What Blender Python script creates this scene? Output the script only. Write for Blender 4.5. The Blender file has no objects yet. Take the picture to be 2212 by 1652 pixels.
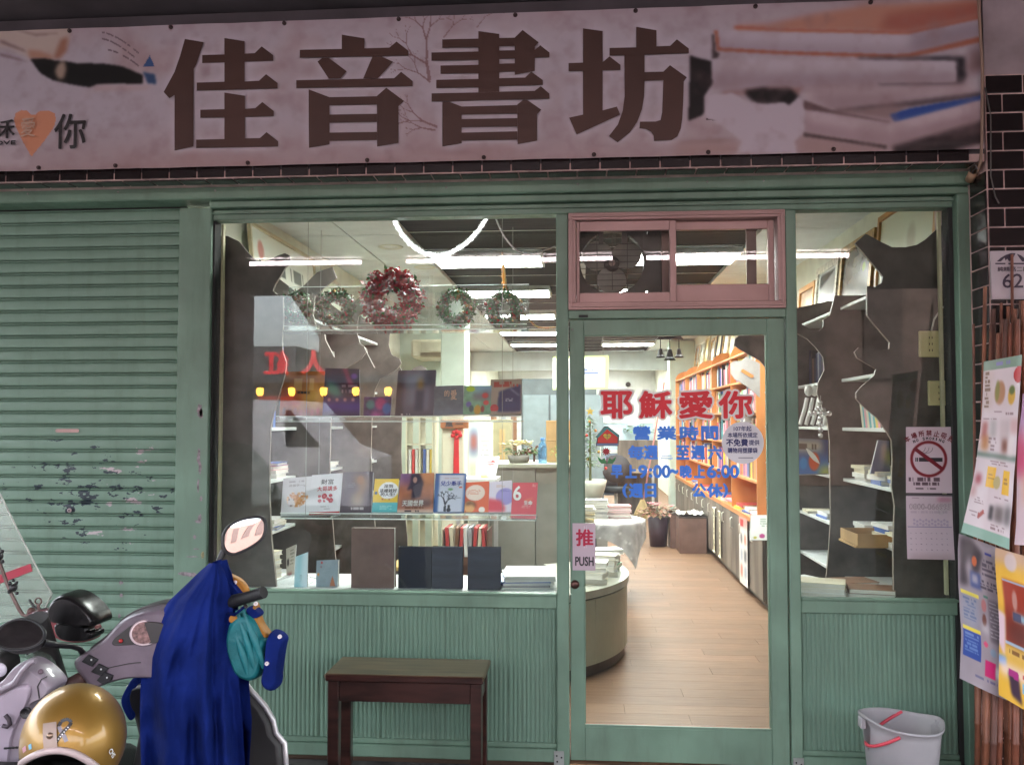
import bpy, bmesh, math, random
import numpy as np
from mathutils import Vector, Matrix, noise as mnoise
random.seed(7); np.random.seed(7)
SC = bpy.context.scene
COL = SC.collection
R = math.radians

# ------------------------------------------------------------------ camera
FPX = 1900.0                       # focal length in pixels of a 2212 px wide picture
CAM = Vector((0.0, -4.0, 1.53))
YAW = math.atan(147 / FPX); PITCH = math.atan(84 / math.hypot(FPX, 147))
cam = bpy.data.cameras.new('camera'); camo = bpy.data.objects.new('camera', cam); COL.objects.link(camo)
cam.sensor_width = 36; cam.lens = FPX / 2212 * 36; cam.clip_start = 0.05; cam.clip_end = 300
camo.location = CAM; camo.rotation_euler = (math.pi / 2 + PITCH, 0, YAW)
SC.camera = camo

# ------------------------------------------------------------------ light
SUN_EL, SUN_ROT = R(50), R(12)
w = bpy.data.worlds.new('World'); SC.world = w; w.use_nodes = True
nt = w.node_tree; bg = nt.nodes['Background']
sky = nt.nodes.new('ShaderNodeTexSky'); sky.sky_type = 'NISHITA'; sky.sun_disc = False
sky.sun_elevation = SUN_EL; sky.sun_rotation = SUN_ROT; sky.dust_density = 4.0; sky.air_density = 1.0; sky.ozone_density = 2.0
hs_ = nt.nodes.new('ShaderNodeHueSaturation'); hs_.inputs['Saturation'].default_value = .30   # overcast evening sky
nt.links.new(sky.outputs[0], hs_.inputs['Color']); nt.links.new(hs_.outputs[0], bg.inputs[0]); bg.inputs[1].default_value = 0.15
sl = bpy.data.lights.new('sun', 'SUN'); sl.energy = 0.5; sl.angle = R(14); sl.color = (1, .95, .90)
so = bpy.data.objects.new('sun', sl); COL.objects.link(so)
_d = Vector((math.sin(SUN_ROT) * math.cos(SUN_EL), math.cos(SUN_ROT) * math.cos(SUN_EL), math.sin(SUN_EL)))
so.rotation_euler = _d.to_track_quat('Z', 'Y').to_euler(); so.location = (0, -20, 20)
SC.view_settings.view_transform = 'Standard'; SC.view_settings.look = 'None'
SC.view_settings.exposure = 3.9; SC.view_settings.gamma = 1.0; SC.view_settings.use_curve_mapping = False
SC.render.engine = 'CYCLES'
SC.cycles.use_denoising = True; SC.cycles.max_bounces = 8; SC.cycles.transparent_max_bounces = 24
SC.cycles.caustics_reflective = False; SC.cycles.caustics_refractive = False
SC.cycles.sample_clamp_indirect = 6.0

# ------------------------------------------------------------------ helpers: picture <-> place
_a, _p = YAW, PITCH
_F = Vector((-math.sin(_a) * math.cos(_p), math.cos(_a) * math.cos(_p), math.sin(_p)))
_R = Vector((math.cos(_a), math.sin(_a), 0)); _U = _R.cross(_F)

def at(u, v, Y):
    """point at depth Y that lies at (u, v) of a 2212 px wide picture"""
    d = _F + _R * ((u - 1106) / FPX) + _U * ((826 - v) / FPX)
    return CAM + d * ((Y - CAM.y) / d.y)
def atx(u, v, X):
    d = _F + _R * ((u - 1106) / FPX) + _U * ((826 - v) / FPX)
    return CAM + d * ((X - CAM.x) / d.x)
def atz(u, v, Z):
    d = _F + _R * ((u - 1106) / FPX) + _U * ((826 - v) / FPX)
    return CAM + d * ((Z - CAM.z) / d.z)

def lin(c):
    return tuple(((x / 12.92) if x <= .04045 else ((x + .055) / 1.055) ** 2.4) for x in c)
def rgb(r, g, b):
    return lin((r / 255, g / 255, b / 255))

# ------------------------------------------------------------------ helpers: materials
MATS = {}
def mat(name, col=(.5, .5, .5), rough=.5, metal=0., var=.12, vscale=6., bump=0., bscale=60., spec=.5, coat=0.,
        stretch=None, col2=None, emit=None, estr=0., transl=0., alpha=1., grime=0.):
    if name in MATS: return MATS[name]
    m = bpy.data.materials.new(name); m.use_nodes = True; MATS[name] = m
    n = m.node_tree; N = n.nodes; L = n.links; b = N['Principled BSDF']
    b.inputs['Roughness'].default_value = rough; b.inputs['Metallic'].default_value = metal
    b.inputs['Specular IOR Level'].default_value = spec; b.inputs['Coat Weight'].default_value = coat
    b.inputs['Alpha'].default_value = alpha
    if emit: b.inputs['Emission Color'].default_value = (*emit, 1); b.inputs['Emission Strength'].default_value = estr
    tc = N.new('ShaderNodeTexCoord'); mp = N.new('ShaderNodeMapping'); L.new(tc.outputs['Object'], mp.inputs[0])
    if stretch: mp.inputs['Scale'].default_value = stretch
    nz = N.new('ShaderNodeTexNoise'); nz.inputs['Scale'].default_value = vscale; nz.inputs['Detail'].default_value = 6
    L.new(mp.outputs[0], nz.inputs[0])
    mx = N.new('ShaderNodeMix'); mx.data_type = 'RGBA'
    c2 = col2 or tuple(min(1, x * (1 - 2 * var)) for x in col)
    c1 = col if col2 else tuple(min(1, x * (1 + var)) for x in col)
    mx.inputs['A'].default_value = (*c2, 1); mx.inputs['B'].default_value = (*c1, 1)
    cr = N.new('ShaderNodeMapRange'); cr.inputs[1].default_value = .3; cr.inputs[2].default_value = .7
    L.new(nz.outputs[0], cr.inputs[0]); L.new(cr.outputs[0], mx.inputs['Factor'])
    if grime:   # vertical runs and blotches of old dirt
        gm = N.new('ShaderNodeMapping'); gm.inputs['Scale'].default_value = (9, 9, 1.3); ge = N.new('ShaderNodeNewGeometry'); L.new(ge.outputs['Position'], gm.inputs[0])
        g1 = N.new('ShaderNodeTexNoise'); g1.inputs['Scale'].default_value = 1.6; g1.inputs['Detail'].default_value = 7; g1.inputs['Roughness'].default_value = .68; L.new(gm.outputs[0], g1.inputs[0])
        gr_ = N.new('ShaderNodeMapRange'); gr_.inputs[1].default_value = .50; gr_.inputs[2].default_value = .74; gr_.inputs[4].default_value = grime; L.new(g1.outputs[0], gr_.inputs[0])
        g2 = N.new('ShaderNodeMix'); g2.data_type = 'RGBA'; g2.inputs['B'].default_value = (.07, .075, .055, 1); L.new(mx.outputs['Result'], g2.inputs['A']); L.new(gr_.outputs[0], g2.inputs['Factor']); mx = g2
        rr_ = N.new('ShaderNodeMapRange'); rr_.inputs[1].default_value = .3; rr_.inputs[2].default_value = .7; rr_.inputs[3].default_value = rough * .8; rr_.inputs[4].default_value = min(1, rough * 1.5); L.new(g1.outputs[0], rr_.inputs[0]); L.new(rr_.outputs[0], b.inputs['Roughness'])
    L.new(mx.outputs['Result'], b.inputs['Base Color'])
    if bump:
        bz = N.new('ShaderNodeTexNoise'); bz.inputs['Scale'].default_value = bscale; bz.inputs['Detail'].default_value = 4
        L.new(mp.outputs[0], bz.inputs[0])
        bp = N.new('ShaderNodeBump'); bp.inputs['Strength'].default_value = bump; bp.inputs['Distance'].default_value = .01
        L.new(bz.outputs[0], bp.inputs['Height']); L.new(bp.outputs[0], b.inputs['Normal'])
    if transl:
        t = N.new('ShaderNodeBsdfTranslucent'); L.new(mx.outputs['Result'], t.inputs[0])
        ms = N.new('ShaderNodeMixShader'); ms.inputs[0].default_value = transl
        L.new(b.outputs[0], ms.inputs[1]); L.new(t.outputs[0], ms.inputs[2]); L.new(ms.outputs[0], N['Material Output'].inputs[0])
    return m

def clear(name, tint=(1, 1, 1), f0=.04, rough=0., haze=0., hcol=(.8, .8, .8), amp=.9):
    """thin clear sheet: see-through straight on, mirror-like at a glancing angle"""
    if name in MATS: return MATS[name]
    m = bpy.data.materials.new(name); m.use_nodes = True; MATS[name] = m
    N = m.node_tree.nodes; L = m.node_tree.links; N.remove(N['Principled BSDF']); out = N['Material Output']
    t = N.new('ShaderNodeBsdfTransparent'); t.inputs[0].default_value = (*tint, 1)
    g = N.new('ShaderNodeBsdfGlossy'); g.inputs['Roughness'].default_value = rough
    lw = N.new('ShaderNodeLayerWeight'); lw.inputs[0].default_value = .5
    p = N.new('ShaderNodeMath'); p.operation = 'POWER'; p.inputs[1].default_value = 5; L.new(lw.outputs['Facing'], p.inputs[0])
    q = N.new('ShaderNodeMath'); q.operation = 'MULTIPLY_ADD'; q.inputs[1].default_value = amp; q.inputs[2].default_value = f0
    L.new(p.outputs[0], q.inputs[0])
    ms = N.new('ShaderNodeMixShader'); L.new(q.outputs[0], ms.inputs[0]); L.new(t.outputs[0], ms.inputs[1]); L.new(g.outputs[0], ms.inputs[2])
    last = ms
    if haze:
        d = N.new('ShaderNodeBsdfDiffuse'); d.inputs[0].default_value = (*hcol, 1)
        m2 = N.new('ShaderNodeMixShader'); m2.inputs[0].default_value = haze
        L.new(ms.outputs[0], m2.inputs[1]); L.new(d.outputs[0], m2.inputs[2]); last = m2
    L.new(last.outputs[0], out.inputs[0])
    return m

def printed(name, rough=.6, transl=0., spec=.4, bump=0.):
    """paper or vinyl whose print is stored on the sheet (attribute 'print')"""
    if name in MATS: return MATS[name]
    m = bpy.data.materials.new(name); m.use_nodes = True; MATS[name] = m
    N = m.node_tree.nodes; L = m.node_tree.links; b = N['Principled BSDF']
    b.inputs['Roughness'].default_value = rough; b.inputs['Specular IOR Level'].default_value = spec
    a = N.new('ShaderNodeAttribute'); a.attribute_name = 'print'; L.new(a.outputs['Color'], b.inputs['Base Color'])
    if bump:
        bz = N.new('ShaderNodeTexNoise'); bz.inputs['Scale'].default_value = 260
        bp = N.new('ShaderNodeBump'); bp.inputs['Strength'].default_value = bump; bp.inputs['Distance'].default_value = .004
        tc = N.new('ShaderNodeTexCoord'); L.new(tc.outputs['Object'], bz.inputs[0])
        L.new(bz.outputs[0], bp.inputs['Height']); L.new(bp.outputs[0], b.inputs['Normal'])
    if transl:
        t = N.new('ShaderNodeBsdfTranslucent'); L.new(a.outputs['Color'], t.inputs[0])
        ms = N.new('ShaderNodeMixShader'); ms.inputs[0].default_value = transl
        L.new(b.outputs[0], ms.inputs[1]); L.new(t.outputs[0], ms.inputs[2]); L.new(ms.outputs[0], N['Material Output'].inputs[0])
    return m

def lamp(name, col, strength):
    if name in MATS: return MATS[name]
    m = bpy.data.materials.new(name); m.use_nodes = True; MATS[name] = m
    N = m.node_tree.nodes; N.remove(N['Principled BSDF'])
    e = N.new('ShaderNodeEmission'); e.inputs[0].default_value = (*col, 1); e.inputs[1].default_value = strength
    m.node_tree.links.new(e.outputs[0], N['Material Output'].inputs[0])
    return m

# ------------------------------------------------------------------ helpers: shapes
class MB:
    """collects shapes in place coordinates; build() links them as ONE mesh object"""
    def __init__(s): s.v = []; s.f = []; s.sm = []
    def add(s, vs, fs, smooth=False):
        o = len(s.v); s.v += [tuple(p) for p in vs]; s.f += [tuple(i + o for i in f) for f in fs]; s.sm += [smooth] * len(fs)
        return s
    def box(s, x0, x1, y0, y1, z0, z1):
        vs = [(x, y, z) for z in (z0, z1) for y in (y0, y1) for x in (x0, x1)]
        return s.add(vs, [(0, 2, 3, 1), (4, 5, 7, 6), (0, 1, 5, 4), (2, 6, 7, 3), (0, 4, 6, 2), (1, 3, 7, 5)])
    def bbox(s, x0, x1, y0, y1, z0, z1, b=.004):
        """box with chamfered edges"""
        vs = []; fs = []
        bm = bmesh.new(); bmesh.ops.create_cube(bm, size=1)
        for v in bm.verts: v.co = Vector(((x0 + x1) / 2 + v.co.x * (x1 - x0), (y0 + y1) / 2 + v.co.y * (y1 - y0), (z0 + z1) / 2 + v.co.z * (z1 - z0)))
        bmesh.ops.bevel(bm, geom=bm.edges[:], offset=b, segments=1, affect='EDGES', profile=.5)
        s.bm(bm); return s
    def bm(s, bm, M=None, smooth=False):
        bm.verts.ensure_lookup_table()
        for i, v in enumerate(bm.verts): v.index = i
        s.add([(M @ v.co if M else v.co) for v in bm.verts], [[v.index for v in f.verts] for f in bm.faces], smooth); bm.free(); return s
    def obox(s, c, hx, hy, hz, M=None):
        """box about centre c with half sizes, turned by the matrix M"""
        M = M or Matrix.Identity(3); c = Vector(c)
        vs = [c + M @ Vector((x, y, z)) for z in (-hz, hz) for y in (-hy, hy) for x in (-hx, hx)]
        return s.add(vs, [(0, 2, 3, 1), (4, 5, 7, 6), (0, 1, 5, 4), (2, 6, 7, 3), (0, 4, 6, 2), (1, 3, 7, 5)])
    def poly(s, pts): return s.add(pts, [tuple(range(len(pts)))])
    def prism(s, pts, d):
        """polygon extruded along the vector d"""
        n = len(pts); d = Vector(d); a = [Vector(p) for p in pts]
        fs = [tuple(range(n)), tuple(range(2 * n - 1, n - 1, -1))] + [(i, i + n, (i + 1) % n + n, (i + 1) % n) for i in range(n)]
        return s.add(a + [p + d for p in a], fs)
    def quad(s, a, b, c, d, n=1, m=1): return s.add([a, b, c, d], [(0, 1, 2, 3)])
    def tube(s, pts, r, k=8, cap=True, smooth=True):
        pts = [Vector(p) for p in pts]; n = len(pts); rs = r if isinstance(r, (list, tuple)) else [r] * n
        vs = []; up = Vector((0, 0, 1)); prev = None
        for i, p in enumerate(pts):
            t = (pts[min(i + 1, n - 1)] - pts[max(i - 1, 0)]).normalized()
            if prev is None:
                x = t.cross(up if abs(t.z) < .9 else Vector((1, 0, 0))).normalized()
            else:
                x = (prev - t * prev.dot(t)); x = x.normalized() if x.length > 1e-6 else t.orthogonal().normalized()
            prev = x; y = t.cross(x)
            for j in range(k):
                a = 2 * math.pi * j / k; vs.append(p + (x * math.cos(a) + y * math.sin(a)) * rs[i])
        fs = [(i * k + j, i * k + (j + 1) % k, (i + 1) * k + (j + 1) % k, (i + 1) * k + j) for i in range(n - 1) for j in range(k)]
        s.add(vs, fs, smooth)
        if cap: s.add([vs[j] for j in range(k)], [tuple(range(k - 1, -1, -1))]); s.add(vs[-k:], [tuple(range(k))])
        return s
    def lathe(s, prof, c=(0, 0, 0), k=24, M=None, smooth=True, sx=1, sy=1):
        """profile [(radius, height)] spun about the local z axis"""
        c = Vector(c); M = M or Matrix.Identity(3); n = len(prof)
        vs = [c + M @ Vector((r * sx * math.cos(2 * math.pi * j / k), r * sy * math.sin(2 * math.pi * j / k), h)) for r, h in prof for j in range(k)]
        fs = [(i * k + j, i * k + (j + 1) % k, (i + 1) * k + (j + 1) % k, (i + 1) * k + j) for i in range(n - 1) for j in range(k)]
        return s.add(vs, fs, smooth)
    def ball(s, c, r, k=8, M=None, sx=1, sy=1, sz=1):
        m = k // 2 + 1
        return s.lathe([(max(1e-4, r * math.sin(math.pi * i / m)), -r * sz * math.cos(math.pi * i / m)) for i in range(m + 1)], c, k, M, True, sx, sy)
    def grid(s, fn, nu, nv, smooth=True):
        vs = [fn(i / nu, j / nv) for j in range(nv + 1) for i in range(nu + 1)]
        fs = [(j * (nu + 1) + i, j * (nu + 1) + i + 1, (j + 1) * (nu + 1) + i + 1, (j + 1) * (nu + 1) + i) for j in range(nv) for i in range(nu)]
        return s.add(vs, fs, smooth)
    def mesh(s, name, base=(0, 0, 0)):
        b = Vector(base); me = bpy.data.meshes.new(name)
        me.from_pydata([(p[0] - b.x, p[1] - b.y, p[2] - b.z) for p in s.v], [], s.f)
        if any(s.sm): me.polygons.foreach_set('use_smooth', s.sm)
        me.update(); return me
    def build(s, name, m, parent=None, base=None, fix=False):
        """parent: the thing's (or part's) object; vertices are stored relative to the thing's base"""
        b = base if base is not None else (wloc(parent) if parent else (0, 0, 0))
        me = s.mesh(name, b)
        if fix:
            q = bmesh.new(); q.from_mesh(me); bmesh.ops.recalc_face_normals(q, faces=q.faces[:]); q.to_mesh(me); q.free()
        o = bpy.data.objects.new(name, me); COL.objects.link(o)
        if m: me.materials.append(m)
        if parent: o.parent = parent
        elif base is not None: o.location = b
        return o

def wloc(o):
    p = Vector(o.location)
    while o.parent: o = o.parent; p += Vector(o.location)
    return p
def tag(o, label=None, cat=None, group=None, kind=None):
    if label: o['label'] = label
    if cat: o['category'] = cat
    if group: o['group'] = group
    if kind: o['kind'] = kind
    return o
def thing(name, label, cat, loc=(0, 0, 0), group=None):
    o = bpy.data.objects.new(name, None); COL.objects.link(o); o.location = loc; o.empty_display_size = .05
    return tag(o, label, cat, group)
def struct(mb, name, m): return tag(mb.build(name, m), kind='structure')
def copy_part(o, parent, loc):
    c = o.copy(); COL.objects.link(c); c.parent = parent; c.location = loc; return c
def copy_tree(o, parent=None):
    c = o.copy(); COL.objects.link(c)
    if parent: c.parent = parent
    for ch in list(o.children): copy_tree(ch, c)
    return c

# ------------------------------------------------------------------ helpers: print and lettering
def blur(a, r):
    r = int(r)
    if r < 1: return a
    for ax in (0, 1):
        for _ in range(2):
            p = np.pad(a, [(r + 1, r) if i == ax else (0, 0) for i in range(a.ndim)], mode='edge')
            c = np.cumsum(p, axis=ax); n = 2 * r + 1
            a = (np.take(c, range(n, c.shape[ax]), axis=ax) - np.take(c, range(0, c.shape[ax] - n), axis=ax)) / n
    return a
def vnoise(h, w, cells, seed=0):
    rs = np.random.RandomState(seed); out = np.zeros((h, w)); amp = 1; tot = 0
    for o in range(3):
        n = int(cells * 2 ** o * min(1, h / w)) + 2; n2 = int(cells * 2 ** o * min(1, w / h)) + 2; g = rs.rand(n, n2)
        y = np.linspace(0, n - 1.001, h); x = np.linspace(0, n2 - 1.001, w)
        y0 = y.astype(int); x0 = x.astype(int); fy = (y - y0)[:, None]; fx = (x - x0)[None]
        fy = fy * fy * (3 - 2 * fy); fx = fx * fx * (3 - 2 * fx)
        v = (g[y0][:, x0] * (1 - fx) + g[y0][:, x0 + 1] * fx) * (1 - fy) + (g[y0 + 1][:, x0] * (1 - fx) + g[y0 + 1][:, x0 + 1] * fx) * fy
        out += v * amp; tot += amp; amp *= .5
    return out / tot
class Cv:
    """a printed picture, painted in 0..255 colours, u to the right and v down, both 0..1"""
    def __init__(s, w, h, c):
        s.w, s.h = w, h; s.a = np.zeros((h, w, 3)); s.a[:] = c
        s.V, s.U = np.meshgrid((np.arange(h)) / (h - 1), (np.arange(w)) / (w - 1), indexing='ij')
    def put(s, m, c, k=1.):
        m = np.clip(m, 0, 1)[..., None] * k; s.a = s.a * (1 - m) + np.array(c, float) * m; return s
    def pmask(s, pts, soft=0):
        m = np.zeros((s.h, s.w), bool); n = len(pts)
        for i in range(n):
            (x0, y0), (x1, y1) = pts[i], pts[(i + 1) % n]
            if y0 == y1: continue
            c = ((y0 <= s.V) & (s.V < y1)) | ((y1 <= s.V) & (s.V < y0))
            m ^= c & (s.U < (x1 - x0) * (s.V - y0) / (y1 - y0) + x0)
        return blur(m.astype(float), soft)
    def poly(s, pts, c, soft=0, k=1.): return s.put(s.pmask(pts, soft), c, k)
    def rect(s, u0, v0, u1, v1, c, soft=0, k=1.): return s.put(blur(((s.U >= u0) & (s.U <= u1) & (s.V >= v0) & (s.V <= v1)).astype(float), soft), c, k)
    def ell(s, u, v, a, b, c, soft=.08, k=1.):
        d = ((s.U - u) / a) ** 2 + ((s.V - v) / b) ** 2; return s.put((1 - d) / max(soft, 1e-3), c, k)
    def grad(s, c0, c1, vert=True):
        t = (s.V if vert else s.U)[..., None]; s.a = np.array(c0) * (1 - t) + np.array(c1) * t; return s
    def noise(s, k, cells=8, seed=0, c=None):
        n = vnoise(s.h, s.w, cells, seed)
        if c is None: s.a = s.a * (1 + k * (n[..., None] - .5)); return s
        return s.put((n - .5) * 4 * k, c)
    def text(s, u0, v0, u1, v1, c, rows=3, seed=0, k=.8, gap=.45):
        """rows of print too small to read"""
        n = np.random.RandomState(seed); t = (s.V - v0) / max(1e-6, v1 - v0) * rows; inside = (s.U > u0) & (s.U < u1) & (t > 0) & (t < rows)
        r = np.clip(t.astype(int), 0, rows - 1); cell = np.clip(((s.U - u0) * s.w / 1.6).astype(int), 0, 400)
        on = (n.rand(rows, 401)[r, cell] > .25) & ((t - r) < 1 - gap) & (s.U < u1 - n.rand(rows)[r] * .3 * (u1 - u0))
        return s.put((inside & on).astype(float), c, k)
    def attr(s, me):
        a = np.clip(s.a, 0, 255) / 255; l = np.where(a <= .04045, a / 12.92, ((a + .055) / 1.055) ** 2.4)
        at_ = me.attributes.new('print', 'FLOAT_COLOR', 'POINT')
        at_.data.foreach_set('color', np.concatenate([l, np.ones((s.h, s.w, 1))], 2).reshape(-1).astype(np.float32))
def sheet(cv, fn, name, m, parent=None, base=None):
    """the printed sheet itself: fn(u, v) is the place of each printed point"""
    mb = MB(); mb.grid(lambda a, b: fn(a, b), cv.w - 1, cv.h - 1)
    b = base if base is not None else (wloc(parent) if parent else (0, 0, 0))
    me = mb.mesh(name, b); cv.attr(me); me.materials.append(m)
    o = bpy.data.objects.new(name, me); COL.objects.link(o)
    if parent: o.parent = parent
    elif base is not None: o.location = b
    return o
def bil(a, b, c, d):
    """plane through top-left, top-right, bottom-right, bottom-left"""
    a, b, c, d = map(Vector, (a, b, c, d))
    return lambda u, v: (a * (1 - u) + b * u) * (1 - v) + (d * (1 - u) + c * u) * v

_TX = {}
def glyphs(s):
    if s in _TX: return _TX[s]
    c = bpy.data.curves.new('lettering', 'FONT'); c.body = s; c.size = 1; c.resolution_u = 3
    o = bpy.data.objects.new('lettering', c); COL.objects.link(o)
    me = bpy.data.meshes.new_from_object(o.evaluated_get(bpy.context.evaluated_depsgraph_get()))
    vs = [tuple(v.co) for v in me.vertices]; fs = [tuple(p.vertices) for p in me.polygons]
    bpy.data.objects.remove(o); bpy.data.curves.remove(c); bpy.data.meshes.remove(me)
    xs = [v[0] for v in vs] or [0]; ys = [v[1] for v in vs] or [0]
    _TX[s] = (vs, fs, min(xs), max(xs), min(ys), max(ys)); return _TX[s]
def letters(mb, s, p, width=None, height=None, right=(1, 0, 0), up=(0, 0, 1), bold=0., lift=.0012, warp=None, k=6):
    """lettering stretched into a box whose lower left corner is p; bold strokes come from shifted layers one behind the other"""
    vs, fs, x0, x1, y0, y1 = glyphs(s); right = Vector(right); up = Vector(up); n = right.cross(up); p = Vector(p)
    W = max(1e-6, x1 - x0); H = max(1e-6, y1 - y0)
    sx = width / W if width else height / H; sy = height / H if height else sx
    offs = [(0, 0)] + ([(bold * math.cos(2 * math.pi * i / k), bold * math.sin(2 * math.pi * i / k)) for i in range(k)] if bold else [])
    for i, (ox, oy) in enumerate(offs):
        out = []
        for v in vs:
            a = (v[0] - x0) * sx + ox; b = (v[1] - y0) * sy + oy
            q = warp(a, b) if warp else p + right * a + up * b
            out.append(q + n * (lift + i * .00012))
        mb.add(out, fs)
    return mb
# ================================================================== materials of the street side
GREEN = mat('mint paint', (.160, .265, .195), .42, grime=.26, var=.14, vscale=3, bump=.06, bscale=90)
GREEN2 = mat('mint paint on panels', (.162, .272, .205), .40, grime=.16, var=.07, vscale=2.5)
GAP = mat('shadow gap rubber', (.02, .02, .02), .8)
PINK = mat('rose anodised aluminium', (.37, .235, .22), .4, metal=.25, var=.06)
CONC = mat('concrete floor', (.10, .095, .09), .8, var=.35, vscale=9, bump=.3, bscale=40)
PLAST = mat('dark painted soffit', (.075, .062, .07), .8, var=.2, vscale=3)
ASPH = mat('asphalt', (.05, .05, .052), .85, var=.2, bump=.3, bscale=60)
GLASS = clear('window glass', (.93, .97, .95), f0=.028)
STEEL = mat('screw steel', (.30, .30, .28), .4, metal=.8)
BLACK = mat('black plastic', (.018, .018, .02), .42, var=.2)
WHITE = mat('white paint', (.78, .78, .76), .5, var=.05)

# ================================================================== the ground, the arcade and the street behind the camera
struct(MB().box(-9, 9, -5.8, -.02, -.25, 0), 'arcade_floor', CONC)
struct(MB().box(-45, 45, -40, -5.8, -.5, -.12), 'street', ASPH)
struct(MB().box(-9, 9, -5.9, .35, 3.36, 3.6), 'arcade_ceiling', PLAST)
struct(MB().box(-9, 9, -5.9, -5.5, 2.98, 3.36), 'arcade_lintel', PLAST)
PILL = mat('plastered pillar', (.35, .27, .27), .7)
for x in (-4.06, 4.3):
    o = MB().bbox(x - .32, x + .32, -5.85, -5.3, 0, 2.98, .02).build('arcade_pillar', PILL, base=(x, -5.6, 0))
    tag(o, 'plastered arcade pillar on the street side ' + ('beside the scooters' if x < 0 else 'opposite the bamboo canes'), 'pillar')
# two lamp tubes under the arcade lintel: they light the sign and show as bright lines in the glass
TUBE = lamp('fluorescent tube', (1.0, .80, .84), 3.9)
for i, (x0, x1) in enumerate(((-3.35, -2.15), (-1.75, .35), (.62, 2.6))):
    t = thing('tube_lamp', ('short', 'long middle', 'right hand')[i] + ' fluorescent tube lamp under the arcade ceiling, mirrored in the shop glass', 'lamp', ((x0 + x1) / 2, -4.6, 3.2), 'tube lamps under the arcade')
    MB().box(x0, x1, -4.66, -4.54, 3.17, 3.36).build('housing', WHITE, t)
    MB().tube([(x0 + .03, -4.6, 3.12), (x1 - .03, -4.6, 3.12)], .022).build('tube', TUBE, t)
# the other side of the street, seen only as reflections
ROSE = mat('rose plaster', (.115, .066, .055), .8); BROWN = mat('brown shutter', (.050, .027, .023), .8)
st = thing('street_building', 'rose house with brown upright stripes across the street', 'building', (2, -19, 0))
MB().prism([(-7.6, -19, -.1), (16, -19, -.1), (16, -19, 5.6), (-6.9, -19, 5.6), (-7.75, -19, 4.9), (-6.95, -19, 3.75), (-7.0, -19, 2.5)], (0, -6, 0)).build('wall', ROSE, st, fix=True)
for k in range(10):
    MB().box(-4.2 + k * 1.9, -3.25 + k * 1.9, -18.98, -18.9, 2.6, 5.2).build('stripe', BROWN, st)
st = thing('street_house', 'low grey house across the street with a red shop sign', 'building', (-9, -19.3, 0))
MB().box(-22, -7.62, -25, -19.1, -.1, 3.55).build('wall', mat('grey render', (.09, .085, .09), .8), st)
MB().box(-10.5, -4.0, -18.99, -18.8, 2.55, 2.75).build('eave', mat('dark eave', (.06, .06, .07), .7), st)
MB().box(-8.6, -7.65, -19.09, -19.0, -.1, 2.2).build('door', mat('red door', (.35, .05, .04), .6), st)
RLP = mat('glowing red letter paint', (.7, .02, .03), .5, emit=(.8, .02, .04), estr=.25)  # the letter paint also emits a little red light
sg = MB(); letters(sg, '紅', Vector((-7.75, -18.85, 2.78)), height=.62, right=(-1, 0, 0), bold=.03); sg.build('character', RLP, st); sg = MB(); letters(sg, '人', Vector((-6.75, -18.85, 2.78)), height=.62, right=(-1, 0, 0), bold=.03)
sg.build('character', RLP, st)
LANT = lamp('lantern light', (1.0, .45, .06), 5)
for k in range(5):
    x = -8.45 + k * .86
    t = thing('lantern', f"{('leftmost','second','middle','fourth','rightmost')[k]} of five glowing amber lanterns mirrored in the big window", 'lantern', (x, -18.7, 2.2), 'lanterns across the street')
    MB().lathe([(.05, 0), (.085, .04), (.10, .13), (.09, .2), (.04, .22)], (x, -18.7, 2.2), 10).build('shade', LANT, t)
    MB().tube([(x, -18.7, 2.42), (x, -18.7, 2.62)], .01, 5).build('cord', BLACK, t)
    MB().box(x - .005, x + .005, -19.05, -18.68, 2.6, 2.625).build('hook', BLACK, t)
vt = thing('parked_van', 'white van parked in the street behind the arcade', 'van', (-5.0, -9.6, -.12))
MB().prism([(-7.4, -9.2, .25), (-3.2, -9.2, .25), (-3.2, -9.2, .95), (-3.75, -9.2, 1.15), (-4.35, -9.2, 1.85), (-7.4, -9.2, 1.9)], (0, -1.6, 0)).build('body', mat('white van paint', (.72, .70, .76), .3, coat=.5), vt)
MB().prism([(-4.5, -9.19, 1.15), (-3.95, -9.19, 1.15), (-4.42, -9.19, 1.7), (-4.5, -9.19, 1.7)], (0, .008, 0)).build('window', mat('dark car glass', (.03, .03, .035), .1), vt)
for x in (-6.6, -4.0):
    wq = MB().lathe([(.30, -.1), (.32, -.06), (.32, .06), (.30, .1), (.18, .1), (.17, .06), (.02, .06)], (x, -9.2, .20), 20, Matrix.Rotation(R(90), 3, 'X')).build('wheel', BLACK, vt)

# ================================================================== the shop front
XL, XPL, XPR = -3.05, -1.872, -1.717             # shutter, its post
sf = thing('shopfront', 'mint green shop front with a big display window, glazed door and ribbed lower panels', 'shopfront', (-.1, 0, 0))
hb = MB().bbox(XL, 1.735, -.10, .06, 2.555, 2.640, .006).build('header_beam', GREEN, sf)
for u, v in ((60, 423), (255, 419), (465, 416), (545, 413), (855, 412), (964, 409), (1248, 402), (1528, 397), (1650, 394), (1967, 391)):
    p = at(u, v - 4, -.101); MB().lathe([(.0001, -.003), (.005, -.002), (.006, .002)], p, 8, Matrix.Rotation(R(-90), 3, 'X')).build('screw', STEEL, hb)
MB().bbox(XPR, 1.72, -.066, .055, 2.522, 2.553, .004).build('moulding', GREEN, sf)
MB().bbox(XPL, XPR, -.045, .07, .0, 2.53, .004).build('post', GREEN, sf)
MB().bbox(XPR + .002, 1.638, -.030, .05, 2.472, 2.520, .004).build('window_head', GREEN, sf)
MB().box(XPR + .004, 1.636, -.048, -.031, 2.497, 2.502).build('bead', GREEN, sf)
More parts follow.
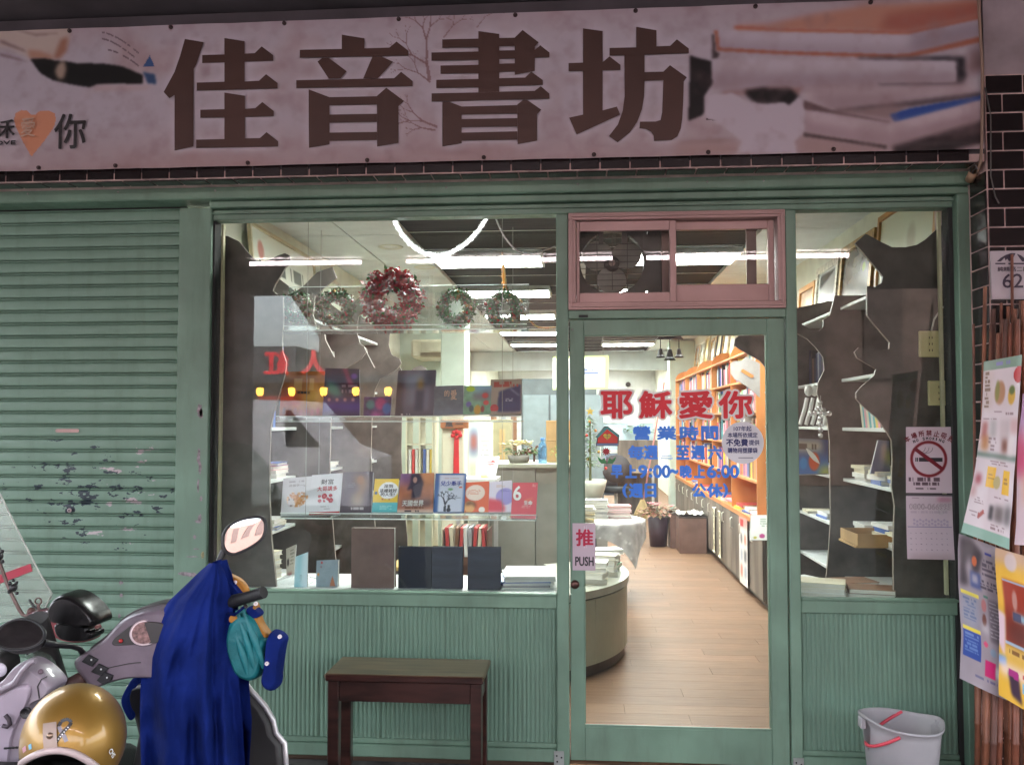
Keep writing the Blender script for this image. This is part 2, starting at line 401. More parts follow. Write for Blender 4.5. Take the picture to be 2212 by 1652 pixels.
MB().bbox(-.106, -.0515, -.036, .06, 0, 2.470, .004).build('post', GREEN, sf)
MB().bbox(.912, .960, -.036, .06, 0, 2.470, .004).build('post', GREEN, sf)
MB().bbox(1.640, 1.693, -.07, .07, 0, 2.52, .004).build('post', GREEN, sf)
MB().bbox(1.695, 1.738, -.062, .07, 0, 2.553, .004).build('post', GREEN, sf)
MB().box(1.6215, 1.6395, -.02, .05, 0, 2.471).build('gasket', GAP, sf)
MB().box(-1.7165, -1.709, -.02, .05, .0, 2.471).build('gasket', GAP, sf)
# lower walls: sill rail, ledge, ribbed panels, bottom rail
def lower(x0, x1, joints):
    MB().bbox(x0, x1, -.033, .045, .694, .752, .004).build('sill_rail', GREEN, sf)
    MB().bbox(x0, x1, -.046, -.005, .7525, .763, .002).build('window_ledge', GREEN, sf)
    MB().bbox(x0, x1, -.034, .045, .022, .078, .004).build('bottom_rail', GREEN, sf)
    MB().bbox(x0, x1, -.020, .040, .0785, .100, .003).build('drip_rail', GREEN, sf)
    xs = [x0] + joints + [x1]
    for a, b in zip(xs[:-1], xs[1:]):
        n = max(1, round((b - a - .006) / .0205)); p = (b - a - .006) / n; pr = []
        for k in range(n):
            for t, d in ((0, .0), (.10, .0), (.24, .0042), (.5, .0055), (.76, .0042), (.9, 0)):
                pr.append((a + .003 + (k + t) * p, -.006 - d))
        pr.append((b - .003, -.006))
        m = MB(); vs = []
        for x, y in pr: vs += [(x, y, .1005), (x, y, .6935)]
        m.add(vs, [(2 * i, 2 * i + 2, 2 * i + 3, 2 * i + 1) for i in range(len(pr) - 1)])
        m.box(a + .0005, b - .0005, -.004, .02, .1005, .6935)
        m.build('ribbed_panel', GREEN2, sf)
jt = [at(u, 1450, 0).x for u in (560, 692, 825, 962, 1097)]
lower(-1.709, -.1065, jt)
lower(.9605, 1.621, [])
MB().bbox(-1.709, -.107, -.004, .002, .764, 2.4715, .0005).build('window_pane', GLASS, sf)
MB().bbox(.961, 1.6213, -.004, .002, .764, 2.4715, .0005).build('window_pane', GLASS, sf)
for x in (-.098, .938):
    b = MB().box(x - .022, x + .022, -.041, -.0362, .004, .075).build('foot_plate', mat('galvanised plate', (.42, .46, .44), .4, metal=.5), sf)
    for dx, dz in ((-.01, .055), (.011, .048), (-.008, .03)):
        MB().lathe([(.0001, -.003), (.004, -.001), (.004, .001)], (x + dx, -.0418, dz), 7, Matrix.Rotation(R(-90), 3, 'X')).build('screw', BLACK, b)
# door head rail, door, threshold
MB().bbox(-.051, .9115, -.034, .055, 1.992, 2.030, .003).build('transom_rail', GREEN, sf)
p0 = at(1250, 684, -.036); MB().box(p0.x, p0.x + .042, -.036, -.0341, p0.z - .004, p0.z + .008).build('slot', GAP, sf)
dr = MB().bbox(-.046, .017, -.022, .022, .030, 1.988, .003).bbox(.831, .907, -.022, .022, .030, 1.988, .003)
dr.bbox(.0172, .8308, -.021, .021, .030, .178, .003).bbox(.0172, .8308, -.021, .021, 1.915, 1.988, .003)
dr.box(.0172, .8308, -.0265, -.0212, .180, .1900).box(.0172, .0215, -.012, .012, .19, 1.9148).box(.8265, .8308, -.012, .012, .19, 1.9148)
door = dr.build('door', GREEN, sf)
MB().box(.0216, .8264, -.003, .002, .1905, 1.9145).build('door_pane', GLASS, door)
lk = at(1242, 1262, -.026)
MB().lathe([(.0001, -.012), (.012, -.012), (.019, -.006), (.020, .004)], lk, 16, Matrix.Rotation(R(-90), 3, 'X')).build('lock', mat('bronze lock', (.12, .06, .05), .35, metal=.8), door)
MB().box(lk.x - .0015, lk.x + .0015, lk.y - .0135, lk.y - .0118, lk.z - .007, lk.z + .007).build('keyhole', GAP, door)
s_ = at(1236, 712, -.024); MB().lathe([(.0001, -.003), (.005, -.002), (.005, .002)], s_, 8, Matrix.Rotation(R(-90), 3, 'X')).build('screw', STEEL, door)
WOODT = mat('brown wood threshold', (.22, .10, .055), .45, var=.3, vscale=4, stretch=(1, 12, 12))
MB().bbox(-.051, .9115, -.06, .10, .001, .028, .004).build('threshold', WOODT, sf)
MB().box(-.051, .9115, -.0605, -.058, .018, .0285).build('threshold_edge', mat('pale wood edge', (.45, .28, .16), .5), sf)

# transom window with sliding sashes
def frame4(x0, x1, z0, z1, y0, y1, t, b=.003):
    return MB().bbox(x0, x1, y0, y1, z0, z0 + t, b).bbox(x0, x1, y0, y1, z1 - t, z1, b).bbox(x0, x0 + t, y0 + .0005, y1 - .0005, z0 + t, z1 - t, b).bbox(x1 - t, x1, y0 + .0005, y1 - .0005, z0 + t, z1 - t, b)
tw = frame4(-.051, .9115, 2.0305, 2.4718, -.047, .06, .034).build('transom_window', PINK, sf)
frame4(-.040, .9005, 2.042, 2.460, -.055, -.0472, .010, .002).build('outer_lip', PINK, tw)
def sash(x0, x1, z0, z1, y0, y1, l, r, b, t):
    m = MB().bbox(x0, x0 + l, y0, y1, z0, z1, .003).bbox(x1 - r, x1, y0, y1, z0, z1, .003)
    m.bbox(x0 + l, x1 - r, y0 + .001, y1 - .001, z0, z0 + b, .002).bbox(x0 + l, x1 - r, y0 + .001, y1 - .001, z1 - t, z1, .002)
    return m
sa = sash(-.016, .435, 2.065, 2.437, -.022, .000, .016, .030, .045, .045).build('sash', PINK, tw)
MB().box(0.0005, .4045, -.012, -.009, 2.1105, 2.3915).build('sash_pane', GLASS, sa)
sb = sash(.406, .874, 2.065, 2.437, .006, .030, .030, .028, .082, .040).build('sash', PINK, tw)
MB().box(.4365, .8455, .016, .019, 2.1475, 2.3965).build('sash_pane', GLASS, sb)
MB().box(.756, .800, .036, .050, 2.066, 2.436).build('rear_stile', mat('dark rose aluminium', (.22, .13, .12), .45, metal=.3), tw)
# extractor fan behind the left sash
FANM = mat('dusty fan plastic', (.13, .10, .095), .6, var=.2); FANB = mat('fan blade plastic', (.32, .27, .25), .55, var=.15)
fc = at(1322, 568, .09); ef = thing('extractor_fan', 'three bladed dusty extractor fan behind the left half of the transom window', 'fan', fc)
rad = .148; hs = MB(); k = 28
ring = [(fc.x + rad * math.cos(2 * math.pi * i / k), fc.z + rad * math.sin(2 * math.pi * i / k)) for i in range(k)]
sq = []
for i in range(k):
    a = 2 * math.pi * i / k; q = 1 / max(abs(math.cos(a)), abs(math.sin(a))); sq.append((fc.x + .165 * q * math.cos(a), fc.z + .158 * q * math.sin(a)))
for y, fl in ((.075, 0), (.13, 1)):
    hs.add([(x, y, z) for x, z in ring] + [(x, y, z) for x, z in sq], [((i), (i + 1) % k, (i + 1) % k + k, i + k) for i in range(k)])
hs.add([(x, .075, z) for x, z in ring] + [(x, .13, z) for x, z in ring], [(i, (i + 1) % k, (i + 1) % k + k, i + k) for i in range(k)])
hs.box(fc.x + .165, fc.x + .225, .08, .13, fc.z - .158, fc.z + .158)
hs.build('housing', FANM, ef)
MB().bbox(fc.x + .2255, fc.x + .262, .06, .13, fc.z - .18, fc.z + .18, .002).build('side_bar', mat('dark rose aluminium'), ef)
for a0 in (30, 150, 270):
    c = Vector((fc.x + .078 * math.cos(R(a0)), .118, fc.z + .078 * math.sin(R(a0)))); m = MB(); n = 22; pts = []
    for i in range(n):
        a = 2 * math.pi * i / n; lx = .070 * math.cos(a); lz = .066 * math.sin(a)
        pts.append(c + Vector((lx, .35 * (-lx * math.sin(R(a0)) + lz * math.cos(R(a0))), lz)))
    m.prism(pts, (0, .004, 0)); m.build('blade', FANB, ef)
MB().lathe([(.0001, -.03), (.02, -.03), (.034, -.02), (.038, .02)], (fc.x, .118, fc.z), 18, Matrix.Rotation(R(-90), 3, 'X')).build('hub', FANM, ef)
MB().lathe([(.0001, -.006), (.013, -.004), (.016, .004)], (fc.x, .085, fc.z), 14, Matrix.Rotation(R(-90), 3, 'X')).build('hub_cap', mat('dull rose cap', (.45, .30, .28), .35), ef)
gr = MB()
for i in range(11):
    z = fc.z - .14 + i * .028; h = math.sqrt(max(0, .149 ** 2 - (z - fc.z) ** 2)); gr.tube([(fc.x - h, .07, z), (fc.x + h, .07, z)], .0016, 4)
for x in (-.07, .0, .07): gr.tube([(fc.x + x, .068, fc.z - .13), (fc.x + x, .068, fc.z + .13)], .0016, 4)
gr.build('grille', FANM, ef)
br = MB().box(fc.x - .062, fc.x - .040, .062, .075, fc.z + .085, fc.z + .15).box(fc.x + .045, fc.x + .067, .062, .075, fc.z + .085, fc.z + .15).box(fc.x - .062, fc.x + .067, .062, .075, fc.z + .140, fc.z + .150)
br.build('bracket', FANM, ef)

# ================================================================== roller shutter on the left
def shutter_mat():
    m = mat('shutter paint', (.172, .285, .215), .45, grime=.24, var=.1, vscale=2.2, bump=.05, bscale=80)
    N = m.node_tree.nodes; L = m.node_tree.links; b = N['Principled BSDF']; base = b.inputs['Base Color'].links[0].from_socket
    g = N.new('ShaderNodeNewGeometry'); sx = N.new('ShaderNodeSeparateXYZ'); L.new(g.outputs['Position'], sx.inputs[0])
    def band(sock, c, h):
        a = N.new('ShaderNodeMath'); a.operation = 'SUBTRACT'; a.inputs[1].default_value = c; L.new(sock, a.inputs[0])
        d = N.new('ShaderNodeMath'); d.operation = 'ABSOLUTE'; L.new(a.outputs[0], d.inputs[0])
        e = N.new('ShaderNodeMapRange'); e.inputs[1].default_value = h; e.inputs[2].default_value = 0; L.new(d.outputs[0], e.inputs[0]); return e.outputs[0]
    def times(p, q):
        a = N.new('ShaderNodeMath'); a.operation = 'MULTIPLY'; L.new(p, a.inputs[0]); L.new(q, a.inputs[1]); return a.outputs[0]
    def chips(scale, stretch, th, region, col, base, seed):
        mp = N.new('ShaderNodeMapping'); mp.inputs['Scale'].default_value = stretch; mp.inputs['Location'].default_value = (seed, 0, seed); L.new(g.outputs['Position'], mp.inputs[0])
        nz = N.new('ShaderNodeTexNoise'); nz.inputs['Scale'].default_value = scale; nz.inputs['Detail'].default_value = 5; nz.inputs['Roughness'].default_value = .6; L.new(mp.outputs[0], nz.inputs[0])
        ad = N.new('ShaderNodeMath'); ad.operation = 'MULTIPLY_ADD'; ad.inputs[1].default_value = .26; L.new(region, ad.inputs[0]); L.new(nz.outputs[0], ad.inputs[2])
        st = N.new('ShaderNodeMapRange'); st.inputs[1].default_value = th; st.inputs[2].default_value = th + .012; L.new(ad.outputs[0], st.inputs[0])
        mx = N.new('ShaderNodeMix'); mx.data_type = 'RGBA'; mx.inputs['B'].default_value = (*col, 1); L.new(base, mx.inputs['A']); L.new(st.outputs[0], mx.inputs['Factor']); return mx.outputs['Result']
    reg = times(band(sx.outputs[0], -2.36, .75), band(sx.outputs[2], 1.18, .52))
    reg2 = times(band(sx.outputs[0], -2.15, .5), band(sx.outputs[2], 1.15, .75))
    c = chips(7, (1, 1, 2.6), .80, reg2, (.48, .40, .43), base, 5.1)
    c = chips(15, (1, 1, 2.0), .772, reg, (.014, .026, .040), c, 1.3)
    L.new(c, b.inputs['Base Color']); return m
SHM = shutter_mat()
rs = thing('roller_shutter', 'closed mint green roller shutter with chipped paint showing blue underneath', 'shutter', (-2.45, .03, 0))
PIT = .0607; prof = [(.017, 0), (.0025, .0016), (-.0005, .0045), (-.0020, .014), (-.0024, .030), (-.0012, .042), (.0018, .0480), (.0055, .0492), (.0150, .0500), (.0040, .0522), (.0030, .0565), (.0050, .0585), (.017, .0607)]
m = MB(); vs = []
for y, z in prof: vs += [(XL, .03 + y, z), (XPL - .001, .03 + y, z)]
m.add(vs, [(2 * i, 2 * i + 1, 2 * i + 3, 2 * i + 2) for i in range(len(prof) - 1)])
s0 = m.build('slat', SHM, rs)
for k in range(1, 42): copy_part(s0, rs, (0, 0, k * PIT))
MB().box(XL, XPL - .001, .034, .06, 2.549, 2.554).build('top_slot', GAP, rs)
pl = at(145, 930, .017); f = MB(); k = 8
pts = [(pl.x + sx * (.050 + .0 ) + .008 * math.cos(a), pl.z + .008 * math.sin(a)) for sx, a0 in ((1, -90), (-1, 90)) for a in [R(a0 + 180 * i / k) for i in range(k + 1)]]
f.prism([(x, .0195, z) for x, z in pts], (0, -.003, 0)); f.build('mail_slot', mat('rose slot plate', (.50, .30, .28), .5), rs)
pk = at(150, 1102, .017)
kk = MB().lathe([(.010, .0), (.0105, -.004), (.004, -.006)], (pk.x, .019, pk.z), 16, Matrix.Rotation(R(90), 3, 'X') @ Matrix.Diagonal((1, 1, -1)).to_3x3()).build('lock', mat('pale lock', (.62, .5, .52), .4), rs)
MB().lathe([(.0001, 0), (.004, 0), (.004, .003)], (pk.x, .0128, pk.z), 10, Matrix.Rotation(R(-90), 3, 'X')).build('keyhole', GAP, rs)

# old poster paste and paint scuffs on the shutter post
SCF = mat('pink grey scuff', (.30, .24, .27), .7, var=.3, vscale=60); SCY = mat('yellowed scuff', (.34, .29, .14), .7, var=.3, vscale=60)
for u, v, a_, b_, m_ in ((431, 887, 8, 20, SCF), (434, 895, 5, 14, SCF), (429, 985, 5, 22, SCF), (432, 1010, 4, 18, SCF), (428, 1048, 3, 16, SCF), (434, 1078, 4, 7, SCF), (432, 1118, 5, 10, SCF), (427, 1126, 9, 4, SCF), (421, 1160, 4, 6, SCF), (424, 1185, 10, 2, SCF), (414, 1202, 20, 1.5, SCF), (408, 1240, 26, 6, SCF), (438, 1200, 4, 9, SCY), (437, 1270, 3, 22, SCY), (378, 1345, 1, 1, SCY), (360, 1348, 9, 4, SCY), (262, 1258, 6, 5, SCF), (262, 1285, 5, 5, SCF), (268, 1370, 8, 4, SCF), (262, 1385, 5, 7, SCF), (258, 1330, 4, 5, SCF)):
    Y_ = -.0456 if u > 385 else .0262; q = at(u, v, Y_); sx_ = a_ / 475; sz_ = b_ / 475; pts = []
    for k in range(14):
        a = 6.2832 * k / 14; r_ = random.uniform(.55, 1.1); pts.append(Vector((q.x + sx_ * r_ * math.cos(a), Y_, q.z + sz_ * r_ * math.sin(a))))
    MB().poly(pts).build('paint_scuff', m_, sf if u > 385 else rs)

# ================================================================== tiled lintel and tiled corner pillar
TILE = mat('dark brown glazed tile', (.020, .012, .013), .22, var=.5, vscale=5, spec=.5)
GROUT = mat('pinkish grout', (.60, .42, .40), .85, var=.2, vscale=12)
lt = thing('tiled_lintel', 'band of dark brown tiles under the shop sign', 'lintel', (-.6, -.2, 2.6))
MB().box(-3.1, 1.6795, -.247, .05, 2.6405, 3.355).build('core', PLAST, lt)
MB().box(-3.1, 1.6795, -.2478, -.02, 2.6085, 2.6400).build('grout_strip', GROUT, lt)
tw_, th_ = .127, .058
k = 0; x = -3.1
tl = MB().bbox(-.0605, .0605, -.006, 0, 0, .052, .0015).mesh('tile'); tl.materials.append(TILE)
ts = MB().bbox(-.0605, .0605, 0, .075, -.005, 0, .0015).mesh('tile'); ts.materials.append(TILE)
while x < 1.60:
    for me, y, z, dx in ((tl, -.2479, 2.6115, 0), (ts, -.235, 2.6083, .03)):
        o = bpy.data.objects.new('tile', me); COL.objects.link(o); o.parent = lt; o.location = Vector((x + .065 + dx, y, z)) - lt.location
    x += tw_ + .0005
MB().box(-3.1, 1.676, -.2475, -.232, 2.6078, 2.6116).build('edge_strip', GROUT, lt)

tp = thing('tiled_pillar', 'corner pillar clad in dark brown tiles with pale joints', 'pillar', (2.1, -.1, 0))
MB().box(1.689, 3.2, -.242, .3, 0, 2.975).build('grout_bed', GROUT, tp)
MB().box(1.689, 3.2, -.242, .3, 2.975, 3.358).build('upper_wall', mat('rose grey plaster', (.34, .27, .29), .75, var=.15), tp)
TH, TW, J = .080, .150, .0065
tf = MB().bbox(0, TW - J, -.006, .002, 0, TH - J, .0015).mesh('tile'); tf.materials.append(TILE)
tn = MB().bbox(-.006, .002, 0, TW - J, 0, TH - J, .0015).mesh('tile'); tn.materials.append(TILE)
for r in range(37):
    z = 2.972 - (r + 1) * TH + J / 2
    if z < .0: break
    first = (TW if r % 2 == 0 else TW * .44)
    spans = [(1.6905, 1.6905 + first)]
    while spans[-1][1] < 2.35: spans.append((spans[-1][1], spans[-1][1] + TW))
    for a, b in spans:
        if abs((b - a) - TW) < 1e-4: me = tf
        else:
            me = bpy.data.meshes.get('cut tile')
            if me is None:
                me = MB().bbox(0, b - a - J, -.006, .002, 0, TH - J, .0015).mesh('cut tile'); me.materials.append(TILE)
        o = bpy.data.objects.new('tile', me); COL.objects.link(o); o.parent = tp; o.location = Vector((a + J / 2, -.242, z)) - tp.location
    if z < 2.56:
        o = bpy.data.objects.new('tile', tn); COL.objects.link(o); o.parent = tp; o.location = Vector((1.689, -.2385, z)) - tp.location
# loose wires and a stub of pipe where the sign meets the pillar
WIREM = mat('grey wire', (.10, .09, .085), .6)
o = MB().tube([at(2113, -10, -.30), at(2122, 150, -.30), at(2121, 300, -.29), at(2119, 345, -.27), at(2112, 372, -.2)], .006, 6).build('cable', mat('rust stained cable', (.30, .2, .15), .7), base=at(2119, 345, -.27))
tag(o, 'rust stained cable running down beside the end of the sign', 'cable')
o = MB().tube([at(2128, 190, -.262), at(2140, 250, -.262), at(2140, 380, -.262), at(2150, 425, -.262), at(2158, 440, -.262)], .003, 5).build('wire', WIREM, base=at(2140, 300, -.26))
tag(o, 'thin dark wire hanging on the tiled pillar', 'wire')
t = thing('pipe_stub', 'cut stub of pipe with loose wires at the corner of the green beam', 'pipe', at(2097, 380, -.16))
MB().lathe([(.016, -.02), (.019, -.02), (.019, .03), (.016, .03)], at(2098, 382, -.14), 14, Matrix.Rotation(R(60), 3, 'X')).build('stub', mat('ochre pipe', (.42, .27, .17), .6), t)
MB().tube([at(2098, 380, -.14), at(2103, 368, -.18), at(2110, 362, -.2), at(2116, 352, -.25)], .004, 6).tube([at(2095, 378, -.14), at(2097, 362, -.2), at(2107, 355, -.23), at(2112, 366, -.22)], .004, 6).build('loose_wire', WIREM, t)
# ================================================================== the long printed sign
YB = -.272
BX0, BX1, BZ0, BZ1 = -3.05, 1.668, 2.652, 3.296
def z1(x, y): return (x * .34722, y * .34722)
def z2(x, y): return (x * .34722 + 725.4, y * .34722)
def z3(x, y): return (x * .34416 + 1450.8, y * .34416)
JIA = [[(1150,244),(1267,264),(1222,400),(1205,430),(1203,912),(1086,938),(1086,592),(1054,613),(1018,574),(1085,450),(1120,350)],
 [(1396,238),(1522,258),(1522,335),(1585,332),(1628,290),(1700,345),(1700,380),(1522,386),(1522,508),(1612,504),(1655,463),(1727,518),(1727,552),(1224,566),(1224,515),(1396,510),(1396,390),(1258,394),(1258,344),(1396,340)],
 [(1396,577),(1524,597),(1524,678),(1588,674),(1632,636),(1703,692),(1703,724),(1524,730),(1524,862),(1617,860),(1658,823),(1730,880),(1730,913),(1220,922),(1220,870),(1396,866),(1396,731),(1246,735),(1246,684),(1396,680)]]
YIN = [[(37,217),(178,240),(178,302),(333,298),(378,260),(452,318),(452,348),(-224,362),(-224,312),(37,306)],
 [(-114,385),(-84,361),(-44,361),(68,445),(30,489),(-44,491)],[(228,353),(285,353),(357,386),(263,488),(170,490)],
 [(-246,500),(363,488),(406,448),(478,506),(478,538),(-246,550)],[(-169,557),(-39,606),(-39,900),(-167,921)],
 [(256,598),(314,547),(425,630),(390,662),(390,890),(257,913)],[(-39,606),(256,600),(256,652),(-39,657)],[(-39,714),(256,709),(256,760),(-39,765)],[(-39,826),(256,822),(256,873),(-39,878)]]
SHU = [[(887,195),(1017,213),(1017,572),(887,576)],[(662,247),(887,242),(887,296),(662,300)],[(1113,235),(1162,188),(1262,265),(1238,292),(1238,442),(1113,467)],
 [(1017,238),(1113,236),(1113,288),(1017,291)],[(595,328),(887,322),(887,374),(595,380)],[(1017,316),(1113,314),(1113,366),(1017,369)],[(1238,312),(1272,283),(1329,328),(1329,358),(1238,361)],
 [(651,409),(887,404),(887,457),(651,461)],[(1017,398),(1113,395),(1113,447),(1017,450)],[(625,498),(887,492),(887,545),(625,550)],[(1017,488),(1178,484),(1216,447),(1288,500),(1288,530),(1017,538)],
 [(596,582),(887,576.5),(1017,572.5),(1237,567),(1275,537),(1329,584),(1329,616),(596,634)],[(663,634),(707,634),(783,664),(783,893),(663,912)],
 [(1129,652),(1165,622),(1190,622),(1279,684),(1252,712),(1252,876),(1131,898)],[(783,664),(1129,655),(1129,708),(783,714)],[(783,742),(1129,736),(1129,788),(783,793)],[(783,826),(1129,818),(1129,870),(783,877)]]
FANG = [[(1538,178),(1660,195),(1660,388),(1703,352),(1771,405),(1771,438),(1660,440),(1660,688),(1749,664),(1769,714),(1498,838),(1452,733),(1538,714),(1538,443),(1448,445),(1448,394),(1538,391)],
 [(1869,168),(1995,190),(1995,290),(2080,287),(2122,246),(2196,303),(2196,333),(1921,343),(1921,450),(2038,447),(2079,407),(2184,482),(2165,508),(2161,640),(2155,740),(2146,800),(2125,850),(2090,872),(1980,878),(1978,845),(1960,820),(1930,804),(1889,800),(1892,758),(1990,757),(2020,748),(2030,700),(2038,500),(1921,505),(1918,600),(1905,680),(1875,760),(1830,825),(1753,887),(1699,848),(1755,775),(1785,690),(1797,600),(1795,346),(1703,349),(1703,300),(1869,296)]]
CHARS = [(JIA, z1), (YIN, z2), (SHU, z2), (FANG, z2)]
vb = thing('shop_sign', 'long vinyl banner with four big brown characters, hands and books printed on it', 'sign', (-.6, YB, BZ0))
W_, H_ = 1150, 160
cv = Cv(W_, H_, (203, 196, 203))
X = BX0 + cv.U * (BX1 - BX0); Z = BZ1 - cv.V * (BZ1 - BZ0)
dx, dy, dz = X - CAM.x, YB - CAM.y, Z - CAM.z
dep = dx * _F.x + dy * _F.y + dz * _F.z
PU = 1106 + FPX * (dx * _R.x + dy * _R.y) / dep; PV = 826 - FPX * (dx * _U.x + dy * _U.y + dz * _U.z) / dep
cv.U, cv.V = PU, PV                       # paint in the units the print was measured in
def q1(l): return [z1(*p) for p in l]
def q3(l): return [z3(*p) for p in l]
# mottled ground, warmer towards the edges, pale glow round the characters
n = vnoise(H_, W_, 22, 3); cv.put((n - .5) * 2.6, (186, 156, 152), .7); n2 = vnoise(H_, W_, 90, 12); cv.put((n2 - .5) * 2.4, (172, 150, 152), .45); cv.put((.5 - n2) * 2.4, (216, 208, 214), .4)
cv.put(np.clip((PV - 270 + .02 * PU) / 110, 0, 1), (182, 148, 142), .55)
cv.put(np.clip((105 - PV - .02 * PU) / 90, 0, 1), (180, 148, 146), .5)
msk = np.zeros((H_, W_))
for ch, zz in CHARS:
    for pl in ch: msk = np.maximum(msk, cv.pmask([zz(*p) for p in pl]))
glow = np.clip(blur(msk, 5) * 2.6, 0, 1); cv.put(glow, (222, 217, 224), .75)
# bare tree print behind the third character
def branch(u, v, a, l, wd, d):
    u2, v2 = u + l * math.cos(a), v - l * math.sin(a)
    nx, ny = -math.sin(a) * wd, -math.cos(a) * wd
    cv.poly([(u - nx, v - ny), (u + nx, v + ny), (u2 + nx * .6, v2 + ny * .6), (u2 - nx * .6, v2 - ny * .6)], (146, 112, 110), 0, .75)
    if d: 
        for da in (random.uniform(.25, .6), -random.uniform(.25, .6)): branch(u2, v2, a + da, l * random.uniform(.6, .8), wd * .66, d - 1)
for args in ((928, 175, 1.72, 50, 4.2, 0), (922, 128, 1.6, 42, 3.6, 4), (924, 140, 2.6, 40, 2.6, 4), (930, 178, 2.5, 34, 2.2, 3), (945, 275, 2.75, 36, 3, 4), (940, 282, 2.95, 30, 2.4, 3), (958, 82, .9, 34, 1.6, 3), (1030, 60, .9, 30, 1.3, 3)): branch(*args)
# left: sleeve, hands and an open book with a dark page
cv.poly(q1([(-900,150),(430,160),(440,250),(400,330),(330,370),(180,360),(60,300),(-900,160)]), (214, 196, 178), 2, .8)
for l in ([(0,245),(150,310),(170,330),(0,270)], [(0,330),(120,365),(180,390),(0,350)], [(60,180),(230,215),(420,205),(230,228)]): cv.poly(q1(l), (120, 92, 92), 1, .6)
cv.poly(q1([(380,250),(425,230),(415,320),(370,370),(330,370)]), (170, 110, 84), 2, .8)
cv.poly(q1([(170,310),(250,320),(330,350),(320,378),(185,368)]), (192, 140, 112), 2, .8)
cv.poly(q1([(188,366),(300,368),(345,380),(420,385),(470,395),(640,398),(760,415),(890,470),(890,525),(740,522),(600,528),(560,545),(440,525),(330,500),(250,455)]), (12, 10, 10), 1, 1)
cv.poly(q1([(355,400),(400,375),(415,430),(400,490),(360,495),(338,450)]), (205, 182, 160), 2, .9)
cv.poly(q1([(560,545),(640,530),(960,535),(900,560),(600,570)]), (205, 178, 172), 2, .6)
cv.poly(q1([(890,415),(932,345),(962,415)]), (60, 96, 150), 0, .95); cv.poly(q1([(890,450),(968,465),(968,525),(920,520)]), (45, 78, 122), 1, .9)
for i, (a, b, c, d) in enumerate(((640, 205, 860, 330), (640, 245, 850, 370), (670, 312, 860, 410))):
    for k in range(26):
        t = k / 25; x = a + (c - a) * t; y = b + (d - b) * (t ** 1.5); 
        if random.random() < .8: cv.ell(*z1(x, y), 2.0, 2.4, (110, 92, 100), .6, .8)
# the little heart line at the lower left
cv.rect(-400, 230, 60, 360, (222, 214, 220), 3, .5)
cv.poly(q1([(195,975),(150,900),(100,800),(85,750),(95,705),(135,685),(170,690),(192,715),(215,715),(250,688),(300,688),(340,705),(347,745),(335,790),(280,870)]), (232, 158, 118), 0, .95)
cv.ell(*z1(165, 780), 13, 20, (238, 190, 164), .5, .7)
# right: stacked books, an open one, torn white paper
cv.poly(q3([(620,150),(900,90),(1200,40),(1930,0),(1940,110),(1480,205),(400,200),(390,165)]), (206, 146, 120), 3, .9)
cv.poly(q3([(1350,90),(1930,10),(1935,110),(1480,200),(1300,190)]), (176, 100, 84), 4, .8)
cv.poly(q3([(400,165),(700,180),(1480,200),(1935,95),(1938,125),(1490,222),(700,205),(390,185)]), (196, 112, 84), 1, .9)
cv.poly(q3([(300,195),(700,207),(1480,222),(1935,125),(1940,230),(1480,345),(700,325),(300,310)]), (206, 198, 208), 1, 1)
cv.poly(q3([(1500,222),(1938,125),(1940,230),(1500,330)]), (160, 148, 158), 6, .8)
cv.poly(q3([(268,195),(292,190),(298,300),(700,322),(1400,345),(1500,335),(1945,228),(1948,262),(1510,360),(1390,366),(700,342),(280,322)]), (192, 106, 74), 1, .95)
cv.poly(q3([(255,220),(268,215),(272,320),(300,340),(285,370),(250,372)]), (30, 22, 22), 1, .9)
cv.poly(q3([(1170,362),(1500,362),(1840,355),(1848,480),(1825,530),(1640,540),(1300,540),(1300,520),(1630,522),(1780,518),(1790,385),(1500,384),(1180,378)]), (34, 32, 38), 2, .95)
cv.poly(q3([(260,375),(1780,388),(1785,515),(1300,520),(830,540),(330,560),(255,540)]), (206, 198, 206), 1, 1)
cv.poly(q3([(115,350),(250,385),(255,530),(205,600),(200,720),(105,760),(112,560)]), (22, 17, 18), 1, 1)
cv.poly(q3([(140,310),(250,260),(255,380),(130,350)]), (208, 200, 208), 2, .8)
cv.poly(q3([(220,745),(305,752),(305,760),(215,755)]), (60, 45, 45), 0, .8)
cv.poly(q3([(310,580),(560,560),(830,545),(800,600),(440,590),(330,610)]), (166, 112, 98), 2, .7)
cv.poly(q3([(455,570),(560,552),(740,552),(800,605),(745,665),(700,645),(540,655),(480,610)]), (16, 12, 13), 2, 1)
cv.poly(q3([(830,545),(1840,535),(1930,580),(1500,640),(1020,690),(830,620)]), (214, 200, 204), 3, .9)
cv.poly(q3([(1880,300),(1945,290),(1950,440),(1870,480)]), (96, 62, 60), 5, .7)
cv.poly(q3([(1020,690),(1500,636),(1950,580),(1952,610),(1500,668),(1040,705)]), (52, 40, 44), 2, .85)
cv.poly(q3([(830,630),(1000,690),(1370,765),(1370,778),(990,712),(825,690)]), (90, 66, 66), 1, .85)
cv.poly(q3([(1040,700),(1500,660),(1400,720),(1370,745)]), (150, 128, 124), 2, .8)
cv.poly(q3([(1370,720),(1500,680),(1952,600),(1952,630),(1400,772)]), (36, 76, 160), 1, .95)
cv.poly(q3([(830,700),(1370,775),(1400,772),(1952,630),(1955,760),(1385,915),(1300,915),(830,830)]), (208, 188, 192), 2, .9)
cv.poly(q3([(830,835),(1000,865),(1350,915),(1350,938),(980,880),(825,860)]), (42, 32, 32), 1, .9)
cv.poly(q3([(1380,920),(1955,755),(1957,900),(1700,960),(1400,960)]), (34, 26, 28), 2, .95)
cv.poly(q3([(1480,935),(1955,800),(1955,830),(1500,955)]), (78, 62, 62), 2, .6)
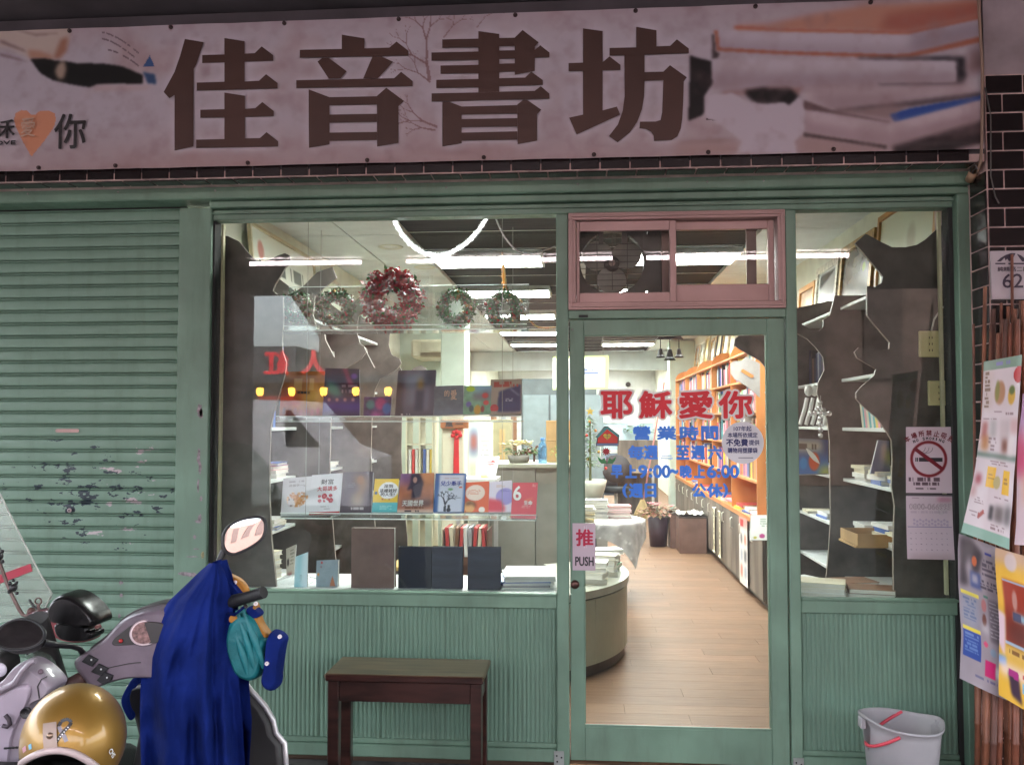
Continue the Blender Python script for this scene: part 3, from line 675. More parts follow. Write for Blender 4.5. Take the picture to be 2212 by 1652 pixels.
cv.poly(q3([(780,880),(830,860),(1340,945),(1300,965),(900,960),(800,940)]), (188, 160, 154), 3, .7)
for pts, sf_ in (([(300, 285), (1480, 318), (1940, 205), (1940, 230), (1480, 345), (300, 310)], 5), ([(260, 480), (1780, 470), (1785, 515), (830, 540), (260, 545)], 6), ([(830, 780), (1340, 880), (1955, 700), (1955, 760), (1385, 915), (830, 830)], 6), ([(830, 600), (1500, 600), (1930, 560), (1500, 640), (1020, 690)], 6)):
    cv.poly(q3(pts), (150, 126, 130), sf_, .65)
for pts in ([(310, 200), (1480, 226), (1480, 262), (310, 232)], [(265, 380), (1780, 392), (1780, 425), (265, 420)], [(850, 705), (1370, 782), (1950, 640), (1950, 675), (1370, 822), (850, 740)]): cv.poly(q3(pts), (226, 220, 226), 4, .6)
sd = vnoise(H_, W_, 50, 21); cv.put(np.clip(cv.pmask(q3([(255, 180), (1945, 60), (1955, 900), (300, 960)]), 4) * (sd - .45) * 3, 0, 1), (170, 146, 146), .35)
cv.poly(q3([(230,600),(340,590),(380,585),(420,605),(470,640),(600,660),(710,645),(735,670),(800,610),(835,690),(835,820),(770,890),(785,965),(400,965),(440,890),(330,800),(215,730)]), (212, 204, 212), 1, 1)
cv.poly(q3([(40,890),(300,870),(420,880),(300,900),(60,905)]), (150, 122, 112), 2, .6)
cv.poly(q3([(20,905),(420,900),(395,965),(20,970)]), (190, 160, 152), 4, .8)
# dirt: rust runs below the eyelets, grime along the hems
cv.ell(*z1(1065, 155), 7, 16, (120, 60, 62), .9, .55)
cv.put(vnoise(H_, W_, 60, 8) * 2 - 1.25, (150, 120, 120), .5)
cv.a *= (.885, .87, .885)
def sag(u, v):
    x = BX0 + u * (BX1 - BX0); z = BZ1 - v * (BZ1 - BZ0)
    e = min(1, min(v, 1 - v) * 5)
    y = YB + .0035 * mnoise.noise(Vector((x * 2.2, z * 3.5, 0))) * e
    b = max(0, (v - .78) / .22); t = max(0, (.2 - v) / .2)
    y -= .006 * b * abs(math.sin(x * 7.3 + 1.1 * math.sin(x * 3))) + .004 * t * abs(math.sin(x * 6.1))
    y -= .004 * max(0, mnoise.noise(Vector((x * 5 + z * 9, z * 16 - x * 2.2, 3)))) * (b + t + .2)
    return Vector((x, y, z))
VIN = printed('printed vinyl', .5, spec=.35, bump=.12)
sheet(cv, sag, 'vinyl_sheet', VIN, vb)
BRN = mat('brown letter print', (.062, .025, .018), .5, var=.12, vscale=3)
for ch, zz in CHARS:
    m = MB()
    for i, pl in enumerate(ch): m.poly([at(*zz(*p), YB - .009) for p in pl][::-1])
    m.build('character', BRN, vb)
INK = mat('black ink', (.02, .014, .016), .5)
def up_(u, v): return at(u, v, YB - .008)
for tx, u0, v0, u1, v1, bo in (('你', 117, 322, 186, 246, .002), ('穌', -28, 300, 33, 258, .0015), ('JESUS LOVE', -90, 318, 34, 304, .0012)):
    m = MB(); a = up_(u0, v0); b = up_(u1, v1); letters(m, tx, a, b.x - a.x, b.z - a.z, bold=bo, k=4); m.build('lettering', INK, vb)
m = MB(); a = up_(45, 296); b = up_(77, 254); letters(m, '愛', a, b.x - a.x, b.z - a.z, bold=.0006, lift=.002, k=4)
m.build('lettering', mat('pale peach print', (.62, .40, .30), .5), vb)
EYE = MB().lathe([(.0035, -.004), (.008, -.004), (.0095, 0), (.0095, .003)], (0, 0, 0), 12, Matrix.Rotation(R(-90), 3, 'X'))
EYE.lathe([(.0001, -.002), (.0036, -.002)], (0, 0, 0), 10, Matrix.Rotation(R(-90), 3, 'X'))
em = EYE.mesh('eyelet'); em.materials.append(mat('rusty eyelet', (.045, .025, .025), .5, metal=.4))
for u, v in ((150,58),(369,48),(614,39),(861,35),(1113,25),(1373,17),(1632,10),(1881,3),(83,364),(249,358),(535,352),(793,349),(1045,345),(1283,334),(1530,333),(1801,324)):
    p = at(u, v, YB - .009); p.z = min(max(p.z, BZ0 + .012), BZ1 - .012)
    o = bpy.data.objects.new('eyelet', em); COL.objects.link(o); o.parent = vb; o.location = p - vb.location
# ================================================================== the shop interior: shell
LX, RX, YBK, H = -1.98, 1.80, 17.3, 2.80
WALLM = mat('pale yellow wall paint', (.70, .70, .60), .7, var=.06)
WALLG = mat('pale green wall paint', (.52, .60, .52), .7, var=.06)
SOFF = mat('white ceiling board', (.66, .70, .70), .75, var=.05)
DARKC = mat('dark ceiling board', (.030, .028, .032), .7, spec=.15, var=.35, vscale=3, stretch=(1, 8, 1))
PALE = mat('pale metal', (.62, .62, .60), .4, metal=.3)
struct(MB().box(LX - .12, LX, .075, YBK, 0, 3.0), 'shop_wall', WALLM)
struct(MB().box(RX, RX + .12, .075, YBK, 0, 2.99), 'shop_wall', WALLM)
struct(MB().box(LX - .12, RX + .12, YBK, YBK + .15, 0, 3.0), 'back_wall', mat('grey white wall', (.60, .62, .60), .5))
struct(MB().box(LX - .12, RX + .12, .055, YBK + .15, 2.96, 3.3), 'shop_roof', PLAST)
struct(MB().box(-3.2, LX - .12, .3, .45, 0, 3.3), 'shop_side_wall', PLAST)
# back wall tiles
bw = bpy.data.objects['back_wall']
m = MB().box(0, .392, -.012, 0, 0, .392).mesh('wall_tile'); m.materials.append(mat('white wall tile', (.62, .64, .63), .25, var=.04))
for i in range(9):
    for j in range(3):
        o = bpy.data.objects.new('wall_tile', m); COL.objects.link(o); o.parent = bw; o.location = (LX + .1 + i * .40, YBK - .001, 1.55 + j * .40)
# ceiling: white boards at both sides, dark boards in the middle
ce = struct(MB().box(LX, RX, .056, YBK, 2.90, 2.955), 'shop_ceiling', PLAST)
me = MB().box(-.199, .199, .003, .897, 0, .02).mesh('ceiling_board'); me.materials.append(SOFF)
md = MB().box(-1.183, 1.183, .006, .594, 0, .02).mesh('ceiling_board'); md.materials.append(DARKC)
for k in range(19):
    for x in (LX + .2, LX + .61, 1.41, 1.6 - .0):
        if x == 1.6: continue
        o = bpy.data.objects.new('ceiling_board', me); COL.objects.link(o); o.parent = ce; o.location = (x, .06 + k * .905, H)
    o = bpy.data.objects.new('ceiling_board', me); COL.objects.link(o); o.parent = ce; o.location = (1.62, .06 + k * .905, H + .0205)
for k in range(28):
    o = bpy.data.objects.new('ceiling_board', md); COL.objects.link(o); o.parent = ce; o.location = (.015, .06 + k * .61, H + .02)
mj = MB()
for k in range(1, 28): mj.box(-1.168, 1.198, .06 + k * .61 - .009, .06 + k * .61 + .003, H + .0165, H + .0195)
mj.build('ceiling_rail', PALE, ce)
MB().box(-1.172, -1.167, .06, YBK, H - .012, H + .04).build('ceiling_edge', PALE, ce); MB().box(1.199, 1.204, .06, YBK, H - .012, H + .04).build('ceiling_edge', PALE, ce)
MB().box(-.03, .05, .06, YBK, H - .005, H + .0155).build('ceiling_spine', mat('grey metal', (.34, .34, .34), .5), ce)
# louvre lamps in the ceiling
TUBEW = lamp('ceiling lamp diffuser', (1.0, .99, .965), 4.9)
ys = [.85, 2.8, 4.55, 6.45, 8.45, 10.4, 12.4, 14.2, 15.9]
SIDE = ('left', 'right'); ORD = ('above the window display', 'nearest the window', 'second from the window', 'third from the window', 'fourth from the window', 'fifth from the window', 'sixth from the window', 'seventh from the window', 'farthest from the window')
src = None
for i, y in enumerate(ys):
    for s, xc in enumerate((-.71, .78)):
        if i == 0 and s == 1: continue
        if src is None:
            t = thing('ceiling_light', '', 'ceiling light', (xc, y, H - .03), 'ceiling lights in the dark ceiling')
            f = MB().box(xc - .43, xc + .43, y - .25, y - .23, H - .03, H + .018).box(xc - .43, xc + .43, y + .23, y + .25, H - .03, H + .018)
            f.box(xc - .43, xc - .41, y - .23, y + .23, H - .03, H + .018).box(xc + .41, xc + .43, y - .23, y + .23, H - .03, H + .018)
            f.build('frame', PALE, t)
            MB().box(xc - .41, xc + .41, y - .23, y + .23, H - .004, H + .004).build('diffuser', TUBEW, t)
            sl_ = MB().box(xc - .41 + .16, xc - .41 + .166, y - .23, y + .23, H - .028, H - .005).build('slat', PALE, t)
            for q in range(1, 4): copy_part(sl_, t, (q * .165, 0, 0))
            src = t
        else:
            t = copy_tree(src); t.location = (xc, y, H - .03)
        t['label'] = f'glowing louvre ceiling light {ORD[i]} in the {SIDE[s]} row of the dark ceiling'
# recessed spot rings
for i, (u, v) in enumerate(((844, 533), (918, 577))):
    p = atz(u, v, H); t = thing('downlight', ('front', 'rear')[i] + ' recessed spot ring in the white ceiling above the window display', 'downlight', p, 'recessed spots')
    MB().lathe([(.055, -.001), (.085, -.006), (.092, -.001), (.092, .0)], (p.x, p.y, H - .001), 20).build('ring', mat('cream ring', (.62, .60, .48), .4), t)
    MB().lathe([(.0001, -.012), (.02, -.01), (.054, -.001)], (p.x, p.y, H - .001), 16).build('bulb', PALE, t)
# floor of wooden planks
def plank_mat():
    m = bpy.data.materials.new('wood floor plank'); m.use_nodes = True
    N = m.node_tree.nodes; L = m.node_tree.links; b = N['Principled BSDF']; b.inputs['Roughness'].default_value = .5; b.inputs['Specular IOR Level'].default_value = .25
    tc = N.new('ShaderNodeTexCoord'); oi = N.new('ShaderNodeObjectInfo'); mp = N.new('ShaderNodeMapping'); mp.inputs['Scale'].default_value = (1.2, 22, 1)
    cb = N.new('ShaderNodeVectorMath'); cb.operation = 'MULTIPLY_ADD'; cb.inputs[1].default_value = (7, 13, 5)
    L.new(oi.outputs['Random'], cb.inputs[0]); L.new(tc.outputs['Object'], cb.inputs[2]); L.new(cb.outputs[0], mp.inputs[0])
    nz = N.new('ShaderNodeTexNoise'); nz.inputs['Scale'].default_value = 4; nz.inputs['Detail'].default_value = 7; nz.inputs['Roughness'].default_value = .65; L.new(mp.outputs[0], nz.inputs[0])
    cr = N.new('ShaderNodeValToRGB'); e = cr.color_ramp.elements; e[0].position = .28; e[0].color = (.155, .082, .046, 1); e[1].position = .72; e[1].color = (.27, .160, .098, 1); L.new(nz.outputs[0], cr.inputs[0])
    hs = N.new('ShaderNodeHueSaturation'); mr = N.new('ShaderNodeMapRange'); mr.inputs[3].default_value = .86; mr.inputs[4].default_value = 1.12
    L.new(oi.outputs['Random'], mr.inputs[0]); L.new(mr.outputs[0], hs.inputs['Value']); L.new(cr.outputs[0], hs.inputs['Color']); L.new(hs.outputs[0], b.inputs['Base Color'])
    return m
PLK = plank_mat()
fl = struct(MB().box(LX, RX, .06, YBK, -.1, -.004), 'shop_floor', mat('floor bed', (.12, .07, .045), .7))
PW, PL = .150, 1.20
me = MB().bbox(.0006, PL - .0006, .0004, PW - .0004, -.004, .006, .0006).mesh('plank'); me.materials.append(PLK)
rest = MB()
for r in range(114):
    y = .105 + r * PW; off = (r * .37 + random.uniform(-.12, .12)) % PL; x = LX - off
    while x < RX:
        x0, x1 = max(x, LX), min(x + PL, RX)
        if x1 - x0 > .05:
            if x1 - x0 > PL - .01 and x1 > -.15 and x0 < 1.5 and r < 84:
                o = bpy.data.objects.new('plank', me); COL.objects.link(o); o.parent = fl; o.location = (x, y, 0)
            else: rest.box(x0 + .001, x1 - .001, y + .001, y + PW - .001, -.004, .006)
        x += PL
rest = rest.build('plank_rest', PLK, fl); rest['kind'] = 'stuff'
# ================================================================== wall bookcases with tree shaped dividers
TREE = mat('grey walnut laminate', (.118, .101, .092), .5, spec=.25, var=.2, vscale=8)
TREEE = mat('pale board edge', (.26, .22, .19), .5)
BACKP = mat('dark walnut back panel', (.085, .062, .055), .45, var=.3, vscale=4)
SHELF = mat('pale laminate shelf', (.60, .63, .62), .4, var=.04)
LA = [(471,509),(492,510),(515,521),(536,546),(552,564),(570,566),(585,560),(600,552),(615,547),(626,552),(627,567),(616,578),(605,597),(594,614),(589,628),(598,636),(611,641),(612,690),(609,735),(610,760),(618,782),(616,806),(603,850),(591,890),(584,925),(582,1000),(582,1077),(586,1165),(594,1240),(598,1285)]
LB = [(560,560),(600,600),(639,630),(655,618),(672,601),(685,588),(718,576),(727,601),(699,622),(680,640),(676,680),(684,708),(701,722),(703,735),(712,752),(722,772),(736,765),(752,748),(772,741),(786,748),(791,760),(780,775),(757,790),(736,800),(722,830),(715,900),(712,1000),(716,1100),(722,1180),(730,1260)]
RA = [(2041,482),(2025,494),(2000,517),(1981,529),(1956,534),(1927,534),(1904,523),(1870,505),(1847,526),(1860,540),(1878,561),(1896,582),(1907,597),(1905,611),(1890,620),(1873,618),(1873,681),(1891,703),(1909,724),(1922,739),(1921,753),(1907,757),(1870,751),(1855,751),(1846,760),(1852,773),(1870,784),(1893,797),(1888,812),(1862,834),(1850,848),(1850,862),(1866,879),(1894,902),(1914,930),(1926,950),(1928,993),(1926,1049),(1933,1092),(1931,1143),(1930,1191),(1931,1290)]
RB = [(1800,640),(1790,682),(1776,692),(1775,708),(1766,716),(1752,716),(1740,708),(1724,699),(1700,690),(1668,690),(1664,702),(1680,712),(1720,722),(1742,734),(1760,752),(1775,772),(1778,800),(1764,828),(1762,850),(1770,872),(1784,905),(1789,950),(1790,1010),(1791,1120),(1788,1180),(1780,1260)]
RC = [(1790,650),(1700,670),(1650,700),(1600,722),(1588,732),(1586,746),(1600,756),(1640,778),(1660,800),(1672,830),(1690,900),(1700,1000),(1700,1200)]
ZS = [.44, .66, .93, 1.21, 1.495, 1.77, 2.18]
def tree_board(pts, Yref, Y, xw, parent):
    P = [at(u, v, Yref) for u, v in pts]; P = [(p.x, p.z) for p in P]
    zt, zb = P[0][1], P[-1][1]
    q = [(xw, zt)] + P + [(P[-1][0], .0), (xw, .0)]
    m = MB(); n = len(q)
    m.add([(x, Y, z) for x, z in q], [tuple(range(n))]); m.add([(x, Y + .018, z) for x, z in q], [tuple(range(n - 1, -1, -1))])
    o = m.build('tree_divider', TREE, parent, fix=True)
    e = MB(); e.add([(x, Y, z) for x, z in q] + [(x, Y + .018, z) for x, z in q], [(i, i + 1, i + 1 + n, i + n) for i in range(n - 1)]); e.build('edge_band', TREEE, o)
    return o
def bookcase(name, label, sgn, bays, boards, x0, x1, ends):
    t = thing(name, label, 'bookcase', ((x0 + x1) / 2, bays[0][0], 0))
    lo, hi = min(x0, x1), max(x0, x1)
    for (a, b) in bays:
        for z in ZS[1:]:
            MB().bbox(lo, hi, a, b, z - .018, z, .002).build('shelf', SHELF, t)
        MB().box(lo, hi, a, b, .06, ZS[0]).build('base_cabinet', TREE, t)
    w0, w1 = (LX + .001, LX + .012) if sgn < 0 else (RX - .012, RX - .001)
    MB().box(w0, w1, bays[0][0], bays[-1][1], ZS[0] + .001, 2.16).build('back_panel', BACKP, t)
    for pts, yr, y in boards: tree_board(pts, yr, y, w1 if sgn < 0 else w0, t)
    return t
lc = bookcase('tree_bookcase', 'dark bookcase along the left wall with dividers cut like trees', -1, [(.14, 1.118), (1.139, 2.148), (2.169, 3.20)],
              [(LA, .12, .12), (LB, 1.12, 1.12), (LB, 1.12, 2.15), (LB, 1.12, 3.202)], LX + .0125, -1.68, None)
rc = bookcase('tree_bookcase', 'dark bookcase behind the right window with dividers cut like trees', 1, [(.14, 1.118), (1.139, 2.148), (2.169, 3.20)],
              [(RA, .12, .12), (RB, 1.15, 1.12), (RC, 2.15, 2.15)], 1.48, RX - .0125, None)
# ------------------------------------------------------------------ orange bookcase further in, with grey cabinets below
ORG = mat('orange maple laminate', (.62, .24, .075), .4, var=.12, vscale=4, stretch=(1, 1, .3))
CABG = mat('grey oak cabinet', (.20, .165, .14), .45, var=.3, vscale=5, stretch=(1, 1, .2))
ob = thing('orange_bookcase', 'long orange bookcase with arched dividers along the right wall', 'bookcase', (1.62, 3.6, 0))
OY = [3.55, 4.8, 6.05, 7.3, 8.55, 9.8]
OZ = [.70, 1.02, 1.33, 1.62, 1.90, 2.16]
for i, y in enumerate(OY):
    a = [(1.48 + .16 - .16 * math.cos(R(180 * k / 12)), y, 2.16 + .14 * math.sin(R(180 * k / 12))) for k in range(13)]
    MB().prism([(1.48, y, .70)] + a + [(1.798, y, 2.16), (1.798, y, .70)], (0, .02, 0)).build('divider', ORG, ob, fix=True)
for a, b in zip(OY[:-1], OY[1:]):
    for z in OZ[1:]: MB().box(1.482, 1.795, a + .0205, b - .0005, z - .018, z).build('shelf', ORG, ob)
    MB().box(1.788, 1.7985, a + .0205, b - .0005, .7, 2.14).build('back_panel', ORG, ob)
cb = thing('base_cabinet', 'row of grey oak cabinets under the orange bookcase', 'cabinet', (1.62, 3.6, 0))
MB().box(1.485, 1.797, 3.30, 9.8, .06, .66).build('carcass', CABG, cb)
MB().box(1.46, 1.797, 3.30, 9.8, .6605, .6995).build('top', ORG, cb)
MB().box(1.52, 1.797, 3.30, 9.8, .006, .0595).build('plinth', BACKP, cb)
HND = mat('pale handle', (.75, .73, .66), .3, metal=.5)
for k in range(13):
    y = 3.31 + k * .5
    d = MB().bbox(1.468, 1.4845, y, y + .494, .075, .655, .003).build('cabinet_door', CABG, cb)
    MB().tube([(1.468, y + .42, .60), (1.45, y + .42, .59), (1.45, y + .42, .51), (1.468, y + .42, .50)], .007, 6).build('handle', HND, d)
# ================================================================== books and goods on the shelves
PAGES = mat('book pages', (.72, .70, .64), .8, var=.08, vscale=30, stretch=(1, 1, 30))
BC = {n: mat('book cover ' + n, c, .4, var=.1) for n, c in dict(
    white=(.74, .74, .72), cream=(.70, .64, .48), red=(.55, .06, .06), blue=(.08, .16, .45), teal=(.08, .38, .42), yellow=(.75, .55, .08), green=(.12, .38, .14),
    orange=(.70, .26, .06), pink=(.70, .28, .34), black=(.03, .03, .035), grey=(.35, .36, .38), brown=(.22, .11, .06), navy=(.03, .04, .11), purple=(.25, .12, .35)).items()}
NUM = ['lowest', 'second lowest', 'third lowest', 'fourth lowest', 'fifth lowest', 'sixth lowest', 'seventh lowest', 'topmost']
NTH = ['first', 'second', 'third', 'fourth', 'fifth', 'sixth', 'seventh', 'eighth', 'ninth', 'tenth', 'eleventh', 'twelfth', 'thirteenth', 'fourteenth', 'fifteenth', 'sixteenth', 'seventeenth', 'eighteenth', 'nineteenth', 'twentieth']
def flat_book(x, y, z, w, d, h, a, col, label, group, parts=True):
    t = thing('book', label, 'book', (x, y, z), group); M = Matrix.Rotation(a, 3, 'Z'); c = Vector((x, y, z + h / 2))
    cvr = MB().obox(c + Vector((0, 0, h / 2 - .001)), w / 2, d / 2, .001, M).obox(c - Vector((0, 0, h / 2 - .001)), w / 2, d / 2, .001, M)
    cvr.obox(c + M @ Vector((-w / 2 + .001, 0, 0)), .001, d / 2, h / 2 - .002, M)
    cvr.build('cover', BC[col], t)
    MB().obox(c + M @ Vector((.001, 0, 0)), w / 2 - .004, d / 2 - .004, h / 2 - .0022, M).build('pages', PAGES, t)
    return t
def stack(x, y, z, n, cols, where, group, w=.15, d=.21, h=.02, jit=.25):
    """where: a few words that find the stack"""
    for k in range(n):
        col = cols[k % len(cols)]; hh = h * random.uniform(.7, 1.25)
        flat_book(x + random.uniform(-.008, .008), y + random.uniform(-.012, .012), z, w, d, hh, random.uniform(-jit, jit), col, f'{col} book {NUM[min(k, 7)]} in {where}', group)
        z += hh + .0004
def upright(x0, x1, y, z, w, h, col, label, group, lean=0):
    """a book standing on a side wall shelf; spine towards the aisle"""
    t = thing('book', label, 'book', ((x0 + x1) / 2, y, z), group); M = Matrix.Rotation(lean, 3, 'X')
    c = Vector(((x0 + x1) / 2, y, z)); s = 1 if x0 < 0 else -1
    MB().obox(c + M @ Vector((0, -w / 2 + .001, h / 2)), abs(x1 - x0) / 2, .001, h / 2, M).obox(c + M @ Vector((0, w / 2 - .001, h / 2)), abs(x1 - x0) / 2, .001, h / 2, M).obox(c + M @ Vector((s * (abs(x1 - x0) / 2 - .001), 0, h / 2)), .001, w / 2 - .002, h / 2, M).build('cover', BC[col], t)
    MB().obox(c + M @ Vector((-s * .002, 0, h / 2)), abs(x1 - x0) / 2 - .004, w / 2 - .0022, h / 2 - .003, M).build('pages', PAGES, t)
    return t
def row(x0, x1, y0, y1, z, where, group, hmin=.17, hmax=.25, wmin=.016, wmax=.04, cols=None, lean=0.):
    y = y0; k = 0; cols = cols or list(BC); last = ''
    while y < y1:
        w = random.uniform(wmin, wmax); h = random.uniform(hmin, hmax)
        c = random.choice([q for q in cols if q != last]); last = c
        upright(x0, x1, y + w / 2, z, w, h, c, f'{c} book, {NTH[min(k, 19)]} from the front, {where}', group, lean)
        y += w + .0015; k += 1
LV = {ZS[0]: 'lowest shelf', ZS[1]: 'second lowest shelf', ZS[2]: 'third shelf', ZS[3]: 'fourth shelf', ZS[4]: 'fifth shelf', ZS[5]: 'sixth shelf', ZS[6]: 'top shelf'}
BAY = ['front bay', 'second bay', 'third bay']
pal = ['white', 'cream', 'white', 'grey', 'white', 'orange', 'blue', 'white', 'red', 'yellow']
for side, x, gname in ((-1, -1.765, 'books on the left tree bookcase'), (1, 1.575, 'books on the right tree bookcase')):
    sn = 'left' if side < 0 else 'right'
    for b, (ya, yb) in enumerate(((.17, 1.1), (1.17, 2.13), (2.2, 3.18))):
        for zi in (0, 2, 3):
            z = ZS[zi]; y = ya + .14; k = 0
            while y < yb - .06 and not (b == 2 and zi == 0):
                n = random.choice((2, 3, 4)) if b < 1 else random.choice((1, 2))
                stack(x + random.uniform(-.01, .02) * -side, y, z + .0004, n, random.sample(['white', 'cream', 'white', 'orange', 'blue', 'red', 'cream', 'white'], 4), f"the {NTH[k]} stack, {LV[z]}, {sn} tree bookcase, {BAY[b]}", gname, w=.17, d=.20, jit=.12)
                y += random.uniform(.23, .30) if b == 0 else random.uniform(.28, .36); k += 1
# covers that face the aisle on the right case, spines on its fifth shelf
xs = (1.53, 1.73)
row(*xs, .60, .90, ZS[4] + .0004, 'leaning behind the right window', 'leaning books behind the right window', .20, .24, .026, .034, ['white', 'teal', 'cream', 'black', 'yellow', 'pink'], R(-16))
row(*xs, 1.45, 1.70, ZS[4] + .0004, 'right second bay', 'leaning books behind the right window', .18, .22, .024, .03, ['white', 'grey', 'cream'], R(-14))
for b, (ya, yb) in enumerate(((.7, 1.05), (1.75, 2.1), (2.75, 3.1))):
    row(-1.93, -1.74, ya, yb, ZS[5] + .0004, f'sixth shelf of the left bookcase, {BAY[b]}', 'books on the left tree bookcase', .17, .26, .035, .06)
    row(-1.93, -1.76, ya, yb - .1, ZS[4] + .0004, f'fifth shelf of the left bookcase, {BAY[b]}', 'books on the left tree bookcase', .17, .24, .035, .06, ['grey', 'brown', 'black', 'cream', 'blue'])
    if b: row(1.56, 1.76, ya, yb, ZS[5] + .0004, f'sixth shelf of the right bookcase, {BAY[b]}', 'books on the right tree bookcase', .17, .26, .035, .05, ['navy', 'black', 'grey', 'purple', 'brown'])
# spines in the orange bookcase: the front bay singly, the far bays as one mass
BR = {}
for i, (a, b) in enumerate(zip(OY[:-1], OY[1:])):
    for j, z in enumerate(OZ[:-1]):
        if j == 0:
            y = a + .25
            for q in range(3 if i < 3 else 2):
                stack(1.60, y, z + .0004, 2, random.sample(['red', 'white', 'pink', 'blue', 'yellow'], 4), f"the {NTH[q]} pile on the counter, orange bookcase {NTH[i]} bay", 'magazines on the orange bookcase counter', w=.2, d=.27, h=.022)
                y += .36
        else:
            if i == 0: row(1.53, 1.74, a + .05, b - .06, z + .0004, f"{('','lower','middle','upper','topmost')[j]} shelf, front bay of the orange bookcase", 'books in the orange bookcase', .17, .25, .06, .10)
            else:
                y = a + .03
                while y < b - .05:
                    w_ = random.uniform(.018, .045); h_ = random.uniform(.17, .25); d_ = random.uniform(0, .03)
                    if random.random() < .95: BR.setdefault(random.choice(list(BC)), MB()).box(1.515 + d_, 1.74, y, y + w_ - .001, z + .0004, z + h_)
                    y += w_
far = bpy.data.objects.new('book_row', None); COL.objects.link(far); far.location = (1.6, 4.8, .7)
tag(far, 'far rows of many coloured book spines in the orange bookcase', 'books', kind='stuff')
for k_, m_ in BR.items(): tag(m_.build('book_spines', BC[k_], far), kind='stuff')

# ------------------------------------------------------------------ front facing volumes
COV = printed('printed cover', .38, spec=.45)
def cover_book(quad, yb, yt, cv, label, name='book', t=.016, cat='book', group=None, edge=None):
    """quad: top left, top right, bottom right, bottom left in the picture; yb and yt depths of foot and head"""
    A, B, C, D = at(*quad[0], yt), at(*quad[1], yt), at(*quad[2], yb), at(*quad[3], yb)
    th = thing(name, label, cat, (C + D) / 2, group); n = (B - A).cross(A - D).normalized()   # towards the street
    sheet(cv, bil(A, B, C, D), 'front_cover', COV, th)
    ins = lambda P, Q, k=.03: P + (Q - P) * k
    cA, cB, cC, cD = ins(A, C), ins(B, D), ins(C, A), ins(D, B)
    MB().prism([p - n * .0015 for p in (cA, cB, cC, cD)], -n * t).build('pages', PAGES, th, fix=True)
    MB().prism([p - n * (t + .0016) for p in (A, B, C, D)], -n * .0015).prism([D - n * .0005, A - n * .0005, A - n * (t + .003), D - n * (t + .003)], (B - A).normalized() * .0015).build('back_cover', edge or BC['grey'], th, fix=True)
    fr = dict(o=D, r=(C - D).normalized(), u=(A - D).normalized(), w=(C - D).length, h=(A - D).length)
    return th, fr
def ctext(th, fr, items, m):
    """items: (text, u, v of lower left, width, height or None, bold) in fractions of the cover, v upwards"""
    mb = MB()
    for s, u, v, wd, ht, bo in items:
        letters(mb, s, fr['o'] + fr['r'] * (u * fr['w']) + fr['u'] * (v * fr['h']), wd * fr['w'] if wd else None, ht * fr['h'] if ht else None, fr['r'], fr['u'], bo, .0015)
    return mb.build('lettering', m, th)
IK = mat('dark print ink', (.03, .03, .035), .5); IKB = mat('blue print ink', (.04, .07, .35), .5); IKR = mat('red print ink', (.50, .02, .03), .5); IKW = mat('white print ink', (.8, .8, .8), .5); IKG = mat('pale gold ink', (.65, .42, .30), .5)
S2 = dict(yb=.20, yt=.26)
# second acrylic shelf
c = Cv(48, 50, (186, 120, 60)).noise(.5, 4, 1).poly([(0, .35), (.45, .45), (.5, .8), (0, .9)], (190, 66, 40), 5, .8).poly([(.5, .5), (1, .3), (1, .7), (.6, .75)], (225, 190, 90), 5, .7).rect(0, .84, 1, 1, (110, 50, 60), 3, .7)
for i in range(7): c.ell(.1 + .13 * i, .88 + .03 * (i % 2), .05, .10, (120 + 12 * i, 80, 90), .8, .7)
c.text(.28, .16, .88, .42, (225, 195, 130), 1, 3, .55, .0)
th, fr = cover_book([(611, 803), (702, 802), (697, 900), (603, 900)], .20, .27, c, 'album with a fiery orange cover leaning on the middle acrylic shelf', 'album', .014)
ctext(th, fr, [('榮耀歸主', .38, .50, .30, .06, .0005)], IK)
c = Cv(46, 58, (40, 26, 60)).noise(.5, 6, 2).poly([(.05, .25), (.4, .35), (.55, .6), (.3, .62), (.05, .5)], (70, 150, 140), 3, .9).poly([(.5, 0), (.65, 0), (.85, .38), (.7, .36)], (170, 50, 90), 2, .8).ell(.85, .16, .12, .08, (110, 60, 150), .8).rect(0, .66, 1, .93, (58, 40, 150), 4, .8)
for i in range(4): c.ell(.16 + .22 * i, .66, .06, .05, (196, 150, 150), .8, .8)
c.text(.5, .34, .95, .56, (190, 180, 190), 2, 6, .6)
cover_book([(703, 795), (776, 797), (777, 898), (696, 899)], .20, .27, c, 'tall album with a purple and turquoise cover on the middle acrylic shelf', 'album', .012)
c = Cv(40, 30, (70, 50, 96)).noise(.8, 6, 5).ell(.25, .4, .2, .3, (70, 150, 140), .7, .7).ell(.62, .35, .25, .4, (190, 60, 120), .7, .8).ell(.85, .6, .2, .35, (60, 110, 180), .7, .8).rect(.3, .75, .7, 1, (200, 90, 160), 3, .7)
cover_book([(786, 857), (846, 857), (843, 899), (785, 899)], .19, .22, c, 'small wide album with a pink and turquoise burst on its cover', 'album', .012)
c = Cv(56, 60, (88, 84, 98)).rect(0, 0, .2, 1, (62, 54, 64), 2).rect(.2, .02, .8, .8, (120, 118, 136), 5, .8).rect(.5, .45, .74, .9, (50, 52, 72), 2, .9).rect(.55, .18, .68, .42, (170, 120, 40), 3, .9).rect(.7, .05, .95, .3, (60, 58, 72), 4, .8).rect(.74, .35, .86, .9, (112, 110, 132), 2, .8).rect(.4, .25, .46, .75, (132, 130, 150), 3, .7).text(.12, .955, .5, .985, (200, 200, 200), 1, 9, .9, 0)
c.poly([(.2, .3), (.45, .1), (.7, .06), (.6, .2), (.35, .42)], (150, 148, 160), 4, .6)
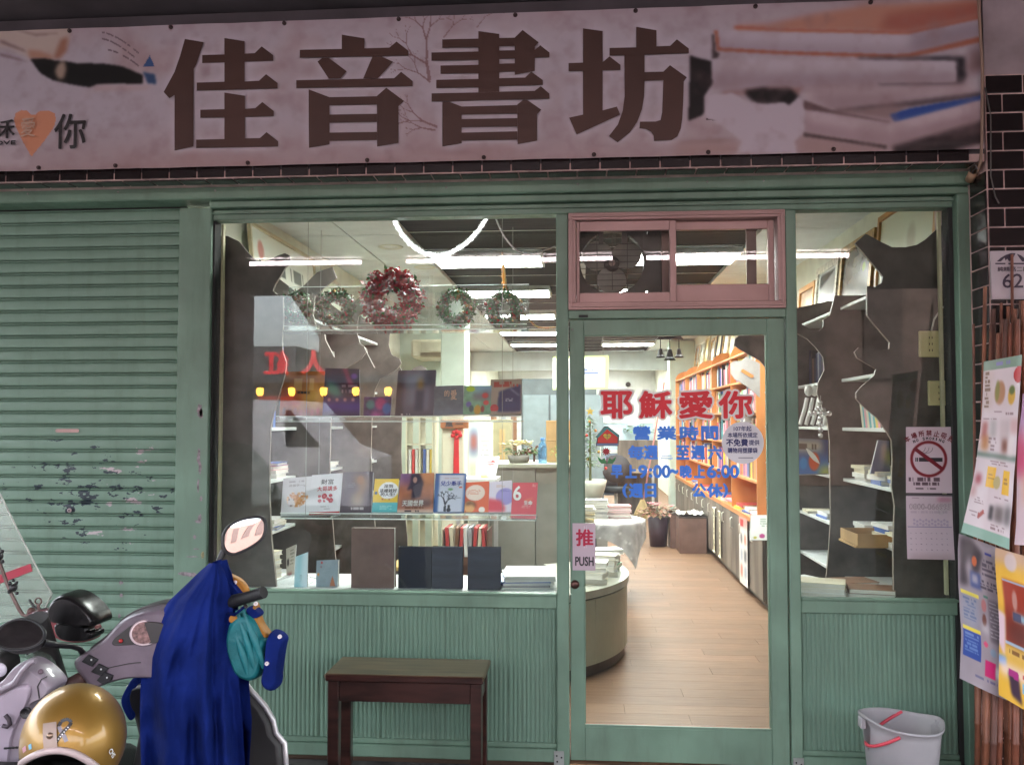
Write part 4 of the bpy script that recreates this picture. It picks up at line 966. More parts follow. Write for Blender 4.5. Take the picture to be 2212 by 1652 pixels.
cover_book([(860, 800), (942, 799), (936, 896), (853, 898)], .20, .27, c, 'big grey violet book with a lamp lit doorway on its cover', 'book', .018)
c = Cv(44, 42, (96, 104, 114)).noise(.25, 5, 4).rect(0, .8, 1, 1, (118, 122, 140), 4, .7).rect(.03, .45, .97, .48, (150, 140, 130), 1, .5)
th, fr = cover_book([(938, 834), (1001, 832), (1000, 894), (937, 896)], .20, .24, c, 'square grey blue book with gold brush lettering on the middle acrylic shelf', 'book', .014)
ctext(th, fr, [('愛', .58, .50, .20, .34, .0006), ('的', .36, .62, .17, .22, .0003)], IKG)
c = Cv(44, 42, (128, 168, 140)).noise(.4, 6, 7).rect(.35, 0, 1, .25, (130, 170, 205), 5, .9).poly([(.3, .35), (1, .15), (1, .5), (.4, .5)], (120, 100, 120), 3, .8).ell(.78, .35, .14, .12, (190, 60, 60), .7).ell(.2, .65, .12, .12, (110, 100, 170), .7).ell(.82, .6, .12, .1, (200, 50, 50), .6).ell(.52, .85, .14, .2, (200, 150, 60), .5).ell(.3, .8, .1, .14, (70, 90, 90), .6).ell(.7, .82, .08, .14, (150, 60, 60), .6).ell(.24, .12, .17, .1, (180, 210, 50), .3)
cover_book([(1003, 833), (1062, 833), (1060, 894), (999, 895)], .20, .24, c, "children's picture book with a lime green sticker on its cover", 'book', .014)
c = Cv(52, 52, (170, 150, 136)).poly([(.28, .36), (.97, .16), (.97, .93), (.26, .93)], (40, 46, 92), 1).poly([(.3, .7), (.95, .6), (.95, .92), (.28, .92)], (60, 70, 120), 6, .6).poly([(.62, .28), (.66, .27), (.93, .47), (.9, .48)], (190, 200, 220), 1, .8).text(.1, .06, .92, .24, (180, 70, 60), 2, 3, .9, .1).text(.5, .55, .75, .66, (190, 190, 210), 2, 8, .8)
th, fr = cover_book([(1060, 820), (1127, 818), (1126, 893), (1056, 895)], .20, .25, c, 'boxed set with a tan border and a navy night picture', 'boxed_set', .03, 'boxed set')
MB().lathe([(.0001, .0), (.020, .0)], fr['o'] + fr['r'] * .025 + fr['u'] * .03 + Vector((0, -.004, 0)), 14, Matrix.Rotation(R(90), 3, 'X'), False).build('red_seal', mat('red seal print', (.5, .02, .03), .5), th)

# third acrylic shelf
yb, yt = .20, .28
c = Cv(42, 50, (226, 226, 234)).noise(.06, 3, 1)
for i in range(160):
    a = random.uniform(0, 6.28); rr = random.random(); c.ell(.52 + .36 * rr * math.cos(a), .58 + .19 * rr * math.sin(a), .045, .03, random.choice([(214, 150, 90), (196, 128, 70), (226, 172, 118)]), .7, .8)
c.ell(.32, .66, .13, .13, (200, 196, 200), .4, .9).ell(.25, .58, .025, .02, (40, 40, 40), .4).ell(.40, .59, .025, .02, (40, 40, 40), .4).ell(.33, .74, .05, .02, (110, 90, 90), .5)
c.text(.2, .10, .85, .15, (150, 150, 160), 1, 3, .6)
th, fr = cover_book([(612, 1033), (676, 1028), (669, 1112), (606, 1114)], yb, yt, c, 'white book with an orange ruffled lion, leftmost on the lowest acrylic shelf', 'book', .016)
ctext(th, fr, [('這個字一個', .22, .76, .62, .07, 0)], mat('grey print ink', (.22, .22, .24), .5))
c = Cv(42, 52, (228, 228, 236)).rect(0, .94, 1, 1, (176, 40, 52), 0)
for u, v, r_ in ((.30, .55, .05), (.46, .55, .09), (.66, .54, .06), (.32, .66, .06), (.46, .67, .04), (.58, .62, .05), (.68, .66, .08)): c.ell(u, v, r_, r_ * .8, (186, 50, 70), .2).ell(u, v, r_ * .45, r_ * .36, (226, 160, 165), .3, .7)
c.text(.36, .80, .72, .88, (120, 120, 130), 3, 4, .5)
th, fr = cover_book([(674, 1026), (741, 1021), (733, 1110), (667, 1112)], yb, yt, c, 'white book with red circles and a red stripe along its foot', 'book', .018)
ctext(th, fr, [('財富', .34, .75, .40, .13, .0003)], IK); ctext(th, fr, [('大哥講多', .22, .585, .66, .12, .0006)], IKR)
c = Cv(40, 50, (74, 64, 76)).noise(.2, 4, 9).poly([(.36, .1), (.8, .1), (.85, .35), (.7, .6), (.5, .7), (.4, .6), (.62, .4), (.45, .3)], (168, 120, 74), 4, .75).rect(.35, .6, .75, .84, (170, 150, 130), 4, .7).ell(.6, .2, .13, .13, (150, 100, 70), .7, .7).text(.35, .87, .85, .92, (210, 205, 210), 1, 2, .8, 0).text(.2, .28, .45, .4, (150, 145, 160), 3, 5, .5)
cover_book([(741, 1020), (806, 1018), (801, 1107), (734, 1107)], yb, yt, c, 'dark violet book with a golden figure praying on its cover', 'book', .014)
c = Cv(40, 44, (226, 190, 74)).rect(0, .72, 1, 1, (98, 176, 186), 0).ell(.6, .35, .42, .26, (235, 235, 240), .1).ell(.1, .43, .06, .05, (70, 110, 160), .4).text(.35, .6, .8, .68, (170, 90, 70), 1, 1, .8).text(.3, .8, .8, .94, (170, 215, 215), 3, 2, .7)
th, fr = cover_book([(810, 1034), (862, 1034), (857, 1106), (803, 1106)], yb, yt, c, 'yellow and turquoise book with a white cloud of handwriting', 'book', .014)
ctext(th, fr, [('深到', .40, .72, .36, .11, .0005), ('這樣就好', .24, .585, .70, .11, .0005), ('的人生!', .30, .475, .55, .10, .0005)], IK)
c = Cv(48, 50, (176, 116, 96)).noise(.5, 4, 3).rect(0, 0, .4, .35, (120, 90, 150), 6, .8).poly([(.6, 0), (1, 0), (1, .3), (.7, .4)], (210, 140, 90), 5, .7).rect(0, .3, .3, .6, (200, 120, 80), 6, .6).poly([(.32, .02), (.55, 0), (.62, .1), (.7, .25), (.62, .62), (.38, .66), (.36, .4), (.22, .45), (.3, .25)], (56, 50, 70), 1, .95).ell(.44, .17, .07, .09, (190, 150, 140), .5).poly([(.1, .68), (.95, .66), (.95, .84), (.1, .86)], (96, 90, 104), 3, .7).rect(0, .93, 1, 1, (220, 200, 190), 1, .8).text(.2, .955, .7, .985, (60, 50, 60), 1, 3, .9, 0).text(.2, .875, .75, .9, (110, 70, 50), 1, 4, .8, 0)
th, fr = cover_book([(866, 1023), (938, 1021), (935, 1106), (858, 1106)], yb, yt, c, 'book with a caped figure before a fiery sunset on its cover', 'book', .016)
ctext(th, fr, [('天國世界', .12, .155, .60, .15, .0006)], IKW)
c = Cv(48, 54, (204, 208, 228)).rect(0, 0, .13, 1, (64, 100, 160), 1).rect(.0, 0, 1, .04, (64, 100, 160), 0).rect(.95, 0, 1, 1, (90, 120, 180), 1).rect(.8, .34, .9, .39, (226, 110, 70), 0)
def twig(u, v, a, l, wd, d):
    u2, v2 = u + l * math.cos(a), v - l * .9 * math.sin(a); nx, ny = -math.sin(a) * wd, -math.cos(a) * wd
    c.poly([(u - nx, v - ny), (u + nx, v + ny), (u2 + nx * .6, v2 + ny * .6), (u2 - nx * .6, v2 - ny * .6)], (50, 52, 66), 0, .9)
    if d:
        for da in (.55, -.5): twig(u2, v2, a + da + random.uniform(-.2, .2), l * .72, wd * .7, d - 1)
twig(.37, 1.0, 1.55, .22, .045, 4); c.ell(.5, .86, .05, .045, (50, 50, 64), .3).ell(.5, .95, .08, .06, (50, 50, 64), .3).text(.42, .58, .9, .68, (110, 112, 130), 2, 3, .7).text(.3, .12, .8, .17, (190, 150, 150), 1, 4, .7).ell(.52, .42, .1, .04, (120, 160, 120), .6)
th, fr = cover_book([(941, 1022), (1007, 1022), (1001, 1105), (936, 1105)], yb, yt, c, 'pale blue book with a bare tree and a reading child on its cover', 'book', .02, edge=BC['blue'])
ctext(th, fr, [('兒少牽手', .2, .665, .70, .13, .0007)], IKB)
c = Cv(42, 46, (214, 104, 76)).ell(.42, .36, .42, .27, (225, 205, 195), .1).ell(.2, .82, .24, .2, (214, 160, 110), .2).poly([(0, .72), (.2, .62), (.45, .7), (.5, .9), (.42, .82), (.3, .74), (.1, .78)], (96, 60, 44), 2).ell(.72, .92, .14, .1, (230, 220, 215), .2).text(.12, .26, .72, .44, (200, 110, 90), 4, 5, .7)
cover_book([(1006, 1042), (1057, 1039), (1055, 1106), (1003, 1106)], yb, yt, c, 'orange book with a cartoon head and a speech bubble', 'book', .014)
c = Cv(36, 46, (214, 206, 224)).ell(.7, .5, .42, .28, (160, 150, 210), .15).poly([(0, .55), (.5, .62), (.72, .85), (.68, 1), (0, 1)], (210, 80, 96), 2).text(.3, .12, .7, .2, (210, 160, 120), 2, 3, .6).text(.5, .28, .9, .36, (120, 110, 180), 2, 3, .7)
cover_book([(1058, 1041), (1106, 1037), (1105, 1106), (1055, 1106)], yb, yt, c, 'white book with lilac and red round shapes', 'book', .014)
c = Cv(42, 50, (206, 88, 100)).noise(.08, 3, 3).text(.8, .06, .97, .12, (230, 190, 190), 2, 1, .8).poly([(.5, .5), (.85, .42), (.85, .45), (.5, .54)], (220, 150, 100), 1, .8).text(.4, .64, .8, .72, (235, 200, 200), 2, 7, .6)
th, fr = cover_book([(1108, 1042), (1162, 1042), (1157, 1121), (1103, 1119)], .18, .28, c, 'red book with a big white figure six on its cover', 'book', .014)
ctext(th, fr, [('6', .06, .50, .30, .40, .002)], IKW); ctext(th, fr, [('生命', .50, .38, .34, .12, .0006)], IKW)

# the foot of the window: display table, volumes standing on it
WT = mat('white laminate', (.74, .76, .76), .35, var=.03)
dt = thing('display_table', 'narrow white table just inside the big window under the acrylic shelves', 'table', (-.9, .3, 0))
MB().bbox(-1.685, -.112, .055, .50, .715, .745, .003).build('table_top', WT, dt)
for x in (-1.62, -.2):
    for y in (.08, .46): MB().box(x - .02, x + .02, y - .02, y + .02, .0065, .7145).build('leg', PALE, dt)
ZT = .745
def stand(u0, u1, vt, vb, Y, t, m, name, label, cat='book', lean=.0, group=None, pages=True):
    a = at(u0, vb, Y); b = at(u1, vb, Y); top = at((u0 + u1) / 2, vt, Y).z; x0, x1 = a.x, b.x
    th = thing(name, label, cat, ((x0 + x1) / 2, Y, ZT), group)
    c = MB().bbox(x0, x1, Y, Y + .004, ZT, top, .0012).bbox(x0, x1, Y + t - .004, Y + t, ZT, top, .0012).box(x0, x0 + .003, Y + .0042, Y + t - .0042, ZT, top)
    c.build('cover', m, th)
    if pages: MB().box(x0 + .0032, x1 - .004, Y + .0044, Y + t - .0044, ZT + .003, top - .004).build('pages', PAGES, th)
    return th
BRC = mat('brown cloth cover', (.20, .125, .115), .75, var=.12, vscale=8, bump=.3, bscale=300); NVY = mat('navy cloth cover', (.035, .037, .062), .6, var=.25, vscale=4, bump=.3, bscale=300, stretch=(1, 1, 6))
stand(758, 851, 1140, 1276, .12, .05, BRC, 'book', 'big brown cloth bound book standing on the window ledge')
NV2 = mat('navy leather cover', (.024, .026, .040), .35, var=.2)
th = stand(860, 932, 1181, 1276, .13, .03, NV2, 'book', 'left half of a pair of navy books standing side by side')
stand(933, 999, 1181, 1276, .13, .03, NVY, 'book', 'right half of a pair of navy books standing side by side')
stand(1010, 1081, 1182, 1277, .12, .035, NVY, 'book', 'single navy book standing right of the navy pair')
c = Cv(34, 44, (136, 150, 162)).noise(.12, 5, 2).poly([(.75, .5), (.9, .86), (.62, .86)], (160, 96, 64), 0).ell(.24, .08, .06, .04, (190, 50, 60), .4).ell(.1, .46, .06, .06, (200, 130, 70), .6).ell(.22, .22, .05, .04, (130, 110, 120), .6).rect(.05, .95, .15, 1, (50, 60, 110), 0).rect(.3, .97, .45, 1, (190, 60, 60), 0)
cover_book([(684, 1210), (731, 1208), (729, 1276), (682, 1276)], .13, .15, c, 'small grey hardcover with a little orange tree on its cover', 'book', .02)
c = Cv(30, 52, (206, 222, 232)).poly([(.1, 0), (.6, 0), (.45, 1), (0, 1)], (130, 190, 205), 5, .7).text(.4, .55, .62, .75, (120, 140, 150), 5, 3, .6).rect(.0, .85, .5, 1, (110, 190, 200), 4, .6)
th, fr = cover_book([(638, 1202), (665, 1192), (663, 1276), (635, 1276)], .12, .14, c, 'pale blue folded leaflet standing open on the window ledge', 'leaflet', .006, 'leaflet')
for k in range(7):
    flat_book(-.255 + random.uniform(-.012, .012), .30, ZT + .0004 + k * .0085, .24, .30, .008, R(4) + random.uniform(-.1, .1), ('white', 'navy', 'white', 'blue', 'white', 'grey', 'white')[k], f"thin {('white','navy','white','blue','white','grey','white')[k]} booklet {NUM[min(k,7)]} of the right hand ledge pile", 'booklets piled on the window ledge')
for k in range(6):
    p = at(540, 1268, .22)
    flat_book(p.x - .02 + random.uniform(-.006, .01), .30, ZT + .0004 + k * .0225, .17, .23, .0215, R(-18) + random.uniform(-.06, .06), 'cream', f'cream paperback {NUM[k]} in the stack behind the scooter mirror', 'cream paperbacks on the window ledge')
p = at(616, 1270, .2)
o = MB().grid(lambda u, v: Vector((p.x - .07 + .2 * u + .02 * v, .16 + .16 * v, ZT + .004 + .035 * math.sin(math.pi * u) * math.sin(math.pi * v) * (1 + .6 * mnoise.noise(Vector((u * 5, v * 5, 2)))) + .006 * abs(mnoise.noise(Vector((u * 14, v * 14, 1)))))), 22, 16).build('plastic_bag', clear('crinkled cellophane', (.92, .95, .96), f0=.10, rough=.15, haze=.14), base=(p.x, .25, ZT))
tag(o, 'clear crumpled plastic bag lying on the window ledge beside the leaflet', 'bag')
c = Cv(26, 46, (190, 186, 176)).rect(.1, .35, .3, .55, (40, 40, 44), 1).rect(.1, .8, .7, 1, (140, 80, 86), 2).text(.4, .1, .9, .6, (120, 116, 110), 5, 3, .6)
cover_book([(618, 1185), (640, 1175), (634, 1250), (619, 1255)], .40, .44, c, 'narrow grey card standing behind the front tree board', 'card', .006, 'card')
# ================================================================== acrylic display shelves in the window
ACR = clear('clear acrylic', (.96, .985, .98), f0=.05, haze=.02)
ACE = mat('acrylic edge painted as lit', (.86, .90, .90), .25, var=.03, transl=.5)  # white strips stand in for the light that acrylic edges catch
def acrylic(label, u0, u1, vtop, vbot, y0, y1, back=None):
    a = at(u0, vbot, y0); b = at(u1, vbot, y0); zt = at((u0 + u1) / 2, vtop, y0).z; zb = (a.z + b.z) / 2
    t = thing('acrylic_shelf', label, 'shelf', ((a.x + b.x) / 2, y0, zb), 'clear acrylic shelves in the big window')
    MB().box(a.x, b.x, y0 + .004, y1, zb + .0005, zb + .0045).build('shelf_board', ACR, t)
    MB().box(a.x, b.x, y0, y0 + .0035, zb, zt - .0042).build('front_lip', ACR, t)
    MB().box(a.x, b.x, y0 - .0005, y0 + .004, zt - .004, zt).build('lip_edge', ACE, t)
    MB().box(a.x, b.x, y0 - .0012, y0 - .0002, zb - .001, zb + .0045).build('foot_edge', ACE, t)
    if back:
        MB().box(a.x, b.x - .0, y1 + .0005, y1 + .0035, zb, zb + back).build('back_plate', ACR, t)
        MB().box(a.x, b.x, y1 + .0004, y1 + .0036, zb + back + .0002, zb + back + .003).build('back_edge', ACE, t)
    return t, a.x, b.x, zb, zt
YA = .165
tA = acrylic('top clear acrylic shelf carrying the Christmas wreaths', 597, 1138, 701, 713, YA, .34, .24)
tB = acrylic('middle clear acrylic shelf carrying albums and books', 596, 1126, 898, 911, YA, .33)
tC = acrylic('lowest clear acrylic shelf carrying nine books', 605, 1158, 1109, 1122, YA, .33)
# hanging cords of the shelves
CORD = mat('thin steel cord', (.35, .35, .34), .4, metal=.6)
for i, (u, y) in enumerate(((662, .16), (690, .35), (1085, .16), (1108, .35))):
    x = at(u, 910, y).x
    o = MB().tube([(x, y, 2.5), (x, y, tC[3])], .0013, 5).build('shelf_cord', CORD, base=(x, y, 2.2))
    tag(o, f"thin steel cord holding the acrylic shelves, {('front left','rear left','front right','rear right')[i]}", 'cord', 'cords of the acrylic shelves')
# ------------------------------------------------------------------ wreaths in clear bags
LEAF = [mat('wreath leaf green', (.035, .15, .035), .5, var=.4, vscale=60), mat('wreath leaf brown', (.16, .08, .04), .5, var=.4, vscale=60), mat('wreath tinsel red', (.40, .010, .022), .35, var=.4, vscale=60)]
BERRY = [mat('red berry', (.45, .015, .02), .15, coat=.6), mat('gold bauble', (.50, .33, .10), .25, metal=.7), mat('brown cone', (.20, .09, .04), .6), mat('green bauble', (.06, .20, .08), .3)]
CELLO = clear('cellophane bag', (.95, .97, .97), f0=.10, rough=.12, haze=.01)
def wreath(u, v, Rr, tube, label, kinds, berries, seed, bag):
    rs = random.Random(seed); Y = .245; c = at(u, v, Y); k = Rr * (Y + 4) / FPX; tb = tube * (Y + 4) / FPX
    t = thing('wreath', label, 'wreath', c, 'Christmas wreaths on the top acrylic shelf')
    for gi, (mi, n) in enumerate(kinds):
        m = MB()
        for _ in range(int(n * 1.8)):
            a = rs.uniform(0, 6.283); rr = k + max(-.85, min(.85, rs.gauss(0, .42))) * tb; yy = rs.gauss(-.2, .42) * tb
            p = c + Vector((rr * math.cos(a), yy, rr * math.sin(a))); d = Vector((rs.gauss(0, 1), rs.gauss(0, .7), rs.gauss(0, 1))).normalized(); w_ = d.orthogonal().normalized()
            L_ = tb * rs.uniform(.30, .62); wd = L_ * .30
            m.add([p, p + d * L_ * .5 + w_ * wd, p + d * L_, p + d * L_ * .5 - w_ * wd], [(0, 1, 2, 3)])
        m.build('foliage', LEAF[mi], t)
    m = MB()
    for i in range(26):
        a = 6.283 * i / 26; m.tube([c + Vector((k * math.cos(a), 0, k * math.sin(a))), c + Vector((k * math.cos(a + .25), 0, k * math.sin(a + .25)))], tb * .66, 8, False)
    m.build('ring', LEAF[kinds[0][0]], t)
    for bi, n, r0 in berries:
        for i in range(n):
            a = rs.uniform(0, 6.283); rr = k + rs.uniform(-.7, .7) * tb
            r_ = r0 * rs.uniform(.75, 1.2)
            MB().ball((c.x + rr * math.cos(a), c.y - rs.uniform(.3, .9) * tb, c.z + rr * math.sin(a)), r_, 8).build('berry', BERRY[bi], t)
    if bag:
        u0, v0, u1, v1 = bag; A = at(u0, v0, .19); B = at(u1, v1, .19)
        def bagf(yo, s):
            def f(p, q):
                x = A.x + (B.x - A.x) * p; z = A.z + (B.z - A.z) * q; e = math.sin(math.pi * min(1, max(0, p))) * (1 if q > .15 else .3 + q * 4)
                n = mnoise.noise(Vector((x * 22, z * 22, s))) * .013 + abs(mnoise.noise(Vector((x * 55, z * 40, s + 3)))) * .012
                return Vector((x + .004 * mnoise.noise(Vector((z * 30, q * 3, s))), yo + n - .010 * e * (1 if yo < .25 else -1), z + .008 * mnoise.noise(Vector((x * 18, 0, s + 9))) * (1 - q)))
            return f
        MB().grid(bagf(.192, seed), 30, 26).build('bag', CELLO, t); MB().grid(bagf(.31, seed + 5), 16, 14).build('bag', CELLO, t)
    return t
wreath(640, 664, 26, 14.5, 'small dark green wreath half hidden at the left end of the acrylic shelf', [(0, 420), (1, 160)], [(2, 8, .009), (1, 3, .007)], 3, (612, 625, 682, 701))
wreath(727, 667, 30, 15.5, 'small rust and green wreath with a white ribbon, left of the big red wreath', [(0, 380), (1, 380)], [(2, 10, .009), (0, 5, .008), (1, 4, .008)], 4, (686, 630, 774, 701))
wreath(848, 648, 46, 25, 'big red tinsel wreath with shiny red berries', [(2, 1500), (0, 300)], [(0, 26, .016)], 5, (778, 588, 925, 702))
wreath(986, 666, 30, 16, 'small green wreath with gold baubles, right of the big red wreath', [(0, 620), (1, 160)], [(1, 9, .010), (2, 8, .009), (0, 4, .008)], 6, (940, 633, 1036, 702))
wreath(1089, 668, 30, 15.5, 'small green and red wreath at the right end of the acrylic shelf', [(0, 460), (1, 260)], [(0, 9, .009), (1, 8, .009), (2, 5, .009)], 7, (1040, 634, 1142, 705))
# ------------------------------------------------------------------ tinsel garlands
def tinsel(pts, Y0, Y1, label, m, rad=.012, per=70, seed=1):
    rs = random.Random(seed); P = [at(u, v, Y0 + (Y1 - Y0) * i / (len(pts) - 1)) for i, (u, v) in enumerate(pts)]
    # smooth the sagging line
    for _ in range(3):
        q = [P[0]]
        for a, b in zip(P[:-1], P[1:]): q += [a * .75 + b * .25, a * .25 + b * .75]
        P = q + [P[-1]]
    mb = MB().tube(P, rad * .38, 6)
    for a, b in zip(P[:-1], P[1:]):
        n = max(1, int((b - a).length * per * 14))
        for _ in range(n):
            p = a.lerp(b, rs.random()); d = Vector((rs.gauss(0, 1), rs.gauss(0, 1), rs.gauss(0, 1))).normalized(); w_ = d.orthogonal().normalized() * rad * .14
            mb.add([p - w_, p + w_, p + d * rad * rs.uniform(.6, 1.2)], [(0, 1, 2)])
    o = mb.build('tinsel', m, base=P[len(P) // 2]); tag(o, label, 'garland', 'tinsel garlands inside the window'); return o
TSW = mat('white tinsel', (.9, .9, .9), .4, var=.02, emit=(1, 1, 1), estr=.16); TSS = mat('pinkish silver tinsel', (.55, .46, .47), .25, metal=.6); TSC = mat('red and gold tinsel', (.45, .10, .06), .3, metal=.4, col2=(.20, .22, .05), vscale=40); TSG = mat('orange gold tinsel', (.55, .22, .03), .3, metal=.5)  # emission added to the white tinsel so it burns out white
tinsel([(851, 474), (866, 505), (890, 532), (920, 549), (947, 553), (975, 546), (1005, 528), (1032, 500), (1050, 473)], .13, .13, 'thick white tinsel garland with an added glow sagging across the top of the big window', TSW, .017, 200)
tinsel([(1072, 474), (1085, 505), (1105, 533), (1128, 549), (1150, 550), (1175, 541), (1199, 533)], .13, .13, 'pinkish silver tinsel garland at the top right of the big window', TSS, .013)
tinsel([(1085, 545), (1090, 580), (1092, 610), (1098, 640), (1120, 668), (1141, 686), (1155, 705), (1175, 709), (1200, 707)], .6, .5, 'red and gold tinsel hanging behind the wreaths down to the door post', TSC, .010)
tinsel([(1086, 572), (1087, 590), (1089, 610), (1090, 632)], .75, .75, 'short orange gold tinsel hanging above the right wreath', TSG, .016)
# ================================================================== pictures standing on top of the wall cases
FRM = {'pale': mat('pale wood frame', (.55, .46, .30), .45), 'gold': mat('carved gold frame', (.42, .25, .07), .4, metal=.3, var=.3, vscale=30, bump=.5, bscale=60), 'black': mat('black frame', (.03, .025, .025), .4), 'orange': mat('orange wood frame', (.50, .22, .05), .4), 'silver': mat('white gold frame', (.60, .54, .44), .4, var=.25, vscale=40, bump=.6, bscale=70)}
PIC = printed('printed picture', .25, spec=.5)
def wall_picture(y0, y1, z0, h, side, cv, fr, label, lean=.12, fw=.03, off=.0):
    """picture standing on a shelf against a side wall, facing the room"""
    x = (RX - .02 - off) if side > 0 else (LX + .02 + off); s = -side
    nz = Vector((s * math.cos(lean), 0, math.sin(lean))); up = Vector((-s * math.sin(lean), 0, math.cos(lean)))
    base = Vector((x + s * (h * math.sin(lean) + .01), 0, z0 + .001)); t = thing('framed_picture', label, 'picture', (base.x, (y0 + y1) / 2, z0), 'framed pictures standing on the wall cases')
    Pt = lambda y, k: base + up * k + Vector((0, y, 0))
    f = MB()
    for a0, a1, k0, k1 in ((y0, y1, 0, fw), (y0, y1, h - fw, h), (y0, y0 + fw, fw, h - fw), (y1 - fw, y1, fw, h - fw)):
        f.prism([Pt(a0, k0), Pt(a1, k0), Pt(a1, k1), Pt(a0, k1)], nz * .022)
    f.build('frame', FRM[fr], t, fix=True)
    ya, yb = (y1 - fw, y0 + fw) if side > 0 else (y0 + fw, y1 - fw)
    ya, yb = yb, ya
    o = nz * .008
    if side > 0: q = (Pt(y1 - fw, h - fw) + o, Pt(y0 + fw, h - fw) + o, Pt(y0 + fw, fw) + o, Pt(y1 - fw, fw) + o)
    else: q = (Pt(y0 + fw, h - fw) + o, Pt(y1 - fw, h - fw) + o, Pt(y1 - fw, fw) + o, Pt(y0 + fw, fw) + o)
    sheet(cv, bil(*q), 'picture_sheet', PIC, t)
    return t, q
ZP = 2.181
c = Cv(60, 44, (226, 226, 214)).ell(.13, .25, .05, .14, (206, 140, 130), .5).ell(.16, .5, .09, .1, (110, 140, 80), .8, .8).ell(.2, .7, .08, .1, (120, 146, 90), .8, .7).text(.32, .3, .9, .5, (70, 74, 70), 1, 3, .8, .1).text(.45, .62, .9, .8, (90, 94, 90), 1, 5, .7, .1)
t, q = wall_picture(.98, 2.25, ZP, .53, -1, c, 'pale', 'big white picture with a rose and calligraphy above the left wall case', .10, .022)
c = Cv(40, 40, (226, 228, 206)).ell(.3, .7, .2, .14, (130, 160, 90), .8, .5).text(.3, .2, .9, .45, (110, 110, 100), 2, 4, .6)
wall_picture(2.4, 2.95, ZP, .46, -1, c, 'silver', 'second white picture with calligraphy deeper on the left wall case', .12, .03)
c = Cv(40, 40, (200, 190, 160)).noise(.3, 5, 5)
wall_picture(3.0, 3.2, ZP, .36, -1, c, 'black', 'dark framed picture deepest on the left wall case', .12, .03)
c = Cv(60, 46, (222, 224, 200)).ell(.6, .4, .1, .2, (186, 170, 150), .8, .6).ell(.3, .5, .25, .25, (205, 206, 180), .9, .5)
wall_picture(.40, 1.27, ZP, .54, 1, c, 'orange', 'tall pale picture in an orange frame above the right window', .08, .03)
c = Cv(60, 50, (96, 84, 74)).noise(.5, 6, 3).rect(0, .55, 1, .8, (140, 136, 130), 4, .6).rect(0, .8, 1, 1, (60, 62, 66), 3, .7).ell(.75, .38, .06, .08, (150, 170, 50), .5).ell(.4, .86, .06, .06, (180, 60, 50), .5).ell(.2, .4, .1, .16, (90, 60, 46), .7)
wall_picture(1.33, 2.0, ZP, .50, 1, c, 'gold', 'big brown painting in a carved gold frame above the right window', .10, .045)
c = Cv(50, 50, (214, 214, 208)).rect(.1, .06, .9, .55, (150, 148, 148), 2).poly([(.1, .06), (.9, .06), (.1, .3)], (40, 40, 42), 1).text(.1, .6, .8, .9, (40, 40, 40), 3, 5, .9, .1)
wall_picture(2.06, 2.62, ZP, .47, 1, c, 'silver', 'black and white calligraphy picture in an ornate silver frame', .10, .05)
c = Cv(40, 40, (150, 120, 90)).noise(.5, 5, 8)
wall_picture(2.68, 3.15, ZP, .40, 1, c, 'orange', 'brown picture in an orange frame behind the silver framed one', .10, .04)
PCOL = [(150, 140, 110), (176, 160, 90), (120, 130, 100), (96, 90, 80), (170, 150, 60), (140, 146, 150), (190, 176, 130)]
for k in range(11):
    y = 3.75 + k * .5; c = Cv(24, 34, PCOL[k % 7]).noise(.6, 5, k).rect(.2, .55, .8, .9, PCOL[(k + 3) % 7], 3, .7)
    wall_picture(y, y + .40, 2.162, random.uniform(.42, .56), 1, c, ('gold', 'black', 'gold', 'pale', 'silver')[k % 5], f'framed picture, {NTH[k]} from the front, on top of the orange bookcase', .14, .03, .03)
c = Cv(30, 34, (200, 210, 90)).rect(0, .5, 1, 1, (90, 170, 70), 4, .8)
wall_picture(1.28, 1.62, ZS[5], .27, 1, c, 'black', 'small green and yellow picture on the sixth shelf behind the second tree board', .12, .02)
c = Cv(34, 32, (60, 70, 110)).rect(0, .02, .8, .4, (190, 176, 150), 3, .9).rect(0, .5, 1, 1, (70, 120, 180), 5, .8).ell(.55, .65, .2, .3, (200, 80, 40), .5).ell(.2, .7, .14, .2, (60, 130, 190), .6).rect(.7, .8, 1, 1, (200, 190, 60), 3, .7).text(.05, .14, .75, .32, (90, 70, 60), 1, 3, .8, 0)
cover_book([(1722, 946), (1789, 950), (1789, 1022), (1722, 1024)], 1.4, 1.5, c, 'picture book with a red fox and blue sky on its cover behind the right window', 'book', .015)
c = Cv(30, 40, (120, 120, 140)).rect(.35, .1, .8, .6, (190, 160, 150), 3, .8).rect(.7, .3, 1, .7, (180, 180, 80), 4, .6).rect(0, .4, .4, 1, (80, 90, 120), 5, .7)
cover_book([(1897, 950), (1921, 952), (1923, 1023), (1880, 1022)], .55, .6, c, 'grey violet picture book leaning behind the front tree board on the right', 'book', .015)
